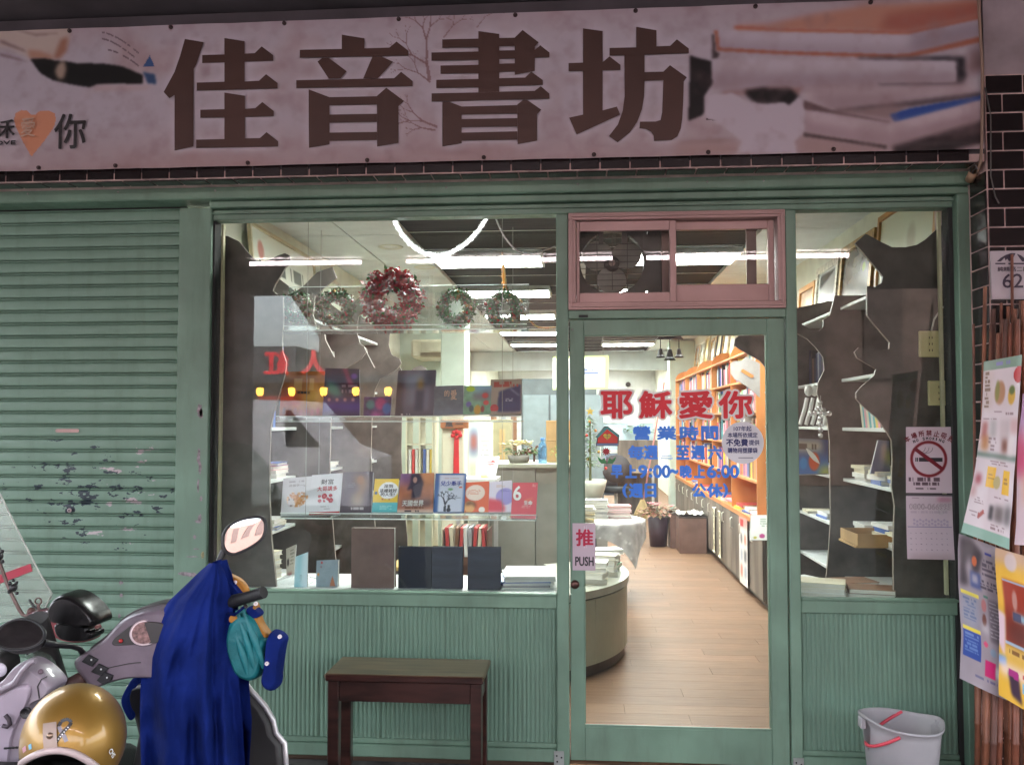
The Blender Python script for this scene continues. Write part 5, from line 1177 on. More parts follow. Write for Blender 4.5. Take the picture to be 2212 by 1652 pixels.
# slanted row of pale slotted stands and a crystal cross on the fifth shelf
SL = mat('white slotted stand', (.72, .71, .68), .4)
for i in range(5):
    p = at(1728 + i * 13, 918, 1.62)
    t = thing('card_stand', f'white curved card stand, {NTH[i]} from the left, on the shelf behind the right window', 'stand', p, 'white card stands')
    m = MB().tube([p + Vector((0, .0, .002)), p + Vector((.03, 0, .10)), p + Vector((.045, 0, .17))], .012, 6); m.build('stand_body', SL, t)
    MB().ball(p + Vector((.055, 0, .215)), .026, 8, sz=1.4).build('stand_head', SL, t)
p = at(1772, 905, .95); CR = clear('crystal beads', (.95, .95, .95), f0=.25, haze=.3)
t = thing('crystal_cross', 'glass bead cross ornament hanging at the edge of the second tree board', 'ornament', p)
for dx, dz in ((0, .06), (0, .03), (0, 0), (0, -.03), (0, -.06), (0, -.09), (0, -.12), (.03, .0), (-.03, 0), (.055, 0), (-.055, 0), (.02, .02), (-.02, .02)): MB().ball(p + Vector((dx * .9, 0, dz + .03)), .014, 8).build('bead', CR, t)
MB().tube([p + Vector((0, 0, .09)), p + Vector((.004, .0, .13))], .002, 5).build('cord', CORD, t)
# cardboard tray on the shelf behind the right window
CARD = mat('brown cardboard', (.40, .24, .10), .7, var=.12)
p = at(1890, 1165, .55); t = thing('cardboard_tray', 'open brown cardboard tray on the third shelf behind the right window', 'tray', p)
x0, x1, y0, y1, z0 = 1.33, 1.56, .38, .66, ZS[2] + .001
MB().box(x0, x1, y0, y1, z0, z0 + .004).box(x0, x0 + .004, y0, y1, z0 + .004, z0 + .055).box(x1 - .004, x1, y0, y1, z0 + .004, z0 + .055).box(x0 + .004, x1 - .004, y0, y0 + .004, z0 + .004, z0 + .055).box(x0 + .004, x1 - .004, y1 - .004, y1, z0 + .004, z0 + .055).build('tray', CARD, t)
MB().box(x0 - .004, x1 + .02, y0 + .02, y1 + .02, z0 - .012, z0 - .003).build('sleeve', CARD, t)
# magazines at the foot of the right window
rt = thing('low_display', 'low white display board behind the foot of the right window', 'shelf', (1.2, .3, 0))
MB().box(.965, 1.478, .10, .60, .645, .680).build('board', BACKP, rt)
for x in (1.0, 1.44): MB().box(x - .02, x + .02, .3, .34, .007, .6445).build('leg', BACKP, rt)
for i, (x, y, a, n, cs) in enumerate(((1.06, .40, .5, 4, ['white', 'white', 'navy', 'white']), (1.12, .22, -.25, 5, ['white', 'purple', 'white', 'white', 'cream']), (1.30, .38, .15, 4, ['black', 'grey', 'black', 'brown']), (1.33, .20, -.2, 4, ['white', 'cream', 'white', 'brown']))):
    z = .6805
    for k in range(n):
        flat_book(x, y, z, .20, .15, .022, a + random.uniform(-.08, .08), cs[k], f"{cs[k]} magazine {NUM[k]} in {('rear left','front left','rear right','front right')[i]} pile at the foot of the right window", 'magazines at the foot of the right window'); z += .0224
# ================================================================== sockets, cable, papers on the front tree board (right)
SOCK = mat('yellowed socket plate', (.60, .52, .28), .4, var=.08)
for i, (u0, v0, u1, v1) in enumerate(((1984, 715, 2026, 772), (2004, 822, 2047, 876))):
    a = at(u0, v1, .118); b = at(u1, v0, .118)
    t = thing('socket', ('upper', 'lower')[i] + ' yellowed electric socket on the dark board behind the right window', 'socket', (a + b) / 2)
    MB().bbox(a.x, b.x, .104, .1195, a.z, b.z, .004).build('plate', SOCK, t); m = MB()
    for r_ in range(3):
        z = a.z + (b.z - a.z) * (.26 + .24 * r_)
        for dx in (.5, .64): x = a.x + (b.x - a.x) * dx; m.box(x - .0015, x + .0015, .1032, .1039, z - .005, z + .005)
    m.build('slot', GAP, t)
pts = [at(2012, 714, .11), at(2018, 690, .11), at(2032, 668, .11), at(2048, 655, .112)]
tag(MB().tube(pts, .004, 6).build('cable', mat('white cable', (.6, .58, .52), .5), base=pts[0]), 'white cable running from the upper socket to the window frame', 'cable')
tag(MB().box(1.607, 1.6195, .055, .075, .765, 2.47).build('batten', mat('cream batten', (.60, .55, .36), .6), base=(1.61, .06, .765)), 'narrow cream batten beside the sockets at the edge of the right window', 'batten')
tag(MB().box(-1.7085, -1.699, .055, .08, .765, 2.47).build('batten', mat('cream batten'), base=(-1.70, .06, .765)), 'narrow cream batten at the left edge of the big window', 'batten')
PAPER = printed('printed paper', .6)
def papersheet(name, label, cat, quad, Y, cv, curl=0., t=.0012):
    A, B, C, D = [at(*p, Y) for p in quad]; th = thing(name, label, cat, (C + D) / 2); f0 = bil(A, B, C, D)
    def f(u, v):
        p = f0(u, v); p.y -= curl * (v ** 3) * .03 + curl * .004 * math.sin(u * 5 + v * 3); return p
    o = sheet(cv, f, 'paper', PAPER, th); return th, dict(o=D, r=(C - D).normalized(), u=(A - D).normalized(), w=(C - D).length, h=(A - D).length)
c = Cv(60, 84, (206, 190, 198)); U2, V2 = c.U, c.V
rr = np.sqrt(((c.U - .5) * 97) ** 2 + ((c.V - .485) * 143) ** 2)
c.put(np.clip((40.5 - rr) / 2, 0, 1) * np.clip((rr - 32.5) / 2, 0, 1), (120, 20, 30))
c.text(.06, .77, .95, .82, (70, 50, 60), 1, 1, .8, 0).text(.16, .84, .86, .88, (70, 50, 60), 1, 2, .8, 0).text(.22, .92, .78, .95, (60, 46, 56), 1, 3, .7, 0)
th, fr = papersheet('no_smoking_notice', 'pale pink no smoking notice with a red prohibition ring on the right window', 'notice', [(1957, 922), (2054, 922), (2057, 1065), (1957, 1064)], -.0052, c)
m = MB()
def arc(s, u, v, rad, a0, a1, size, mb, bold=0.):
    n = len(s)
    for i, ch in enumerate(s):
        if ch == ' ': continue
        a = R(a0 + (a1 - a0) * i / (n - 1)); p = fr['o'] + fr['r'] * (u * fr['w'] + rad * math.sin(a)) + fr['u'] * (v * fr['h'] + rad * math.cos(a))
        rt_ = fr['r'] * math.cos(a) - fr['u'] * math.sin(a); up2 = fr['u'] * math.cos(a) + fr['r'] * math.sin(a)
        wd = size if len(s) < 9 else None
        letters(mb, ch, p - rt_ * size * .5, size * (.95 if len(s) < 9 else (.28 if ch == 'I' else .72)), size, rt_, up2, bold, .0012, k=4)
arc('本場所禁止吸菸', .5, .30, .163, -32, 32, .0245, m, .0008); m.build('lettering', mat('dark red ink', (.18, .008, .02), .5), th)
m = MB(); arc('NO SMOKING', .5, .30, .146, -24, 24, .0120, m, .0009)
F_ = lambda u, v, k=.0016: fr['o'] + fr['r'] * (u * fr['w']) + fr['u'] * (v * fr['h']) + Vector((0, -k, 0))
for a, b in ((.20, .225), (.235, .26), (.28, .79)): m.poly([F_(a, .475), F_(b, .475), F_(b, .535), F_(a, .535)])
m.build('cigarette_print', IK, th)
m = MB().poly([F_(.14, .66, .002), F_(.20, .70, .002), F_(.84, .37, .002), F_(.78, .33, .002)]); m.build('red_bar', mat('dark red ink'), th)
m = MB()
for dx in (0, .08, .16): m.tube([F_(.26 + dx, .60, .0012), F_(.34 + dx, .61, .0012), F_(.40 + dx, .64, .0012), F_(.42 + dx, .69, .0012)], .0008, 4)
m.build('smoke_print', IK, th)
c = Cv(60, 84, (202, 188, 196)).rect(0, 0, 1, .035, (90, 84, 90), 0).rect(.68, .05, .98, .11, (196, 120, 146), 2, .8).text(.12, .05, .5, .08, (150, 130, 140), 1, 3, .7).text(.1, .26, .9, .32, (170, 156, 170), 1, 4, .5).rect(.02, .505, .98, .512, (110, 110, 150), 0, .8).rect(.04, .93, .98, 1, (150, 130, 130), 4, .5)
for k in range(12):
    c.ell(.17 + .065 * k, .40 + .02 * (k % 2), .03, .022, (150, 140, 170), .4, .55).ell(.17 + .065 * k, .455 + .02 * (k % 2), .03, .022, (150, 140, 170), .4, .55)
for r_ in range(8):
    for cc in range(8): c.rect(.08 + cc * .11, .60 + r_ * .042, .11 + cc * .11, .606 + r_ * .042, (110, 100, 115), 0, .8 if (r_ * 3 + cc) % 4 else .3)
th, fr = papersheet('calendar', 'pale pink wall calendar below the no smoking notice with its lower edge curling', 'calendar', [(1957, 1066.5), (2057, 1067.5), (2060, 1208), (1958, 1206)], -.0052, c, .4)
m = MB(); letters(m, '0800-066995', fr['o'] + fr['r'] * (.07 * fr['w']) + fr['u'] * (.765 * fr['h']), .88 * fr['w'], .085 * fr['h'], fr['r'], fr['u'], .0009, .0016); m.build('lettering', mat('outline ink', (.10, .07, .09), .5), th)
m = MB(); letters(m, '0800-066995', fr['o'] + fr['r'] * (.07 * fr['w']) + fr['u'] * (.765 * fr['h']), .88 * fr['w'], .085 * fr['h'], fr['r'], fr['u'], 0, .0032); m.build('lettering', mat('pale print ink', (.62, .52, .56), .5), th)
# ================================================================== letters and stickers on the door glass
YD = -.0035
RED = mat('red vinyl letter', (.62, .012, .025), .4, var=.05); HALO = mat('pale vinyl outline', (.74, .72, .70), .5, var=.03); BLU = mat('blue vinyl letter', (.035, .20, .74), .4, var=.05)
p = at(1298, 895, YD); t = thing('door_slogan', 'four big red characters with pale outlines stuck on the door glass', 'sticker', p)
hal = MB(); 
for ch, (u0, u1) in zip('耶穌愛你', ((1299, 1387), (1384, 1487), (1470, 1590), (1552, 1695))):
    pass
for ch, u0, u1 in (('耶', 1299, 1364), ('穌', 1382, 1450), ('愛', 1468, 1538), ('你', 1554, 1623)):
    a = at(u0, 902, YD); b = at(u1, 846, YD); h_ = MB(); letters(h_, ch, a, b.x - a.x, b.z - a.z, bold=.0135, lift=.0004, k=12); h_.build('outline', HALO, t)
    r_ = MB(); letters(r_, ch, a, b.x - a.x, b.z - a.z, bold=.0045, lift=.0026, k=8); r_.build('character', RED, t)
p = at(1350, 1070, YD); t = thing('opening_hours', 'four lines of blue characters with the opening hours on the door glass', 'sticker', p)
for line in ([('營', 1368, 1404), ('業', 1420, 1460), ('時', 1470, 1508), ('間', 1516, 1550)], [('每', 1358, 1390), ('週', 1392, 1420), ('二', 1428, 1452), ('至', 1462, 1488), ('週', 1494, 1522), ('六', 1530, 1558)],
             [('早', 1321, 1344), ('上', 1352, 1374), ('9', 1380, 1397), (':', 1403, 1408), ('00', 1412, 1447), ('~', 1448, 1464), ('晚', 1470, 1493), ('上', 1500, 1522), ('6', 1528, 1546), (':', 1550, 1555), ('00', 1559, 1595)],
             [('(', 1346, 1354), ('週', 1360, 1388), ('日', 1394, 1416), ('公', 1496, 1524), ('休', 1528, 1560), (')', 1563, 1571)]):
    k = 0
    for ch, u0, u1 in line:
        top, bot = {'營': (921, 949), '業': (921, 949), '時': (921, 949), '間': (921, 949)}.get(ch, (None, None))
        if top is None:
            L_ = 1 if line[0][0] == '每' else (2 if line[0][0] == '早' else 3); top, bot = ((0, 0), (963, 991), (1005, 1031), (1045, 1073))[L_]
        if ch == '二': top, bot = 984, 990
        if ch == '~': top, bot = 1014, 1022
        if ch == ':': top, bot = 1012, 1030
        a = at(u0, bot, YD); b = at(u1, top, YD); m = MB(); letters(m, ch, a, b.x - a.x, b.z - a.z, bold=.0032, lift=.0006, k=6); m.build('character', BLU, t)
# round notice
c0 = at(1604.5, 956, YD); t = thing('round_notice', 'round pale notice with dark blue characters at the right of the door glass', 'sticker', c0)
rr_ = (at(1650, 956, YD).x - c0.x); k = 36
MB().poly([c0 + Vector((rr_ * math.cos(-6.2832 * i / k), -.0004, rr_ * 1.02 * math.sin(-6.2832 * i / k))) for i in range(k)][::-1]).build('disc', mat('pale grey vinyl', (.66, .66, .70), .5, var=.03), t)
m = MB()
for s, u0, u1, v0, v1, bo in (('107年起', 1585, 1623, 920, 931, .0006), ('本場所依規定', 1572, 1636, 934, 945, .0006), ('不免費', 1569, 1615, 948, 963, .0013), ('提供', 1618, 1640, 950, 961, .0006), ('購物用塑膠袋', 1572, 1636, 967, 978, .0007)):
    a = at(u0, v1, YD); b = at(u1, v0, YD); letters(m, s, a, b.x - a.x, b.z - a.z, bold=bo, lift=.0012, k=6)
m.build('lettering', mat('dark blue ink', (.03, .035, .14), .5), t)
m = MB()
a = at(1590, 989, YD)
m.box(a.x + .01, a.x + .075, YD - .0016, YD - .0012, a.z - .001, a.z + .003); m.build('small_print', mat('faded ink', (.2, .2, .24), .5), t)
# painted glass stickers: a little house and a red flower
def flat(name, pts, m, parent, lift): return MB().poly([at(u, v, YD) + Vector((0, -lift, 0)) for u, v in pts][::-1]).build(name, m, parent, fix=False)
t = thing('house_sticker', 'small glass painting of a red house with a green roof and a yellow heart window', 'sticker', at(1312, 960, YD))
OUT = mat('dark outline paint', (.03, .02, .03), .3)
def hz(pts): return [(1220.3 + x * .248, 699.8 + y * .248) for x, y in pts]
flat('outline', hz([(265, 985), (335, 900), (345, 890), (372, 888), (476, 968), (472, 990), (466, 1062), (268, 1060), (280, 990)]), OUT, t, .0003)
flat('wall', hz([(290, 985), (370, 915), (458, 985), (458, 1036), (284, 1036)]), mat('red glass paint', (.55, .03, .02), .2, coat=.5), t, .0007)
flat('roof', hz([(272, 982), (340, 902), (370, 894), (470, 970), (464, 986), (368, 916), (288, 992)]), mat('green glass paint', (.03, .20, .20), .2, coat=.5), t, .0012)
flat('ground', hz([(276, 1040), (464, 1040), (462, 1056), (276, 1055)]), mat('blue glass paint', (.14, .20, .36), .2, coat=.5), t, .0012)
hp = []
for i in range(26):
    a = 6.2832 * i / 26; hp.append((368 + 34 * (math.sin(a) ** 3), 978 - 28 * (13 * math.cos(a) - 5 * math.cos(2 * a) - 2 * math.cos(3 * a) - math.cos(4 * a)) / 15))
flat('heart_window', hz(hp[::-1]), mat('yellow glass paint', (.62, .46, .06), .2, coat=.5), t, .0016)
flat('window_bar', hz([(366, 950), (370, 950), (370, 1005), (366, 1005)]), OUT, t, .002); flat('window_bar', hz([(338, 976), (400, 976), (400, 980), (338, 980)]), OUT, t, .0022)
t = thing('flower_sticker', 'small glass painting of a red flower with two green leaves below the house sticker', 'sticker', at(1310, 990, YD))
fl_ = []
for i in range(22):
    a = 6.2832 * i / 22; r_ = 46 if i % 2 == 0 else 26; fl_.append((360 + r_ * math.cos(a), 1108 + r_ * .9 * math.sin(a)))
flat('petal', hz(fl_), mat('dark red glass paint', (.25, .01, .02), .2, coat=.5), t, .0006)
for s in (-1, 1): flat('leaf', hz([(366, 1215), (366 + s * 20, 1165), (366 + s * 45, 1180), (366 + s * 80, 1155), (366 + s * 70, 1190), (366 + s * 48, 1215)][::s]), mat('leaf glass paint', (.01, .16, .05), .2, coat=.5), t, .0005 + .0004 * s)
flat('stem', hz([(362, 1150), (370, 1150), (370, 1225), (362, 1225)]), OUT, t, .0012)
# push plate on the door stile
a = at(1237, 1231, -.0235); b = at(1286, 1130, -.0235); t = thing('push_sign', 'pink push sign with a red character on the left edge of the door', 'sign', a)
MB().bbox(a.x, b.x, -.0255, -.0235, a.z, b.z, .0006).build('plate', mat('pale pink plate', (.50, .40, .46), .4, var=.03), t)
m = MB(); letters(m, '推', at(1245, 1178, -.0262), at(1281, 1178, -.0262).x - at(1245, 1178, -.0262).x, at(1245, 1143, -.0262).z - at(1245, 1178, -.0262).z, bold=.0022, lift=.0004); m.build('character', mat('red sign ink', (.42, .01, .05), .4), t)
m = MB(); letters(m, 'PUSH', at(1243, 1221, -.0262), at(1282, 1221, -.0262).x - at(1243, 1221, -.0262).x, at(1243, 1202, -.0262).z - at(1243, 1221, -.0262).z, bold=.0012, lift=.0004); m.build('lettering', IK, t)
MB().box(a.x + .052, a.x + .0535, -.0262, -.0256, a.z + .1, b.z - .012).box(a.x + .062, a.x + .063, -.0262, -.0256, a.z + .1, b.z - .012).build('scratch', mat('pale scratch', (.7, .66, .68), .5), t)
# ================================================================== counters, tables and goods deeper in the shop
OLIVE = mat('pale olive laminate', (.40, .41, .32), .35, var=.05); OLIVE2 = mat('grey olive laminate', (.30, .30, .26), .4, var=.08)
# curved low counter just behind the door
cc = Vector((-.73, 2.02, 0)); rad = 1.04
t = thing('curved_counter', 'low curved pale olive counter at the left behind the door', 'counter', cc)
def arcp(r_, a0, a1, n): return [(cc.x + r_ * math.cos(R(a0 + (a1 - a0) * i / n)), cc.y + r_ * math.sin(R(a0 + (a1 - a0) * i / n))) for i in range(n + 1)]
edges = [-62, -38, -14, 10, 30]
for a0, a1 in zip(edges[:-1], edges[1:]):
    o_ = arcp(rad, a0 + .12, a1 - .12, 10); i_ = arcp(rad - .03, a1 - .12, a0 + .12, 10)
    MB().prism([(x, y, .075) for x, y in o_ + i_], (0, 0, .385)).build('front_panel', OLIVE, t, fix=True)
pk_ = arcp(rad - .02, -62, 30, 30) + arcp(rad - .06, 30, -62, 30)
MB().prism([(x, y, .0065) for x, y in pk_], (0, 0, .068)).build('plinth', BACKP, t, fix=True)
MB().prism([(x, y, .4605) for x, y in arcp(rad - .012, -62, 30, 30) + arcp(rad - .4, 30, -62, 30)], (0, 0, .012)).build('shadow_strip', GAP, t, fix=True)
MB().prism([(x, y, .473) for x, y in arcp(rad + .012, -62, 30, 30) + arcp(rad - .5, 30, -62, 30)], (0, 0, .045)).build('counter_top', mat('pale counter top', (.50, .50, .42), .3), t, fix=True)
for i, (ang, rr_, n, cs) in enumerate(((-28, .90, 4, ['cream', 'white', 'cream', 'white']), (-10, .88, 4, ['grey', 'white', 'grey', 'cream']), (4, .90, 5, ['white', 'green', 'grey', 'white', 'white']), (17, .92, 3, ['yellow', 'white', 'grey']))):
    x = cc.x + rr_ * math.cos(R(ang)); y = cc.y + rr_ * math.sin(R(ang)); stack(x, y, .5185, n, cs, f"the {NTH[i]} pile on the low curved counter", 'books on the curved counter', w=.20, d=.15, h=.032, jit=.3)
# tall reception counter seen through the big window
t = thing('reception_counter', 'tall grey olive reception counter seen through the big window', 'counter', (-.4, 3.2, 0))
MB().box(-.72, -.36, 3.0, 3.5, .0065, 1.16).box(-.355, -.02, 3.03, 3.5, .0065, 1.16).build('front_panel', OLIVE2, t)
MB().bbox(-.74, .02, 2.97, 3.6, 1.1605, 1.195, .004).build('counter_top', OLIVE, t)
MB().bbox(-.80, -.722, 2.9, 3.5, .0065, .95, .004).build('side_panel', OLIVE, t)
def pot_plant(c, label, leafm, n, spread, hgt, potm, potr, poth, flm=None, nf=0, cat='plant', name='potted_plant', seed=1, fr=.03, seg=0):
    rs = random.Random(seed); t = thing(name, label, cat, c); c = Vector(c)
    MB().lathe([(.001, 0), (potr * .78, 0), (potr, poth), (potr * .88, poth), (potr * .86, poth - .02), (.001, poth - .02)], c, 16).build('pot', potm, t)
    m = MB(); s_ = MB()
    for i in range(n):
        a = rs.uniform(0, 6.283); r_ = spread * math.sqrt(rs.random()); p = c + Vector((r_ * math.cos(a), r_ * math.sin(a), poth + hgt * rs.uniform(.2, 1) * (1 - .5 * r_ / spread)))
        if i % 6 == 0: s_.tube([c + Vector((0, 0, poth - .02)), c.lerp(p, .5) + Vector((0, 0, poth * .3)), p], .003, 4, False)
        d = Vector((math.cos(a), math.sin(a), rs.uniform(-.5, .6))).normalized(); w_ = d.cross(Vector((0, 0, 1))).normalized(); L_ = rs.uniform(.7, 1.3) * spread * .35
        m.add([p, p + d * L_ * .5 + w_ * L_ * .28, p + d * L_ - Vector((0, 0, L_ * .2)), p + d * L_ * .5 - w_ * L_ * .28], [(0, 1, 2, 3)])
    s_.build('stem', mat('plant stem', (.12, .16, .06), .6), t); m.build('foliage', leafm, t)
    for i in range(nf):
        a = rs.uniform(0, 6.283); r_ = spread * .8 * math.sqrt(rs.random()); p = c + Vector((r_ * math.cos(a), r_ * math.sin(a), poth + hgt * rs.uniform(.75, 1.05))); q = MB()
        for k in range(6):
            b = 6.283 * k / 6; d = Vector((math.cos(b), math.sin(b), .35)).normalized(); w_ = d.cross(Vector((0, 0, 1))).normalized(); q.add([p, p + d * fr * .55 + w_ * fr * .3, p + d * fr, p + d * fr * .55 - w_ * fr * .3], [(0, 1, 2, 3)])
        q.build('flower', flm, t)
    return t
LG = mat('leaf green', (.07, .17, .05), .45, var=.35, vscale=30); LG2 = mat('young leaf green', (.22, .42, .08), .45, var=.2)
PURP = mat('dark purple pot', (.05, .025, .04), .4); GREYP = mat('grey pot', (.34, .33, .30), .5)
pot_plant((-.50, 3.12, 1.1955), 'creamy poinsettia on the reception counter', LG, 60, .15, .10, GREYP, .09, .06, mat('cream petal', (.80, .70, .40), .5), 11, 'plant', 'poinsettia', 3, .07)
pot_plant((-.14, 3.10, 1.1955), 'small bright green plant on the reception counter beside the cartons', LG2, 40, .09, .12, mat('yellowish pot', (.45, .40, .18), .5), .06, .06, name='potted_plant', seed=6)
for i, (z, h) in enumerate(((1.1955, .17), (1.366, .17))):
    x0 = -.28; t = thing('carton', f"{('lower','upper')[i]} of two stacked brown cartons beside the door post", 'carton', (-.14, 3.4, z))
    MB().bbox(x0, .02, 3.25, 3.5, z, z + h, .003).build('box', CARD, t); MB().box(x0 - .0006, .0206, 3.36, 3.39, z - .0 + .001, z + h + .0006).build('tape', mat('packing tape', (.48, .33, .15), .3), t)
t = thing('water_bottle', 'clear blue capped bottle on the reception counter', 'bottle', (-.28, 3.05, 1.1955))
# (the bottle stands at the rim of the counter)
MB().lathe([(.001, 0), (.035, 0), (.036, .12), (.03, .15), (.014, .17), (.014, .185)], (-.30, 3.03, 1.1955), 14).build('bottle_body', clear('blue plastic', (.5, .75, .9), f0=.08, haze=.25, hcol=(.2, .45, .7)), t)
MB().lathe([(.016, .186), (.016, .205), (.001, .205)], (-.30, 3.03, 1.1955), 12).build('cap', mat('blue cap', (.05, .2, .5), .4), t)
c = Cv(30, 40, (230, 228, 224)).ell(.55, .3, .3, .14, (196, 60, 60), .3).text(.25, .2, .85, .4, (235, 215, 210), 2, 3, .9).rect(.2, .55, .9, .6, (210, 150, 140), 1, .7).rect(0, .86, .5, 1, (236, 190, 80), 2, .8)
cover_book([(1042, 988), (1079, 985), (1070, 1030), (1038, 1030)], 2.6, 2.7, c, 'white flyer with a red oval standing before the reception counter', 'flyer', .01, 'flyer')
bx = thing('side_table', 'narrow grey table in front of the reception counter', 'table', (-.75, 2.7, 0)); p = at(1055, 1032, 2.6)
MB().box(-.95, -.62, 2.5, 2.88, p.z - .03, p.z - .002).build('table_top', WT, bx)
for x in (-.93, -.64): MB().box(x - .015, x + .015, 2.68, 2.71, .0065, p.z - .031).build('leg', PALE, bx)
# wooden stool with a slatted yellow seat, seen over the navy books
YW = mat('yellow wood slat', (.62, .44, .16), .4, var=.1)
t = thing('slatted_stool', 'stool with a slatted yellow wood seat behind the navy books', 'stool', (-.95, 1.6, 0))
for k in range(3):
    x = -1.20 + k * .13; MB().bbox(x, x + .122, 1.45, 1.80, .60, .625, .004).build('seat_slat', YW, t)
for x in (-1.17, -.86):
    for y in (1.48, 1.76): MB().box(x - .015, x + .015, y - .015, y + .015, .0065, .5995).build('leg', mat('dark chair wood', (.12, .06, .04), .5), t)
# book box with red spines next to it
t = thing('record_crate', 'brown crate full of upright red and beige folders', 'crate', (-.80, 2.4, 0))
MB().box(-.99, -.66, 2.3, 2.31, .5, .56).box(-.99, -.66, 2.6, 2.61, .5, .56).box(-.99, -.98, 2.311, 2.599, .5, .75).box(-.67, -.66, 2.311, 2.599, .5, .75).box(-.979, -.671, 2.311, 2.599, .5, .51).build('crate', mat('brown crate', (.16, .08, .055), .5), t)
MB().box(-.98, -.67, 2.33, 2.58, .0065, .4995).build('stand', mat('brown crate'), t)
for k in range(9):
    x = -.972 + k * .033; MB().obox((x + .015, 2.45, .64), .012, .12, .125, Matrix.Rotation(R(random.uniform(-6, 6)), 3, 'Y')).build('folder', BC[('red', 'cream', 'brown', 'red', 'white', 'grey', 'red', 'cream', 'red')[k]], t)
# cream book rack, pillar with red knot, wooden plaque
CRM = mat('cream laminate', (.66, .64, .50), .5, var=.04)
a = at(878, 900, 4.6); b = at(934, 1112, 4.6)
t = thing('magazine_rack', 'cream rack with upright folders left of the red knot', 'rack', ((a.x + b.x) / 2, 4.6, 0))
for x in (a.x, (a.x + b.x) / 2, b.x): MB().box(x - .008, x + .008, 4.6, 4.9, .0065, a.z).build('side_panel', CRM, t)
for z in (b.z, b.z + .36, (a.z + b.z) / 2 + .20, a.z - .012): MB().box(a.x + .0085, (a.x + b.x) / 2 - .0085, 4.6, 4.9, z, z + .012).box((a.x + b.x) / 2 + .0085, b.x - .0085, 4.6, 4.9, z, z + .012).build('shelf', CRM, t)
for i, zb in enumerate((b.z + .0125, b.z + .3725)):
    for k in range(7):
        x = a.x + .02 + k * .033 + (.012 if k > 3 else 0)
        if abs(x - (a.x + b.x) / 2) < .028: continue
        upright(x, x + .026, 4.72, zb, .2, .27, ('blue', 'white', 'yellow', 'white', 'red', 'white', 'blue')[(k + i * 3) % 7], f"{('blue','white','yellow','white','red','white','blue')[(k+i*3)%7]} folder, {NTH[k]} from the left, {('lower','upper')[i]} shelf of the cream rack", 'folders in the cream rack')
a = at(965, 925, 4.4); b = at(1002, 1182, 4.4)
t = thing('shop_column', 'square cream column with a red tassel hanging on it', 'column', ((a.x + b.x) / 2, 4.5, 0))
MB().bbox(a.x - .05, b.x + .0, 4.4, 4.7, .0065, 1.60, .01).build('shaft', CRM, t); MB().bbox(a.x - .06, b.x + .012, 4.39, 4.71, 1.6005, 2.79, .01).build('upper_shaft', WALLG, t)
RK = mat('red knot cord', (.60, .02, .03), .6)
k0 = at(986, 940, 4.37); t = thing('red_tassel', 'red knotted tassel hanging on the cream column', 'tassel', k0)
kn = MB()
for dx, dz in ((0, .035), (.035, 0), (-.035, 0), (0, -.02), (.025, .025), (-.025, .025)): kn.ball(k0 + Vector((dx, 0, dz)), .022, 8)
kn.build('knot', RK, t); e_ = at(986, 1062, 4.37); f = MB()
for k in range(7): f.tube([k0 + Vector((-.018 + k * .006, 0, -.03)), Vector((e_.x - .03 + k * .009, e_.y, e_.z))], .0055, 5)
f.build('fringe', RK, t); MB().tube([k0 + Vector((0, 0, .04)), k0 + Vector((0, .0, .12))], .003, 5).build('cord', RK, t)
a = at(951, 925, 4.34); b = at(1012, 907, 4.34); t = thing('wooden_plaque', 'reddish wooden plaque with black brush characters above the red tassel', 'plaque', (a + b) / 2)
MB().bbox(a.x, b.x, 4.34, 4.365, a.z, b.z, .006).build('board', mat('reddish plaque wood', (.36, .13, .05), .4), t)
m = MB(); letters(m, '風 一', at(962, 922, 4.338), at(1000, 922, 4.338).x - at(962, 922, 4.338).x, .055, bold=.003); m.build('lettering', IK, t)
# air conditioner on a bracket wall
a = at(888, 733, 4.9); b = at(960, 772, 4.9)
t = thing('air_conditioner', 'beige box air conditioner high up behind the acrylic shelves', 'air conditioner', ((a.x + b.x) / 2, 5, b.z))
MB().bbox(a.x, b.x, 4.9, 5.5, b.z, a.z, .02).build('case', mat('beige plastic', (.62, .58, .44), .45), t)
MB().box(a.x + .10, b.x - .02, 4.893, 4.899, b.z + .06, a.z - .03).build('front_grille', mat('darker beige', (.50, .46, .35), .5), t)
for k in range(4): MB().box(a.x + .10, b.x - .02, 4.888, 4.8995, b.z + .008 + k * .012, b.z + .013 + k * .012).build('louvre', mat('brown louvre', (.16, .11, .07), .5), t)
struct(MB().box(LX, -1.35, 5.55, 5.65, 0, 2.79), 'inner_wall', WALLG)
struct(MB().box(LX, RX, 11.9, 12.1, 2.45, 2.79), 'ceiling_beam', SOFF)
# cabinets, doors and desk far behind
GD = mat('grey blue door', (.20, .26, .28), .4, var=.08)
a = at(1126, 818, 9.5); b = at(1204, 1010, 9.5)
t = thing('steel_cupboard', 'tall grey blue steel cupboard deep in the shop left of the door post', 'cupboard', ((a.x + b.x) / 2, 9.6, 0))
MB().box(a.x, b.x + .6, 9.52, 10.1, .0065, a.z).build('body', mat('dark grey blue', (.10, .13, .14), .4), t)
for k in range(3): MB().bbox(a.x + .03 + k * .42, a.x + .42 + k * .42, 9.495, 9.519, .05, a.z - .25, .004).build('cupboard_door', GD, t)
for k in range(3): MB().box(a.x + .36 + k * .42, a.x + .375 + k * .42, 9.48, 9.494, 1.0, 1.14).build('handle', PALE, t)
t = thing('side_cabinet', 'grey wooden screens and sticks leaning beyond the inner wall', 'cabinet', (-1.2, 6.6, 0))
for k, (u, c) in enumerate(((1152, 'brown'), (1170, 'grey'), (1190, 'brown'))):
    q = at(u * .0 + 1060 + k * 22, 860, 7.0); MB().bbox(q.x, q.x + .07, 7.0, 7.05, .0065, 2.05 - k * .1, .005).build('screen_panel', BC[c], t)
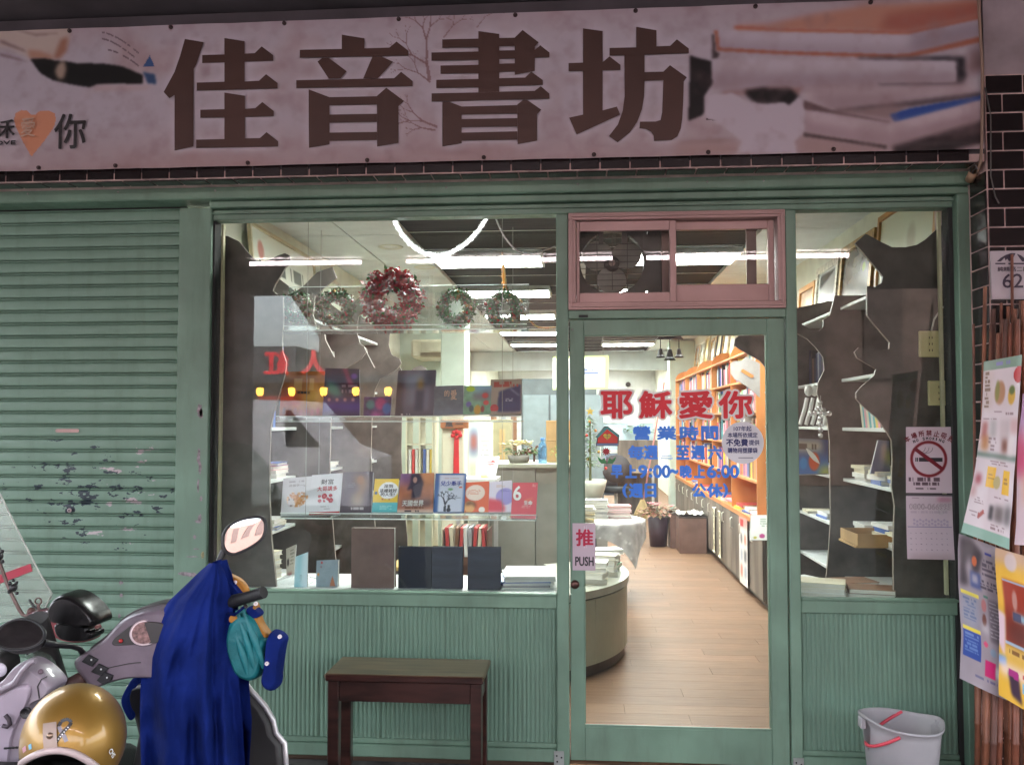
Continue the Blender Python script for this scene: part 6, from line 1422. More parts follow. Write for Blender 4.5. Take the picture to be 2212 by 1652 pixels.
t = thing('desk', 'white desk with a light blue partition far behind the door glass', 'desk', (.1, 11.0, 0))
a = at(1290, 908, 10.8); b = at(1412, 1000, 10.8)
MB().box(a.x - 1.1, b.x, 10.8, 10.84, .30, 1.06).build('panel', mat('blue partition fabric', (.25, .33, .48), .7), t)
MB().box(a.x - 1.1, b.x, 10.79, 10.85, 1.0605, 1.50).build('glazed_panel', mat('pale blue pane', (.55, .72, .80), .2), t)
MB().bbox(a.x - 1.1, b.x, 10.78, 10.86, 1.5005, 1.56, .004).box(a.x - 1.1, b.x, 10.78, 10.86, 1.0, 1.0595).build('rail', WHITE, t)
MB().box(a.x - 1.0, b.x, 10.3, 10.779, .70, .74).build('desk_top', mat('beige desk top', (.55, .48, .36), .4), t)
for x in (a.x - .9, b.x - .05): MB().box(x - .02, x + .02, 10.32, 10.36, .0065, .6995).build('leg', PALE, t)
t = thing('office_chair', 'dark office chair at the far desk', 'chair', (.35, 9.8, 0)); q = at(1330, 985, 9.8)
MB().lathe([(.001, -.03), (.20, -.03), (.22, 0), (.20, .05), (.001, .06)], (q.x, 9.8, .46), 16).build('seat', BLACK, t)
MB().lathe([(.001, 0), (.2, .02), (.22, .05), (.001, .06)], (q.x, 9.55, .80), 16, Matrix.Rotation(R(80), 3, 'X')).build('backrest', mat('dark grey fabric', (.06, .06, .065), .8), t)
MB().tube([(q.x, 9.8, .43), (q.x, 9.8, .08)], .025, 8).build('column', PALE, t)
m = MB()
for k in range(5): m.tube([(q.x, 9.8, .08), (q.x + .25 * math.cos(k * 1.2566), 9.8 + .25 * math.sin(k * 1.2566), .04)], .016, 6)
m.build('star_base', BLACK, t)
t = thing('wall_speaker', 'small round black speaker on the tiled back wall', 'speaker', at(1357, 830, 17.2)); q = at(1357, 830, 17.25)
MB().lathe([(.001, -.04), (.05, -.035), (.062, 0), (.062, .03)], q, 14, Matrix.Rotation(R(-90), 3, 'X')).build('cone', BLACK, t)
# hanging poster seen from behind
q0 = [at(u, v, 2.3) for u, v in ((1194, 770), (1315, 768), (1314, 840), (1194, 842))]
c = Cv(70, 42, (238, 240, 238)).rect(0, 0, 1, .06, (204, 224, 150), 0).rect(.94, 0, 1, 1, (206, 226, 150), 0).rect(0, .93, 1, 1, (206, 226, 150), 0).text(.5, .38, .82, .56, (90, 110, 170), 2, 3, .8, .15).text(.6, .72, .84, .8, (120, 130, 170), 1, 5, .5, .1)
t = thing('hanging_poster', 'white poster with a lime border hanging above the aisle, seen from behind', 'poster', (q0[0] + q0[2]) / 2)
sheet(c, bil(*q0), 'poster_sheet', printed('backlit paper', .6, transl=.6), t)
for x in (q0[0].x + .04, q0[1].x - .04): MB().tube([(x, 2.3, q0[0].z), (x, 2.3, 2.79)], .0015, 4).build('string', CORD, t)
# bell chime
q = at(1447, 778, 2.6); t = thing('bell_chime', 'three black iron bells hanging from a black roof shaped bracket', 'bell', (q.x, 2.6, q.z)); IRON = mat('black iron', (.02, .02, .022), .45, metal=.5)
for k, (dx, dz, s_) in enumerate(((-.068, .02, .8), (0, 0, 1), (.068, .02, .8))):
    b_ = MB().lathe([(.002, .085 * s_), (.016 * s_, .08 * s_), (.022 * s_, .05 * s_), (.03 * s_, .018 * s_), (.046 * s_, 0), (.042 * s_, 0), (.02 * s_, .04 * s_)], (q.x + dx, 2.6, q.z + dz), 14); b_.build('bell', IRON, t)
    MB().tube([(q.x + dx, 2.6, q.z + dz + .08 * s_), (q.x + dx, 2.6, q.z + .155)], .004, 5).build('hook', IRON, t)
MB().prism([(q.x - .10, 2.58, q.z + .155), (q.x + .10, 2.58, q.z + .155), (q.x + .07, 2.58, q.z + .19), (q.x + .055, 2.58, q.z + .235), (q.x - .055, 2.58, q.z + .235), (q.x - .07, 2.58, q.z + .19)], (0, .04, 0)).build('bracket', IRON, t, fix=True)
MB().tube([(q.x, 2.6, q.z + .235), (q.x, 2.6, 2.8)], .006, 6).build('chain', IRON, t)
# broom and green column by the orange case
q = at(1440, 900, 10.2)
t = thing('broom', 'pink handled broom leaning beside the far end of the orange bookcase', 'broom', (1.0, 10.2, 0))
MB().tube([(1.00, 10.2, .28), (1.35, 10.28, 2.15)], .014, 6).build('handle', mat('pink pole', (.55, .22, .20), .4), t); MB().lathe([(.03, .29), (.12, .10), (.16, .0065), (.001, .0065)], (.985, 10.2, 0), 10).build('bristle_head', mat('straw', (.45, .33, .15), .8), t)
t = thing('wall_pier', 'pale green wall pier at the far end of the orange bookcase', 'pier', (1.6, 10.0, 0)); MB().bbox(1.40, 1.797, 9.9, 10.25, .0065, 2.79, .01).build('shaft', WALLG, t)
pot_plant((.95, 10.9, 1.22), 'white flowers on the tall cabinet far behind the red slogan', LG, 60, .25, .16, GREYP, .12, .1, mat('white petal', (.8, .8, .76), .5), 12, seed=8, fr=.07)
t = thing('far_cabinet', 'grey cabinet carrying white flowers near the far desk', 'cabinet', (.95, 10.9, 0)); MB().bbox(.62, 1.28, 10.7, 11.1, .0065, 1.219, .006).build('body', CABG, t); MB().box(.948, .952, 10.696, 10.6995, .05, 1.18).build('door_gap', GAP, t)
# round table with lace cloth and magazine stacks
tc = Vector((.10, 3.75, 0)); t = thing('round_table', 'table with a grey patterned cloth behind the curved counter', 'table', tc)
MB().lathe([(.001, 0), (.46, 0), (.46, .025), (.001, .025)], (tc.x, tc.y, .655), 32).build('table_top', BACKP, t); MB().tube([(tc.x, tc.y, .0065), (tc.x, tc.y, .654)], .04, 10).build('column', BLACK, t)
m = MB()
for k in range(4): m.box(tc.x - .3 if k < 2 else tc.x - .02, tc.x + .3 if k < 2 else tc.x + .02, tc.y - .02 if k < 2 else tc.y - .3, tc.y + .02 if k < 2 else tc.y + .3, .0065, .04) if k in (0, 2) else None
m.build('foot', BLACK, t)
c = Cv(60, 60, (170, 168, 166)).noise(.5, 14, 4)
for k in range(90): c.ell(random.random(), random.random(), .012, .012, (224, 222, 220), .5, .8)
def clothf(u, v):
    x = -.56 + u * 1.12; y = -.56 + v * 1.12; r_ = math.hypot(x, y); z = .683
    if r_ > .465: 
        k = .465 / r_; d = r_ - .465; x2, y2 = x * (k + .12 * d), y * (k + .12 * d); z -= d * 1.15; wv = .012 * math.sin(math.atan2(y, x) * 14) * min(1, d * 9); return Vector((tc.x + x2 * (1 + wv), tc.y + y2 * (1 + wv), z))
    return Vector((tc.x + x, tc.y + y, z))
o = sheet(c, clothf, 'tablecloth', printed('printed cloth', .8), base=(tc.x, tc.y, .68)); tag(o, 'grey and white patterned tablecloth hanging over the round table', 'tablecloth')
for i, (dx, dy, n, w_, cs) in enumerate(((-.10, -.20, 7, .24, ['cream', 'yellow', 'white']), (.02, .08, 8, .24, ['white', 'grey', 'white']), (.24, .10, 6, .2, ['pink', 'white', 'red']), (-.20, .2, 6, .2, ['grey', 'white', 'grey']))):
    stack(tc.x + dx, tc.y + dy, .6845, n, cs, f"the {('front','middle','right','left')[i]} pile on the cloth covered table", 'magazines on the cloth covered table', w=w_, d=.2, h=.018, jit=.06)
# white carton table with paper, brown cartons and plant pot by the cabinets
BRB = mat('brown veneer box', (.20, .115, .095), .5, var=.15, vscale=5)
for i, (x0, x1, y0, y1, h) in enumerate(((1.14, 1.452, 6.35, 6.75, .41), (1.08, 1.36, 6.78, 7.1, .40))):
    t = thing('brown_box', ('front', 'rear')[i] + ' brown veneer box on the floor beside the grey cabinets', 'box', ((x0 + x1) / 2, y0, 0)); MB().bbox(x0, x1, y0, y1, .0065, h, .004).build('box_body', BRB, t); MB().box(x0 - .005, x1 + .004, y0 - .005, y1, h + .0004, h + .018).build('lid', BACKP, t)
o = MB().grid(lambda u, v: Vector((1.13 + .32 * u, 6.36 + .36 * v, .429 + .07 * abs(mnoise.noise(Vector((u * 5, v * 5, 4)))) + .015)), 16, 14).build('white_cloth', mat('white cloth', (.78, .77, .72), .8, var=.05), base=(1.3, 6.5, .43)); tag(o, 'crumpled white cloth on the brown box beside the cabinets', 'cloth')
pot_plant((.95, 6.95, .0065), 'pink leaved plant in a dark purple pot beside the brown boxes', mat('pink leaf', (.42, .10, .10), .5, var=.4, vscale=30, col2=(.20, .22, .08)), 160, .22, .16, PURP, .13, .36, mat('pink petal', (.6, .2, .22), .5), 10, seed=12, fr=.05)
# scrolls hanging on the cabinet fronts and a poster
for i, y in enumerate((5.35, 5.75)):
    t = thing('hanging_scroll', ('nearer', 'farther')[i] + ' narrow cream scroll hanging on the grey cabinets', 'scroll', (1.455, y, .1), 'scrolls on the grey cabinets')
    c = Cv(10, 40, (216, 208, 180)).text(.3, .1, .7, .9, (80, 76, 66), 9, 3, .8, .3); sheet(c, bil((1.452, y + .11, .58), (1.452, y, .58), (1.452, y, .12), (1.452, y + .11, .12)), 'paper', PAPER, t)
    for z in (.585, .115): MB().tube([(1.45, y - .012, z), (1.45, y + .122, z)], .008, 6).build('rod', CRM, t)
c = Cv(24, 48, (232, 226, 224)).rect(0, .0, 1, .16, (214, 120, 110), 2, .7).text(.15, .03, .85, .14, (190, 50, 50), 1, 3, .9, 0)
for k in range(6): c.rect(.15 + .45 * (k % 2), .24 + .24 * (k // 2), .42 + .45 * (k % 2), .40 + .24 * (k // 2), ((90, 90, 96), (200, 110, 90), (150, 160, 180))[k % 3], 1, .8)
t = thing('product_poster', 'white poster with red headline and product pictures on the cabinet end', 'poster', (1.455, 3.9, .1)); sheet(c, bil((1.455, 4.28, .66), (1.450, 3.86, .68), (1.450, 3.86, .08), (1.455, 4.28, .06)), 'paper', PAPER, t)
c = Cv(26, 34, (232, 232, 230)).text(.5, .15, .9, .5, (150, 170, 150), 4, 3, .7).ell(.6, .84, .16, .1, (190, 80, 140), .4).ell(.25, .9, .1, .06, (200, 190, 90), .5)
cover_book([(1622, 1112), (1662, 1112), (1664, 1166), (1620, 1166)], 3.2, 3.26, c, 'white picture book with green print standing by the right edge of the door glass', 'book', .02)
# acrylic tree end lobe with an orange slot, hanging beside the orange case
pts = hz([(1445, 345), (1470, 325), (1545, 318), (1580, 285), (1700, 345), (1700, 640), (1640, 590), (1575, 535), (1480, 480), (1448, 430)])
P_ = [at(u, v, 3.20) for u, v in pts]; t = thing('branch_board', 'pale branch shaped board end with an orange slot beside the orange bookcase', 'board', P_[2])
MB().prism(P_, (0, .018, 0)).build('board', mat('pale walnut laminate', (.42, .39, .37), .4, var=.15), t, fix=True)
q = [at(u, v, 3.198) for u, v in hz([(1538, 398), (1552, 392), (1645, 448), (1638, 466), (1620, 468), (1535, 415)])]; MB().prism(q, (0, -.003, 0)).build('slot_plate', ORG, t, fix=True)
# Christmas tree at the left edge of the door glass, on a white pot
tr = Vector((at(1275, 990, 4.6).x, 4.6, 0)); pz = at(1280, 1085, 4.6).z
t = thing('plant_stand', 'grey stand with a white bowl at the left edge of the door glass', 'stand', (tr.x, 4.6, 0))
MB().box(tr.x - .18, tr.x + .16, 4.45, 4.75, .0065, pz - .02).build('stand_body', GREYP, t); MB().bbox(tr.x - .2, tr.x + .18, 4.43, 4.77, pz - .0195, pz, .003).build('stand_top', BACKP, t)
zt = at(1280, 893, 4.6).z; zb = at(1280, 1005, 4.6).z
t = thing('christmas_tree', 'small decorated Christmas tree with a gold star at the left edge of the door glass', 'tree', (tr.x, 4.6, pz))
MB().lathe([(.001, .001), (.10, .001), (.15, .16), (.16, .22), (.13, .22), (.12, .19), (.001, .19)], (tr.x, 4.6, pz), 18).build('pot', mat('white glazed pot', (.6, .62, .52), .3), t)
MB().tube([(tr.x, 4.6, pz + .19), (tr.x, 4.6, zt - .03)], [.016, .004], 6).build('trunk', mat('plant stem'), t); m = MB(); rs = random.Random(4)
for i in range(620):
    k = rs.random() ** .7; z = zt - .02 - (zt - zb) * k; r_ = .02 + .15 * k; a = rs.uniform(0, 6.283); p = Vector((tr.x + r_ * rs.uniform(.3, 1) * math.cos(a), 4.6 + r_ * rs.uniform(.3, 1) * math.sin(a), z)); d = Vector((math.cos(a), math.sin(a), rs.uniform(-.5, .3))).normalized(); w_ = d.cross(Vector((0, 0, 1))).normalized() * .009
    m.add([p - w_, p + w_, p + d * .055], [(0, 1, 2)])
m.build('foliage', LG, t)
for i in range(10):
    k = rs.random(); a = rs.uniform(3.2, 6.2); z = zt - .04 - (zt - zb) * k; r_ = .02 + .14 * k; MB().ball((tr.x + r_ * math.cos(a), 4.6 + r_ * math.sin(a), z), .016, 8).build('bauble', (BERRY[1], BERRY[0], mat('orange bauble', (.6, .18, .03), .3))[i % 3], t)
st_ = []
for i in range(10): a = math.pi / 2 + 6.2832 * i / 10; r_ = .045 if i % 2 == 0 else .018; st_.append((tr.x + r_ * math.cos(a), 4.595, zt + .02 + r_ * math.sin(a)))
MB().prism(st_, (0, .01, 0)).build('star', mat('gold star', (.6, .42, .08), .3, metal=.6), t, fix=True)

# paper, drawers and ornaments round the cream column
a = at(1010, 1088, 4.3); b = at(1066, 1175, 4.3)
t = thing('drawer_unit', 'grey drawer unit with yellow labels right of the red tassel', 'drawers', ((a.x + b.x) / 2, 4.4, 0))
MB().box(a.x, b.x, 4.42, 4.8, .0065, a.z).build('carcass', mat('grey drawer case', (.34, .34, .30), .5), t)
for k in range(4):
    z1_ = a.z - .02 - k * .16; d = MB().bbox(a.x + .01, b.x - .01, 4.405, 4.4195, z1_ - .14, z1_, .003).build('drawer', mat('beige drawer front', (.46, .45, .38), .5), t)
    MB().box((a.x + b.x) / 2 - .03, (a.x + b.x) / 2 + .03, 4.398, 4.4045, z1_ - .045, z1_ - .03).build('handle', DARKC, d); MB().box(b.x - .07, b.x - .03, 4.402, 4.4045, z1_ - .09, z1_ - .05).build('label_card', BC['yellow'], d); MB().box(a.x + .03, a.x + .07, 4.402, 4.4045, z1_ - .09, z1_ - .05).build('label_card', WT, d)
t = thing('printer', 'white desktop printer with paper on the grey drawer unit', 'printer', ((a.x + b.x) / 2, 4.6, a.z))
MB().bbox(a.x - .01, b.x - .01, 4.45, 4.78, a.z + .0005, a.z + .12, .012).build('case', mat('white printer plastic', (.62, .64, .64), .4), t); MB().box(a.x + .03, b.x - .05, 4.44, 4.4495, a.z + .03, a.z + .05).build('paper_slot', GAP, t)
MB().obox(((a.x + b.x) / 2, 4.72, a.z + .24), (b.x - a.x) * .38, .002, .14, Matrix.Rotation(R(-14), 3, 'X')).build('paper', WT, t)
a = at(1066, 906, 5.2); b = at(1104, 1100, 5.2)
t = thing('tall_carton', 'tall olive brown carton standing behind the reception counter', 'carton', ((a.x + b.x) / 2, 5.3, 0)); MB().bbox(a.x, b.x, 5.2, 5.5, .0065, a.z, .004).build('box', mat('olive cardboard', (.34, .31, .18), .7), t); MB().box((a.x + b.x) / 2 - .03, (a.x + b.x) / 2 + .03, 5.1985, 5.1998, .3, a.z - .1).build('tape', mat('packing tape'), t)
a = at(1012, 910, 6.0); t = thing('notice_board', 'white board covered with papers and photos behind the printer', 'notice board', at(1035, 980, 6.0)); b = at(1064, 1060, 6.0)
c = Cv(40, 60, (232, 234, 230)).rect(.05, .1, .4, .5, (90, 110, 160), 3, .7).rect(.1, .2, .35, .4, (190, 90, 70), 2, .7).rect(.45, .1, .95, .7, (246, 248, 250), 1).text(.5, .2, .9, .6, (150, 156, 160), 6, 3, .6).rect(.05, .6, .4, .9, (200, 200, 180), 2, .8)
sheet(c, bil(Vector((a.x, 6, a.z)), Vector((b.x, 6, a.z)), Vector((b.x, 6, b.z)), Vector((a.x, 6, b.z))), 'board_sheet', PAPER, t); MB().box(a.x - .02, b.x + .02, 6.003, 6.04, .0065, a.z + .02).build('board', CRM, t)
HB = mat('brown carved wood', (.14, .055, .03), .4)
for k, (u, m_) in enumerate(((1132, HB), (1147, HB), (1160, mat('dark bronze', (.05, .035, .03), .35)))):
    p = at(u, 986, 3.3); p.z = 1.1955; t = thing('figurine', f"{('left brown','middle brown','dark')[k]} horse figurine on the reception counter", 'figurine', p, 'horse figurines on the counter'); m = MB()
    m.tube([p + Vector((-.035, 0, .075)), p + Vector((0, 0, .08)), p + Vector((.03, 0, .082))], [.014, .018, .016], 8); m.tube([p + Vector((.028, 0, .085)), p + Vector((.042, 0, .115)), p + Vector((.050, 0, .13))], [.014, .010, .008], 7); m.tube([p + Vector((.046, 0, .132)), p + Vector((.070, 0, .118))], [.010, .006], 7)
    for dx in (-.030, -.022, .022, .030): m.tube([p + Vector((dx, .006 if dx in (-.030, .030) else -.006, .075)), p + Vector((dx + .003, 0, .035)), p + Vector((dx, 0, .0))], [.008, .005, .005], 6)
    m.tube([p + Vector((-.046, 0, .08)), p + Vector((-.058, 0, .05))], [.006, .003], 6); m.build('horse', m_, t)
# ================================================================== bench
BW = mat('dark red brown varnished wood', (.044, .016, .013), .28, var=.35, vscale=5, stretch=(1, 6, 6), coat=.35); BTOP = mat('olive brown bench top', (.125, .085, .046), .38, var=.25, vscale=4, stretch=(1, 6, 1), coat=.2)
a = atz(698, 1456, .50); b = atz(1044, 1461, .50); c_ = atz(1057, 1418, .50); d_ = atz(737, 1414, .50)
x0, x1, y0, y1 = a.x, (b.x + .004), (a.y + b.y) / 2, (c_.y + d_.y) / 2 - .03
y1 = min(y1, -.07)
t = thing('bench', 'small dark red brown wooden bench below the big window', 'bench', ((x0 + x1) / 2, (y0 + y1) / 2, 0))
MB().bbox(x0, x1, y0, y1, .478, .500, .006).build('seat', BTOP, t)
MB().bbox(x0 + .004, x1 - .004, y0 - .002, y0 + .012, .470, .4975, .005).build('seat_edge', BW, t)
ix0, ix1, iy0, iy1 = x0 + .012, x1 - .012, y0 + .014, y1 - .014
for x in (ix0, ix1 - .046):
    for y in (iy0, iy1 - .046):
        m = MB(); m.bbox(x, x + .046, y, y + .046, .0005, .4775, .004); m.build('leg', BW, t)
MB().bbox(ix0 + .0465, ix1 - .0465, iy0 + .006, iy0 + .026, .385, .4775, .002).build('apron', BW, t); MB().bbox(ix0 + .0465, ix1 - .0465, iy1 - .026, iy1 - .006, .385, .4775, .002).build('apron', BW, t)
for x in (ix0 + .006, ix1 - .026): MB().bbox(x, x + .02, iy0 + .0465, iy1 - .0465, .385, .4775, .002).build('apron', BW, t)
# ================================================================== bucket
BK = mat('grey white bucket plastic', (.40, .39, .41), .45, var=.08, transl=.12); BR = mat('red bucket handle', (.60, .06, .09), .4)
cb_ = at(1945, 1652, -.42); bc = Vector((at(1946, 1560, -.42).x, -.42, 0)); hb_ = .375; rt_ = .146; rb_ = .106
t = thing('bucket', 'pale grey plastic bucket with a red handle standing below the right window', 'bucket', bc)
n = 48; prof_ = [(0, .001, 0), (rb_, .001, 0), (rb_ + .004, .01, 0), (rt_ - .004, .9, 1), (rt_, 1, 1), (rt_ + .006, 1, 1), (rt_ + .006, .972, 1), (rt_ - .006, .97, 1), (rb_ - .003, .02, 0), (.001, .02, 0)]
def rimz(a): return hb_ + .020 * (abs(math.cos(a - .12)) ** 6) - .012 * math.cos(a) - .006
vs = []; 
for r_, f, top in prof_:
    for k in range(n):
        a = 2 * math.pi * k / n; zz = f * (rimz(a) if f > .5 else hb_); rr_ = max(.001, r_) * (1 + (.06 * (abs(math.cos(a - .12)) ** 14) if f > .95 else 0)); vs.append((bc.x + rr_ * math.cos(a), bc.y + rr_ * math.sin(a), max(.001, zz)))
m = MB(); m.add(vs, [(i * n + k, i * n + (k + 1) % n, (i + 1) * n + (k + 1) % n, (i + 1) * n + k) for i in range(len(prof_) - 1) for k in range(n)], True); m.build('bucket_body', BK, t)
lug = [Vector((bc.x - rt_ * .36, bc.y - rt_ * .96, .352)), Vector((bc.x + rt_ * .36, bc.y + rt_ * .94, .360))]
arcq = []
for i in range(17):
    s_ = math.pi * i / 16; mid = (lug[0] + lug[1]) / 2; ax = (lug[0] - lug[1]) / 2; dn = Vector((-.90, .10, -.52)).normalized()
    arcq.append(mid + ax * math.cos(s_) + dn * .150 * math.sin(s_))
MB().tube(arcq, .0065, 8).build('handle', BR, t)
MB().bbox(bc.x - .164, bc.x - .142, bc.y - .04, bc.y + .0, .345, .388, .004).build('lug', BK, t); MB().bbox(bc.x + .142, bc.x + .164, bc.y + .01, bc.y + .05, .327, .370, .004).build('lug', BK, t)
m = MB()
q = [(bc.x + (rb_ + (rt_ - rb_) * f + .0015) * math.cos(a), bc.y + (rb_ + (rt_ - rb_) * f + .0015) * math.sin(a), hb_ * f) for f, a in ((.30, -.62), (.30, -.40), (.30, -.2), (.70, -.2), (.70, -.40), (.70, -.62))]
m.add(q, [(0, 1, 4, 5), (1, 2, 3, 4)]); m.build('price_label', mat('worn pink label', (.50, .36, .36), .6, col2=(.12, .09, .10), vscale=60), t)
# ================================================================== bamboo canes and notices at the pillar
CANE = [mat('red brown cane', (.20, .065, .036), .5, var=.3, vscale=8), mat('rust cane', (.26, .095, .05), .5, var=.3, vscale=8), mat('dark cane', (.12, .045, .03), .55, var=.3, vscale=8)]
CN = [(2103, 700, 2106, -.20, .008, 0), (2128, 620, 2112, -.30, .012, 1), (2141, 700, 2124, -.36, .011, 0), (2146, 668, 2140, -.33, .016, 2), (2157, 720, 2135, -.42, .013, 1), (2163, 655, 2150, -.31, .010, 0), (2166, 690, 2158, -.40, .015, 0), (2172, 690, 2150, -.45, .012, 2), (2178, 662, 2171, -.33, .012, 1), (2182, 700, 2166, -.44, .014, 0),
      (2186, 550, 2190, -.30, .009, 0), (2193, 668, 2182, -.40, .014, 1), (2198, 690, 2199, -.46, .015, 0), (2205, 650, 2203, -.36, .013, 2), (2211, 650, 2214, -.43, .015, 1), (2224, 630, 2222, -.38, .014, 0), (2236, 660, 2240, -.44, .014, 1)]
for i, (u, v, ub, Y, r_, mi) in enumerate(CN):
    p = at(u, v, min(Y + .05, -.262 - r_)); b = at(ub, 1500, Y - .05); d = (b - p); foot = p + d * ((.0 - p.z) / d.z) if abs(d.z) > 1e-6 else b
    foot = Vector((p.x + (b.x - p.x) * (p.z / max(.01, p.z - b.z)), Y - .06 - .02 * (i % 3), .001))
    t = thing('bamboo_cane', f"{('thin','medium','thick')[0 if r_ < .011 else (1 if r_ < .014 else 2)]} {('red brown','rust coloured','dark')[mi]} cane leaning on the tiled pillar, {NTH[i]} from the left", 'cane', foot, 'canes leaning on the tiled pillar')
    pts = []; rad_ = []
    n = int((p - foot).length / .30); 
    for k in range(n + 1):
        q = foot.lerp(p, k / n); rr_ = r_ * (1 - .35 * k / n)
        for dz, s_ in ((-.006, 1), (0, 1.22), (.006, 1)):
            if 0 < k < n: pts.append(q + (p - foot).normalized() * dz); rad_.append(rr_ * s_)
        if k in (0, n): pts.append(q); rad_.append(rr_)
    MB().tube(pts, rad_, 8).build('stalk', CANE[mi], t)
    MB().lathe([(.0005, .001), (r_ * .45, .0012)], p, 8).build('cut_end', mat('pale cane end', (.45, .30, .18), .7), t)
NOT = printed('glossy leaflet', .35, spec=.5)
def hung(name, label, quad, Ys, cv, waves, bulge=.02):
    """paper hanging in front of the canes; quad as TL, TR, BR, BL with depths"""
    A, B, C, D = [at(u, v, y) for (u, v), y in zip(quad, Ys)]; th = thing(name, label, 'poster', (C + D) / 2, 'leaflets hung on the canes'); f0 = bil(A, B, C, D)
    def f(u, v):
        p = f0(u, v); p.y += -bulge * math.sin(math.pi * u) * (.4 + .6 * v) + .006 * mnoise.noise(Vector((u * 3, v * 5, waves))) ; p.x += waves_x(u, v, waves); return p
    def waves_x(u, v, w_): return (.022 * math.sin(math.pi * v * 1.0) * (1 - u) if w_ == 1 else .004 * math.sin(v * 7 + w_))
    sheet(cv, f, 'paper', NOT, th); return th, A, B, C, D, f
c = Cv(56, 150, (206, 196, 200)).rect(0, 0, 1, .055, (128, 158, 140), 0).rect(0, .945, 1, 1, (130, 168, 152), 0).rect(0, .525, 1, .555, (110, 130, 120), 1).text(.30, .015, .75, .04, (130, 130, 190), 1, 3, .9, 0).ell(.93, .10, .16, .045, (186, 40, 46), .1)
c.rect(.02, .06, .22, .28, (150, 120, 90), 3, .25)
for k in range(9): c.text(.05, .065 + .024 * k, .17, .082 + .024 * k, (110, 84, 62), 1, k, .9, 0)
c.ell(.42, .19, .16, .075, (172, 130, 96), .5).ell(.35, .18, .07, .07, (120, 130, 60), .6, .8).ell(.75, .21, .12, .055, (200, 160, 60), .5).ell(.75, .18, .1, .03, (90, 110, 50), .7)
for (u, v, a_, b_, cl) in ((.1, .40, .06, .05, (150, 60, 50)), (.3, .39, .08, .05, (160, 156, 156)), (.62, .40, .16, .06, (186, 174, 176)), (.9, .37, .12, .04, (190, 150, 150)), (.14, .475, .07, .04, (176, 110, 50)), (.62, .48, .09, .035, (110, 60, 44)), (.8, .48, .1, .05, (210, 200, 200)), (.1, .68, .05, .025, (150, 40, 50)), (.05, .75, .02, .03, (150, 60, 50))): c.rect(u - a_, v - b_, u + a_, v + b_, cl, 2, .85)
c.rect(.26, .60, .47, .715, (222, 176, 40), 0).rect(.66, .61, .86, .735, (222, 176, 40), 0).ell(.52, .68, .1, .04, (180, 170, 120), .4).text(.3, .64, .44, .68, (150, 110, 40), 2, 3, .8).text(.7, .65, .82, .69, (150, 110, 40), 2, 3, .8)
c.rect(.42, .80, .95, .885, (180, 172, 176), 1).rect(.42, .81, .52, .88, (60, 60, 64), 1).rect(.56, .80, .74, .885, (110, 104, 104), 2).rect(.8, .79, .96, .885, (96, 92, 94), 3).poly([(.2, .87), (.3, .84), (.34, .86), (.22, .9)], (150, 60, 50), 0)
for (u0, v0, u1, v1, n_) in ((.3, .29, .5, .31, 1), (.6, .3, .9, .32, 1), (.05, .33, .4, .35, 1), (.3, .57, .8, .595, 2), (.5, .755, .9, .77, 1), (.5, .90, .9, .935, 2), (.05, .86, .2, .9, 2), (.2, .44, .4, .52, 4), (.1, .78, .3, .82, 3)): c.text(u0, v0, u1, v1, (120, 96, 100), n_, int(u0 * 90), .7)
hung('product_leaflet', 'long white product leaflet with green bands hanging on the canes', [(2125, 781), (2208, 766), (2180, 1187), (2076, 1149)], (-.50, -.52, -.54, -.50), c, 1, .03)
c = Cv(30, 90, (214, 196, 204)).rect(0, 0, .9, .3, (190, 150, 200), 8, .8).rect(0, .28, 1, .55, (206, 60, 110), 4, .8).ell(.7, .35, .4, .1, (120, 120, 60), .5).rect(.3, .55, 1, .72, (214, 130, 60), 4, .8).text(.3, .75, 1, .97, (90, 80, 90), 5, 3, .8)
hung('pink_leaflet', 'pink and violet leaflet cut by the right edge, beside the white product leaflet', [(2207, 850), (2262, 842), (2262, 1180), (2190, 1176)], (-.47, -.49, -.5, -.47), c, 2, .0)
c = Cv(60, 120, (150, 142, 150)).noise(.2, 5, 3).poly([(.04, .02), (.25, .0), (.5, .08), (.45, .22), (.3, .24), (.25, .12), (.15, .2), (.2, .33), (.05, .34)], (50, 44, 50), 2, .9).ell(.33, .15, .06, .04, (190, 100, 60), .5).rect(.24, .22, .46, .33, (50, 70, 130), 1, .85).rect(.28, .24, .40, .30, (150, 150, 166), 1)
c.text(.55, .06, .97, .09, (50, 60, 140), 1, 3, .9).text(.5, .11, .98, .24, (70, 64, 80), 4, 5, .8).text(.45, .26, .98, .32, (60, 56, 70), 3, 9, .8).rect(.05, .375, .40, .40, (222, 206, 70), 0).rect(.06, .41, .38, .60, (136, 146, 166), 3, .7).text(.08, .42, .36, .58, (84, 104, 140), 7, 4, .7).text(.5, .36, .62, .38, (60, 120, 100), 1, 3, .9)
c.rect(.60, .37, 1, .66, (104, 96, 104), 1).text(.62, .39, .98, .64, (180, 176, 184), 10, 3, .6, .5).ell(.5, .43, .06, .05, (170, 110, 110), .5).ell(.5, .53, .05, .05, (110, 70, 60), .5).rect(.44, .56, .58, .62, (190, 186, 190), 2, .8)
c.rect(.05, .62, .40, .645, (222, 206, 70), 0).rect(.05, .645, .40, .83, (44, 74, 150), 0).text(.08, .66, .36, .80, (120, 150, 200), 6, 3, .7).ell(.5, .69, .05, .02, (200, 70, 110), .3).ell(.66, .73, .08, .03, (130, 150, 170), .4).rect(.8, .69, 1, .76, (44, 42, 46), 2).rect(.48, .79, .72, .90, (196, 40, 110), 0).rect(.72, .82, .85, .89, (200, 196, 200), 1).rect(.86, .82, 1, .88, (70, 66, 70), 1).text(.3, .92, .9, .95, (90, 90, 130), 1, 3, .8)
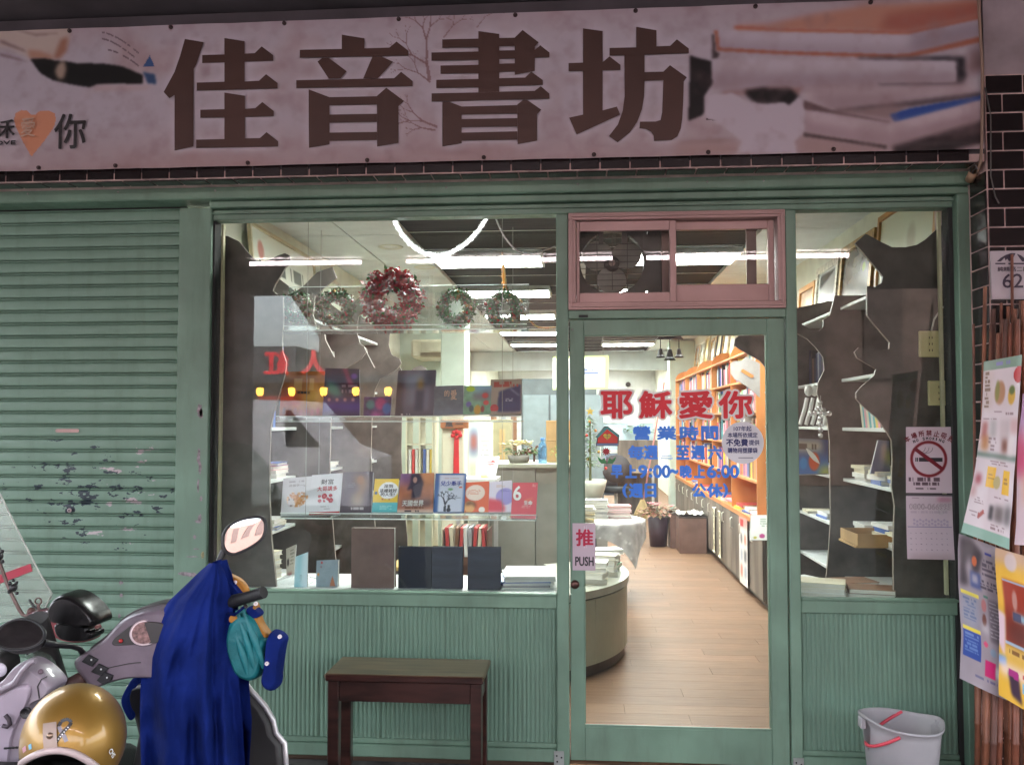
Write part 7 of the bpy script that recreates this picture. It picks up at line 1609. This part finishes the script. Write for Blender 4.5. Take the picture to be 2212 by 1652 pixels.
hung('grey_leaflet', 'grey violet leaflet with yellow and blue boxes hanging below the white leaflet', [(2071, 1152), (2170, 1188), (2176, 1512), (2074, 1464)], (-.48, -.50, -.52, -.48), c, 3, .02)
c = Cv(60, 110, (222, 176, 62)).rect(.0, 0, 1, .10, (190, 160, 150), 3, .8).ell(.3, .07, .14, .07, (200, 184, 180), .5).rect(.12, .2, 1, .62, (150, 54, 34), 1).rect(.12, .45, 1, .62, (66, 36, 34), 8, .8).rect(.12, .195, 1, .21, (140, 170, 200), 0).rect(.12, .61, 1, .625, (150, 176, 200), 0).poly([(0, .42), (.13, .44), (.13, .72), (0, .66)], (214, 190, 200), 1).rect(0, .72, .16, .78, (110, 150, 200), 1).ell(.35, .32, .06, .08, (176, 130, 120), .6).rect(.3, .40, .75, .45, (130, 170, 190), 1, .9).text(.3, .40, .75, .45, (60, 60, 90), 1, 3, .8, 0).ell(.7, .5, .08, .03, (220, 210, 200), .5)
c.rect(.15, .65, 1, .70, (230, 196, 120), 2, .7).text(.18, .66, .98, .70, (120, 80, 40), 1, 5, .9).rect(.02, .76, 1, .84, (226, 206, 206), 3, .9).text(.5, .78, .98, .82, (190, 60, 70), 1, 3, .9, .1).poly([(.2, .80), (.42, .82), (.5, .98), (.28, .95)], (60, 40, 60), 1).poly([(.2, .78), (.42, .79), (.42, .84), (.22, .83)], (160, 40, 120), 0).rect(.5, .84, 1, .90, (120, 180, 210), 0).text(.55, .85, .95, .89, (230, 236, 240), 1, 3, .9, 0)
th, A, B, C, D, f = hung('yellow_leaflet', 'yellow leaflet with a dark red picture, cut by the right edge', [(2152, 1182), (2262, 1214), (2262, 1560), (2160, 1500)], (-.56, -.58, -.60, -.56), c, 4, .0)
# house number plate
a = at(2142, 647, -.262); b = at(2232, 541, -.262); t = thing('house_number', 'white house number plate reading 62 behind the cane tips', 'number plate', (a + b) / 2)
MB().bbox(a.x, b.x, -.262, -.2515, a.z, b.z, .001).build('plate', mat('dull white enamel', (.50, .44, .48), .4, var=.06), t)
m = MB(); q = at(2166, 622, -.2625); letters(m, '62', q, at(2210, 622, -.2625).x - q.x, at(2166, 592, -.2625).z - q.z, bold=.0008, lift=.0006)
q = at(2155, 587, -.2625); letters(m, '純精路二段', q, at(2222, 587, -.2625).x - q.x, .020, bold=.0004, lift=.0006)
m.build('lettering', mat('dark violet ink', (.04, .025, .05), .5), t)
m = MB(); K = lambda x, y: at(2150 + x, 571 - y, -.2632)
for pts in ([(0, 0), (22, 0), (22, 3), (0, 3)], [(28, 0), (70, 0), (70, 3), (28, 3)], [(3, 6), (12, 14), (22, 20), (34, 24), (44, 24), (38, 12), (30, 6), (26, 12), (22, 8), (20, 14), (12, 6)], [(46, 23), (56, 19), (66, 10), (68, 6), (58, 6), (52, 14)]): m.poly([K(x, y) for x, y in pts])
m.build('emblem', mat('dark violet ink'), t)
# ================================================================== two scooters parked at the left, seen from the rider's side
def D(x, y): return (x * .3087, y * .3087 + 1194.7)       # measured in an enlarged corner of the picture
LIL = mat('lilac grey scooter plastic', (.165, .130, .160), .42, var=.16, vscale=9, bump=.08, bscale=120, coat=.25); LILW = mat('lilac white scooter paint', (.33, .285, .33), .36, var=.12, vscale=8, coat=.35)
RUB = mat('black rubber', (.015, .015, .016), .55, var=.2, bump=.2, bscale=200); CHR = mat('chrome', (.62, .58, .60), .15, metal=1.); DGREY = mat('dark grey plastic', (.045, .042, .042), .45, var=.2)
def pillow(pts, Y, depth, ins=.86, back=.03, rings=5):
    """rounded cushion shape over an outline: the front bulges towards the street"""
    P = [at(u, v, Y) for u, v in pts]; c = sum(P, Vector()) / len(P); n = len(P); m = MB(); vs = [Vector((p.x, p.y + back, p.z)) for p in P]
    for i in range(rings + 1):
        a = math.pi / 2 * i / rings; k = 1 - (1 - ins) * (1 - math.cos(a)); vs += [Vector((c.x + (p.x - c.x) * k, p.y - depth * math.sin(a), c.z + (p.z - c.z) * k)) for p in P]
    fs = [(i * n + j, i * n + (j + 1) % n, (i + 1) * n + (j + 1) % n, (i + 1) * n + j) for i in range(rings + 1) for j in range(n)]
    m.add(vs, fs, True); L_ = len(vs)
    m.add(vs[-n:], [tuple(range(n))]); m.add(vs[:n], [tuple(range(n - 1, -1, -1))]); return m
def smooth(pts, it=2):
    for _ in range(it):
        q = []
        for a, b in zip(pts, pts[1:] + pts[:1]): q += [(a[0] * .75 + b[0] * .25, a[1] * .75 + b[1] * .25), (a[0] * .25 + b[0] * .75, a[1] * .25 + b[1] * .75)]
        pts = q
    return pts
def wheel(c, r_, w_, parent):
    Mx = Matrix.Rotation(R(90), 3, 'Y'); ty = MB().lathe([(r_ * .62, -w_ * .5), (r_ * .9, -w_ * .5), (r_, -w_ * .3), (r_, w_ * .3), (r_ * .9, w_ * .5), (r_ * .62, w_ * .5)], c, 28, Mx).build('wheel', RUB, parent)
    MB().lathe([(.02, -w_ * .3), (r_ * .3, -w_ * .2), (r_ * .62, -w_ * .42), (r_ * .62, w_ * .42), (r_ * .3, w_ * .2), (.02, w_ * .3)], c, 20, Mx).build('rim', CHR, ty)
def mirror(outline, Y, towards, bulge, parent, label=None, tint=(.85, .85, .85), rough=.02):
    """oval mirror: rim and a slightly domed glass facing between the camera and the point it shows"""
    P = [at(u, v, Y) for u, v in outline]; c = sum(P, Vector()) / len(P); n = ((Vector(towards) - c).normalized() + (CAM - c).normalized()).normalized()
    # turn the outline into the plane square to n through its centre
    Q = [CAM + (p - CAM) * ((c - CAM).dot(n) / (p - CAM).dot(n)) for p in P]; k = len(Q)
    rim = MB(); rim.add([q for q in Q] + [c + (q - c) * .90 + n * .004 for q in Q] + [c + (q - c) * .80 - n * .035 for q in Q], [(i, (i + 1) % k, (i + 1) % k + k, i + k) for i in range(k)] + [(i, i + 2 * k, (i + 1) % k + 2 * k, (i + 1) % k) for i in range(k)], True); rim.add([c + (q - c) * .80 - n * .035 for q in Q], [tuple(range(k))])
    o = rim.build('mirror', DGREY, parent, fix=True)
    MB().tube([q + n * .002 for q in Q] + [Q[0] + n * .002, Q[1] + n * .002], .0042, 6, False).build('mirror_rim', BLACK, o)
    g = MB(); vs = [c + n * (.0035 + bulge)]; rings = 8
    for r_ in range(1, rings + 1):
        t = r_ / rings; vs += [c + (q - c) * .91 * t + n * (.0035 + bulge * (1 - t * t)) for q in Q]
    fs = [(0, 1 + i, 1 + (i + 1) % k) for i in range(k)] + [(1 + (r_ - 1) * k + i, 1 + r_ * k + i, 1 + r_ * k + (i + 1) % k, 1 + (r_ - 1) * k + (i + 1) % k) for r_ in range(1, rings) for i in range(k)]
    g.add(vs, fs, True); gm = bpy.data.materials.get('mirror glass') or mat('mirror glass', tint, rough, metal=1., var=0.); g.build('mirror_glass', gm, o, fix=True); return o
# ------------------------------------------------------------------ right scooter, carrying the raincoat
YS = -1.42
s2 = thing('scooter', 'lilac grey scooter carrying the blue raincoat, standing in front of the shutter post', 'scooter', (-1.2, -1.5, 0))
pod = smooth([D(*p) for p in ((552,745),(585,698),(640,668),(720,615),(790,560),(880,450),(980,390),(1120,350),(1260,345),(1400,370),(1520,450),(1620,560),(1680,680),(1640,760),(1500,830),(1250,850),(1000,842),(900,858),(800,885),(700,930),(640,870))], 2)
MB_ = pillow(pod, YS, .07, .84, .05); MB_.build('handlebar_cover', LIL, s2, fix=True)
up1 = smooth([D(*p) for p in ((640,655),(790,545),(880,436),(980,378),(1120,338),(1260,335),(1400,360),(1400,372),(1260,350),(1120,356),(985,396),(890,455),(800,565),(650,668))], 1)
pillow(up1, YS + .0, .02, .95, .05).build('cover_edge', DGREY, s2, fix=True)
dash = smooth([D(*p) for p in ((782,628),(800,590),(870,540),(930,490),(1060,470),(1180,490),(1200,560),(1150,620),(1020,630),(880,640),(800,645))], 2)
pillow(dash, YS - .067, .008, .92, .004).build('dash_recess', DGREY, s2, fix=True)
gc = at(*D(1010, 555), YS - .078); e = MB()
MB().lathe([(.030, .0), (.034, -.004), (.037, 0)], gc, 28, Matrix.Rotation(R(82), 3, 'X') @ Matrix.Rotation(R(20), 3, 'Y'), sx=1.1).build('gauge_bezel', mat('pale bezel', (.6, .5, .52), .3, metal=.4), s2)
MB().lathe([(.001, 0), (.031, 0)], gc, 28, Matrix.Rotation(R(82), 3, 'X') @ Matrix.Rotation(R(20), 3, 'Y'), False, sx=1.1).build('gauge_face', mat('rust gauge face', (.35, .20, .19), .3, col2=(.05, .03, .03), vscale=90), s2)
q = at(*D(845, 612), YS - .079); MB().ball(q, .006, 8).build('pilot_light', mat('red pilot lens', (.5, .03, .03), .2), s2)
for i, quad in enumerate((((578,752),(627,700),(697,738),(655,788)), ((643,822),(700,765),(772,800),(714,852)), ((684,882),(738,822),(802,848),(792,882),(726,912)))):
    pillow([D(*p) for p in quad], YS - .066, .010, .9, .004).build('switch', BLACK, s2, fix=True); c0 = at(*D(sum(p[0] for p in quad) / len(quad), sum(p[1] for p in quad) / len(quad)), YS - .079); MB().ball(c0, .0028, 6).build('switch_mark', WHITE, s2)
grip = MB().tube([at(*D(640, 830), YS - .02), at(*D(560, 875), YS - .05), at(*D(430, 945), YS - .10), at(*D(330, 1000), YS - .13)], [.016, .019, .018, .017], 12); grip.build('grip', mat('brown worn grip', (.10, .055, .05), .5, var=.2), s2)
MB().tube([at(*D(1600, 350), YS - .03), at(*D(1650, 330), YS - .05), at(*D(1760, 300), YS - .07), at(*D(1845, 272), YS - .085)], [.019, .019, .0165, .0175], 14).build('grip', RUB, s2)
MB().tube([at(*D(1560, 420), YS - .03), at(*D(1650, 430), YS - .10), at(*D(1720, 370), YS - .16)], .006, 8).build('brake_lever', CHR, s2)
rm = [(481,1165),(482,1153),(492,1137),(510,1125),(536,1117),(564,1115),(573,1121),(576,1133),(573,1153),(564,1167),(540,1183),(510,1197),(499,1198),(487,1193),(481,1179)]
mr = mirror(smooth(rm, 2), -1.36, (3.4, -19, 3.3), .0020, s2)
MB().tube([at(484, 1190, -1.36), at(473, 1210, -1.37), at(462, 1232, -1.39), at(458, 1262, -1.40)], [.012, .009, .006, .006], 8).build('mirror_stem', BLACK, s2)
lm = [D(140 + 176 * math.cos(a) + 12 * math.sin(2 * a), 572 + 108 * math.sin(a) - 14 * math.cos(a)) for a in [6.2832 * i / 36 for i in range(36)]]
mirror(lm, -1.60, (-2.6, -2.3, 3.36), .002, s2)
MB().tube([at(*D(300, 625), -1.585), at(*D(380, 640), -1.55), at(*D(500, 648), -1.50), at(*D(555, 665), -1.47), at(*D(585, 705), -1.44)], [.012, .009, .008, .008, .010], 8).build('mirror_stem', BLACK, s2)
# seams, screws and cables
MB().tube([at(*D(*p), YS - .071) for p in ((700, 905), (760, 800), (900, 770), (985, 762))], .0016, 5).build('seam', DGREY, s2)
for x, y in ((770, 715), (660, 690), (870, 830)): MB().lathe([(.001, -.002), (.0035, -.0015), (.0042, .002)], at(*D(x, y), YS - .066), 8, Matrix.Rotation(R(-90), 3, 'X')).build('screw', DGREY, s2)
for a_, b_, c_ in (((600, 800), (520, 1010), (700, 1150)), ((640, 870), (600, 1060), (820, 1200))): MB().tube([at(*D(*a_), YS + .02), at(*D(*b_), YS + .06), at(*D(*c_), -1.15)], .0045, 6).build('cable', BLACK, s2)
MB().tube([at(*D(610, 905), YS - .03), at(*D(500, 985), YS - .08), at(*D(380, 1060), YS - .12)], [.006, .005, .007], 8).build('brake_lever', CHR, s2)
# leg shield with pale edge, steering tube, floor, seat, wheels
sh = [D(*p) for p in ((905,925),(1200,860),(1500,840),(1680,862),(1750,960),(1850,1070),(1905,1170),(1925,1260),(1985,1330),(1995,1480),(1995,1640),(1300,1700),(905,1640),(985,1260),(950,1120),(895,1010))]
pillow(sh, -1.12, .03, .92, .02).build('leg_shield', mat('black inner shield', (.022, .020, .020), .55, var=.25), s2, fix=True)
ed = [at(*D(*p), -1.125) for p in ((1640,845),(1690,868),(1755,958),(1856,1068),(1912,1168),(1932,1256),(1992,1328),(2002,1480),(2002,1640))]
MB().tube(ed, .0095, 8).build('shield_edge', mat('silver edge trim', (.55, .53, .54), .3, metal=.4), s2)
MB().tube([at(*D(890, 930), -1.125), at(*D(985, 905), -1.13)], .004, 6).build('shield_edge', mat('silver edge trim'), s2)
lx = at(*D(1350, 1400), -1.12).x
MB().tube([(lx, -1.05, .95), (lx, -.78, .25)], .035, 12).build('steering_tube', DGREY, s2)
MB().bbox(lx - .17, lx + .17, -1.75, -1.15, .24, .29, .02).build('floorboard', DGREY, s2)
MB().bbox(lx - .15, lx + .15, -2.45, -1.80, .30, .60, .06).build('rear_body', LIL, s2); MB().bbox(lx - .13, lx + .13, -2.50, -1.82, .605, .68, .03).build('seat', RUB, s2)
wheel((lx, -.72, .215), .214, .10, s2); wheel((lx, -2.30, .215), .214, .11, s2)
MB().grid(lambda u, v: Vector((lx + .075 * math.sin((v - .5) * 2.6), -.72 + .245 * math.cos(R(20 + 140 * u)), .215 + .245 * math.sin(R(20 + 140 * u)) - .03 * abs(v - .5) * 2)), 14, 6).build('front_mudguard', LIL, s2)
# ------------------------------------------------------------------ left scooter, cut by the picture edge
s1 = thing('scooter', 'lilac white scooter with a clear windscreen, cut by the left edge of the picture', 'scooter', (-1.65, -1.6, 0))
fair = smooth([D(*p) for p in ((-260,1000),(-120,940),(0,900),(90,850),(140,780),(180,742),(245,735),(330,785),(400,850),(436,905),(400,960),(330,990),(290,1010),(280,1060),(262,1160),(230,1300),(200,1500),(180,1640),(-260,1700))], 2)
pillow(fair, -1.60, .05, .90, .03).build('fairing', LILW, s1, fix=True)
inn = smooth([D(*p) for p in ((-250,1080),(0,1000),(110,930),(200,900),(235,930),(225,1010),(150,1150),(90,1300),(60,1640),(-250,1660))], 2)
pillow(inn, -1.645, .016, .90, .004).build('inner_panel', mat('lilac grey inner panel', (.40, .34, .41), .4, var=.08), s1, fix=True)
rg = [at(*D(*p), -1.668) for p in ((-150,1010),(0,960),(100,905),(160,820),(215,760),(250,752))]; MB().tube(rg, .008, 8).build('fairing_rib', LILW, s1)
q = at(*D(280, 828), -1.652); MB().lathe([(.001, -.003), (.006, -.002), (.0075, .004)], q, 12, Matrix.Rotation(R(-90), 3, 'X')).build('fairing_screw', mat('dull violet', (.16, .11, .14), .5), s1)
q = at(*D(181, 1116), -1.668); MB().lathe([(.001, -.001), (.013, -.001), (.0145, -.005), (.0155, .004)], q, 18, Matrix.Rotation(R(-90), 3, 'X')).build('ignition_lock', BLACK, s1)
MB().tube([at(*D(*p), -1.675) for p in ((38,1130),(62,1160),(70,1195),(50,1212),(20,1205))], .006, 8).build('bag_hook', mat('dark violet plastic', (.06, .045, .06), .4), s1)
for k in range(4): p0 = at(*D(42 + k * 27, 1361 - k * 2), -1.668); MB().box(p0.x - .004, p0.x + .004, -1.672, -1.667, p0.z - .0022, p0.z + .0022).build('trim_mark', BLACK, s1)
tk = smooth([D(*p) for p in ((-120,690),(20,680),(90,720),(100,800),(60,880),(-20,930),(-120,930))], 2); pillow(tk, -1.56, .04, .88, .03).build('instrument_cover', DGREY, s1, fix=True)
q = at(*D(2, 815), -1.605); MB().lathe([(.001, -.002), (.018, -.002), (.019, .002)], q, 16, Matrix.Rotation(R(-90), 3, 'X')).build('dial', mat('pale dial', (.6, .58, .66), .3), s1)
dm = smooth([D(*p) for p in ((175,700),(250,685),(340,715),(385,780),(392,850),(330,800),(250,745))], 2); pillow(dm, -1.50, .02, .85, .01).build('fly_screen', clear('smoky clear plastic', (.80, .86, .82), f0=.06, haze=.18, hcol=(.5, .56, .5)), s1, fix=True)
# windscreen, rods, tape
WS = clear('scuffed windscreen', (.90, .95, .92), f0=.05, rough=.1, haze=.26, hcol=(.60, .66, .60))
ws = [(-260, 980), (-60, 1000), (0, 1066), (18, 1106), (39, 1146), (62, 1190), (85, 1236), (112, 1281), (112, 1292), (98, 1312), (60, 1332), (0, 1345), (-200, 1370)]
P_ = [at(u, v, -1.22) for u, v in ws]; MB().prism(P_, (0, .004, 0)).build('windscreen', WS, s1, fix=True)
MB().tube([at(u, v, -1.222) for u, v in ((-60, 1000), (0, 1066), (39, 1146), (85, 1236), (112, 1281), (98, 1312))], .0024, 6).build('windscreen_edge', mat('worn clear edge', (.42, .44, .40), .4), s1)
q = [at(u, v, -1.2235) for u, v in ((-60, 1283), (-60, 1262), (66, 1217), (70, 1233))]; MB().prism(q, (0, -.0012, 0)).build('tape', mat('red tape', (.42, .04, .07), .45, var=.12), s1, fix=True)
for a_, b_, c_ in (((0, 700), (110, 640), (200, 700)), ((-20, 740), (60, 690), (130, 730))): MB().tube([at(*D(*a_), -1.55), at(*D(*b_), -1.54), at(*D(*c_), -1.50)], .005, 6).build('cable', BLACK, s1)
MB().tube([at(*D(*p), -1.652) for p in ((275, 1015), (262, 930), (290, 880), (330, 860))], .0016, 5).build('seam', DGREY, s1)
ROD = mat('rusty grey rod', (.20, .15, .14), .4, metal=.5, col2=(.10, .05, .04), vscale=18)
MB().tube([at(*D(*p), -1.27) for p in ((-60,-60),(0,75),(45,200),(80,285),(130,385),(160,430),(178,438),(215,425),(250,398))], .0058, 8).build('windscreen_rod', ROD, s1)
for x, y in ((95, 240), (-5, 20)):
    q = at(*D(x, y), -1.285); k = MB().ball(q, .013, 8)
    for dx, dz in ((.012, .016), (-.010, .014), (.014, -.016), (-.012, -.012), (.001, .024)): k.ball(q + Vector((dx, -.004, dz)), .0065, 6)
    k.build('clamp_knob', BLACK, s1)
MB().ball(at(*D(218, 405), -1.29), .013, 10).build('rod_joint', mat('brown rusty joint', (.12, .06, .05), .5), s1)
kc = at(*D(268, 335), -1.30); ring = [kc + Vector((.0105 * math.cos(6.2832 * i / 14), 0, .0105 * math.sin(6.2832 * i / 14))) for i in range(15)]; MB().tube(ring, .0026, 6, False).build('key_ring', ROD, s1)
MB().tube([at(*D(*p), -1.30) for p in ((205,322),(235,370),(280,395),(330,385))], .0035, 6).build('cable', BLACK, s1); MB().tube([at(*D(265, 360), -1.30), at(*D(275, 395), -1.30)], .005, 6).build('key', ROD, s1)
MB().tube([at(*D(200, 430), -1.30), at(*D(330, 400), -1.30), at(*D(380, 385), -1.30)], .008, 8).build('handlebar', mat('reddish bar', (.12, .04, .045), .4), s1)
MB().tube([at(*D(235, 455), -1.32), at(*D(350, 450), -1.32)], [.020, .024], 14).build('throttle_housing', mat('lilac chrome', (.50, .40, .46), .18, metal=.7), s1)
rd = smooth([D(*p) for p in ((320,440),(370,400),(420,440),(560,520),(650,470),(692,515),(690,590),(600,622),(470,614),(400,580),(345,560),(318,500))], 2)
pillow(rd, -1.315, .02, .9, .02).build('red_lining', mat('dull red lining', (.28, .05, .06), .45, var=.15), s1, fix=True)
hg = smooth([D(*p) for p in ((366,395),(385,330),(430,285),(490,272),(560,292),(640,350),(695,415),(718,470),(700,498),(650,492),(600,505),(480,480),(400,470),(372,440))], 2)
pillow(hg, -1.365, .045, .80, .06).build('hand_guard', mat('black glossy guard', (.012, .011, .012), .25, var=.2), s1, fix=True)
hb2 = smooth([D(*p) for p in ((392,470),(500,480),(640,490),(640,540),(682,535),(682,584),(600,608),(480,602),(418,570))], 2)
pillow(hb2, -1.345, .03, .85, .04).build('guard_box', mat('black glossy guard'), s1, fix=True)
lx = -1.60
MB().bbox(lx - .17, lx + .17, -1.85, -1.62, .26, .31, .02).build('floorboard', DGREY, s1); MB().bbox(lx - .16, lx + .40, -2.5, -1.72, .30, .56, .06).build('rear_body', LILW, s1); MB().bbox(lx - .15, lx + .42, -2.5, -1.70, .565, .625, .025).build('seat', RUB, s1)
MB().tube([(lx, -1.5, .95), (lx, -1.16, .28)], .035, 12).build('steering_tube', DGREY, s1); wheel((lx, -1.08, .215), .214, .10, s1); wheel((lx + .1, -2.35, .215), .214, .11, s1)
# ------------------------------------------------------------------ gold helmet
GOLD = mat('gold metallic helmet paint', (.33, .185, .034), .42, metal=.5, var=.12, vscale=3, coat=.5)
hc = at(160, 1597, -1.86); hr = .1345
t = thing('helmet', 'gold open face helmet with a black ribbon sticker lying on the left scooter seat', 'helmet', (hc.x, hc.y, hc.z - .13))
nu, nv = 48, 32; sh_ = MB(); vs = []; keep = []
hf = (CAM - hc).normalized(); hrt = hf.cross(Vector((0, 0, -1))).normalized(); hup = hrt.cross(-hf).normalized()
def hp_(d, k=1.0): return hc + (hrt * (d.x * .90) - hf * (d.y * 1.05) + hup * d.z) * (hr * k)
def hd(i, j): a = 2 * math.pi * i / nu; b = math.pi * j / nv; return Vector((math.sin(b) * math.cos(a), math.sin(b) * math.sin(a), math.cos(b)))
def hcut(d): return d.y < .35 and d.z < -.13 - .56 * (d.x + .42) ** 2 or d.z < -.80
vs = [hp_(d) for d in (hd(i, j) for j in range(nv + 1) for i in range(nu))]
fs = []
for j in range(nv):
    for i in range(nu):
        if not hcut((hd(i + .5, j + .5))): fs.append((j * nu + i, (j + 1) * nu + i, (j + 1) * nu + (i + 1) % nu, j * nu + (i + 1) % nu))
sh_.add(vs, fs, True); sh_.build('shell', GOLD, t)
li = MB(); li.add([hc + (v - hc) * .93 for v in vs], fs, True); li.build('lining', mat('black helmet lining', (.015, .014, .014), .8), t)
def onh(dx, dz, k=1.0):
    dy = -math.sqrt(max(0, 1 - dx * dx - dz * dz)); return hp_(Vector((dx, dy, dz)), k)
HT = mat('pinkish white helmet trim', (.55, .44, .43), .4, var=.15)
ar = [onh(-.42 + x, -.125 - .56 * x * x, 1.005) for x in [(-.50 + 1.36 * i / 30) for i in range(31)]]
MB().tube(ar, .0085, 8).build('trim', HT, t)
st_ = MB(); st_.grid(lambda u, v: onh(-.54 + .23 * u + .03 * v, .335 - .42 * v, 1.025 + .015 * math.sin(math.pi * v)), 4, 8); st_.build('strap', mat('pale tan strap', (.42, .32, .27), .5), t)
q = onh(-.41, .11, 1.045); MB().lathe([(.001, -.004), (.006, -.003), (.0085, .003)], q, 14, Matrix.Rotation(R(-80), 3, 'X')).build('snap_button', mat('brass snap', (.30, .21, .15), .3, metal=.8), t)
def hz_(pts, m, name, k, w_):
    mm = MB(); P = [onh(x, z, k) for x, z in pts]; n = (P[0] - hc).normalized()
    for a, b in zip(P[:-1], P[1:]):
        s_ = (b - a).cross(n).normalized() * w_; mm.add([a - s_, a + s_, b + s_, b - s_], [(0, 1, 2, 3)])
    return mm.build(name, m, t)
rb = [(-.31, .01), (-.20, .145), (-.085, .245), (-.055, .29), (-.10, .34), (-.16, .355), (-.236, .33), (-.27, .26), (-.25, .20), (-.18, .093), (-.13, -.01)]
rb = [(x, z) for x, z in rb]
hz_(rb[:8], BLACK, 'ribbon_sticker', 1.006, .0042); hz_(rb[7:], mat('grey ribbon', (.28, .26, .30), .4), 'ribbon_sticker', 1.0045, .0042)
for i in range(7):
    a_, b_ = rb[0], rb[2]; k = i / 7; hz_([(a_[0] + (b_[0] - a_[0]) * k, a_[1] + (b_[1] - a_[1]) * k), (a_[0] + (b_[0] - a_[0]) * (k + .06), a_[1] + (b_[1] - a_[1]) * (k + .06))], WHITE, 'ribbon_check', 1.0075, .0016)
hz_([(-.90, -.06), (-.84, -.02)], mat('pink sticker', (.6, .30, .36), .4), 'small_sticker', 1.005, .006); hz_([(-.79, -.02), (-.74, -.005)], mat('light blue sticker', (.2, .45, .6), .4), 'small_sticker', 1.005, .006)
m = MB(); p0 = onh(.60, -.27, 1.012); rt2 = (onh(.72, -.46, 1.012) - p0).normalized(); nn = (p0 - hc).normalized(); u2 = nn.cross(rt2).normalized()
letters(m, 'CMS', p0, .030, .0105, rt2, u2, .0006, .002); m.build('lettering', WHITE, t)
# ------------------------------------------------------------------ blue raincoat
RC_ = mat('blue raincoat fabric', (.007, .020, .150), .8, spec=.08, var=.22, vscale=7, bump=.5, bscale=26); TEAL = mat('teal lining', (.006, .16, .18), .5, var=.2, vscale=8, bump=.5, bscale=30); OCH = mat('ochre lining', (.40, .17, .02), .6, var=.2, vscale=10); SNAP = mat('white snap', (.75, .68, .70), .35)
rcoat = thing('raincoat', 'blue raincoat with teal and ochre lining draped over the scooter handlebar', 'raincoat', (-1.05, -1.5, 1.0))
VL = [1216, 1235, 1262, 1300, 1345, 1385, 1420, 1470, 1530, 1600, 1700, 1760]
LF = [452, 430, 402, 362, 338, 325, 312, 304, 302, 303, 306, 307]
RG = [474, 486, 494, 501, 506, 509, 512, 516, 521, 526, 533, 536]
def coat(s_, t_):
    v = 1216 + t_ * 544; l = np.interp(v, VL, LF); r_ = np.interp(v, VL, RG); u = l + (r_ - l) * s_
    k = min(1, t_ * 3.5)
    f = .030 * math.sin(s_ * 15.5 + 1.2 * math.sin(t_ * 4)) * (.35 + .65 * t_) + .018 * math.sin(s_ * 31 + 2 + t_ * 3) * t_ + .022 * math.exp(-((s_ - .70 - .06 * t_) / .035) ** 2) * (1 - .2 * t_) - .03 * math.exp(-((s_ - .82) / .06) ** 2) * t_
    f += .026 * mnoise.noise(Vector((s_ * 5, t_ * 4, 1.7))) + .011 * mnoise.noise(Vector((s_ * 14 + t_ * 5, t_ * 9, 5.2)))
    y = -1.47 - .085 * math.sin(math.pi * min(1, max(0, s_))) ** .8 * (.4 + .6 * k) + f * k
    return at(u, v, y)
m = MB(); m.grid(coat, 70, 80); m.grid(lambda s_, t_: (lambda p: Vector((p.x, -1.44 + .02 * math.sin(s_ * 9), p.z)))(coat(s_, t_)), 12, 20); m.build('drape', RC_, rcoat)
def sheetpoly(pts, Y, m, name, depth=.02, ins=.8):
    return pillow(smooth([D(*p) for p in pts], 2), Y, depth, ins, .012).build(name, m, rcoat, fix=True)
sheetpoly(((1530, 90), (1600, 140), (1690, 180), (1740, 250), (1730, 290), (1660, 290), (1600, 230), (1545, 150)), -1.40, OCH, 'ochre_flap', .012)
sheetpoly(((1520, 80), (1560, 110), (1640, 220), (1700, 290), (1720, 330), (1640, 350), (1590, 300)), -1.425, RC_, 'collar', .014)
sheetpoly(((1640, 420), (1760, 380), (1830, 480), (1860, 560), (1905, 590), (1880, 650), (1860, 800), (1830, 860), (1770, 884), (1690, 850), (1650, 780), (1600, 600)), -1.46, TEAL, 'teal_lining', .05)
for q0_, q1_ in (((1660, 400), (1790, 840)), ((1700, 400), (1850, 800)), ((1640, 520), (1740, 870))): MB().tube([at(*D(q0_[0], q0_[1]), -1.497), at(*D((q0_[0] + q1_[0]) / 2 + 8, (q0_[1] + q1_[1]) / 2), -1.512), at(*D(*q1_), -1.50)], [.006, .012, .008], 8).build('lining_fold', TEAL, rcoat)
sheetpoly(((1610, 430), (1660, 420), (1680, 470), (1640, 490), (1600, 480)), -1.50, OCH, 'ochre_flap', .006)
sheetpoly(((1780, 350), (1805, 345), (1830, 470), (1880, 540), (1895, 560), (1890, 600), (1850, 560), (1800, 480)), -1.455, OCH, 'ochre_trim', .03)
sheetpoly(((1730, 370), (1790, 370), (1840, 410), (1830, 440), (1790, 450), (1750, 420)), -1.465, RC_, 'cuff', .025)
sheetpoly(((1895, 535), (1960, 538), (2015, 585), (2000, 640), (1975, 800), (1970, 910), (1930, 955), (1880, 945), (1845, 890), (1870, 800), (1885, 650)), -1.47, RC_, 'sleeve', .045, .75)
for x, y in ((1645, 203), (1958, 582), (1790, 352), (1868, 770)):
    q = at(*D(x, y), -1.516 if x != 1645 else -1.414); MB().lathe([(.001, -.003), (.0035, -.003), (.0042, -.005), (.0055, -.004), (.006, .002)], q, 14, Matrix.Rotation(R(-90), 3, 'X')).build('snap', SNAP, rcoat)
sheetpoly(((935, 860), (990, 850), (990, 905), (920, 940), (890, 1010), (905, 1090), (940, 1130), (920, 1180), (880, 1120), (845, 1030), (880, 950)), -1.17, RC_, 'hem', .012)
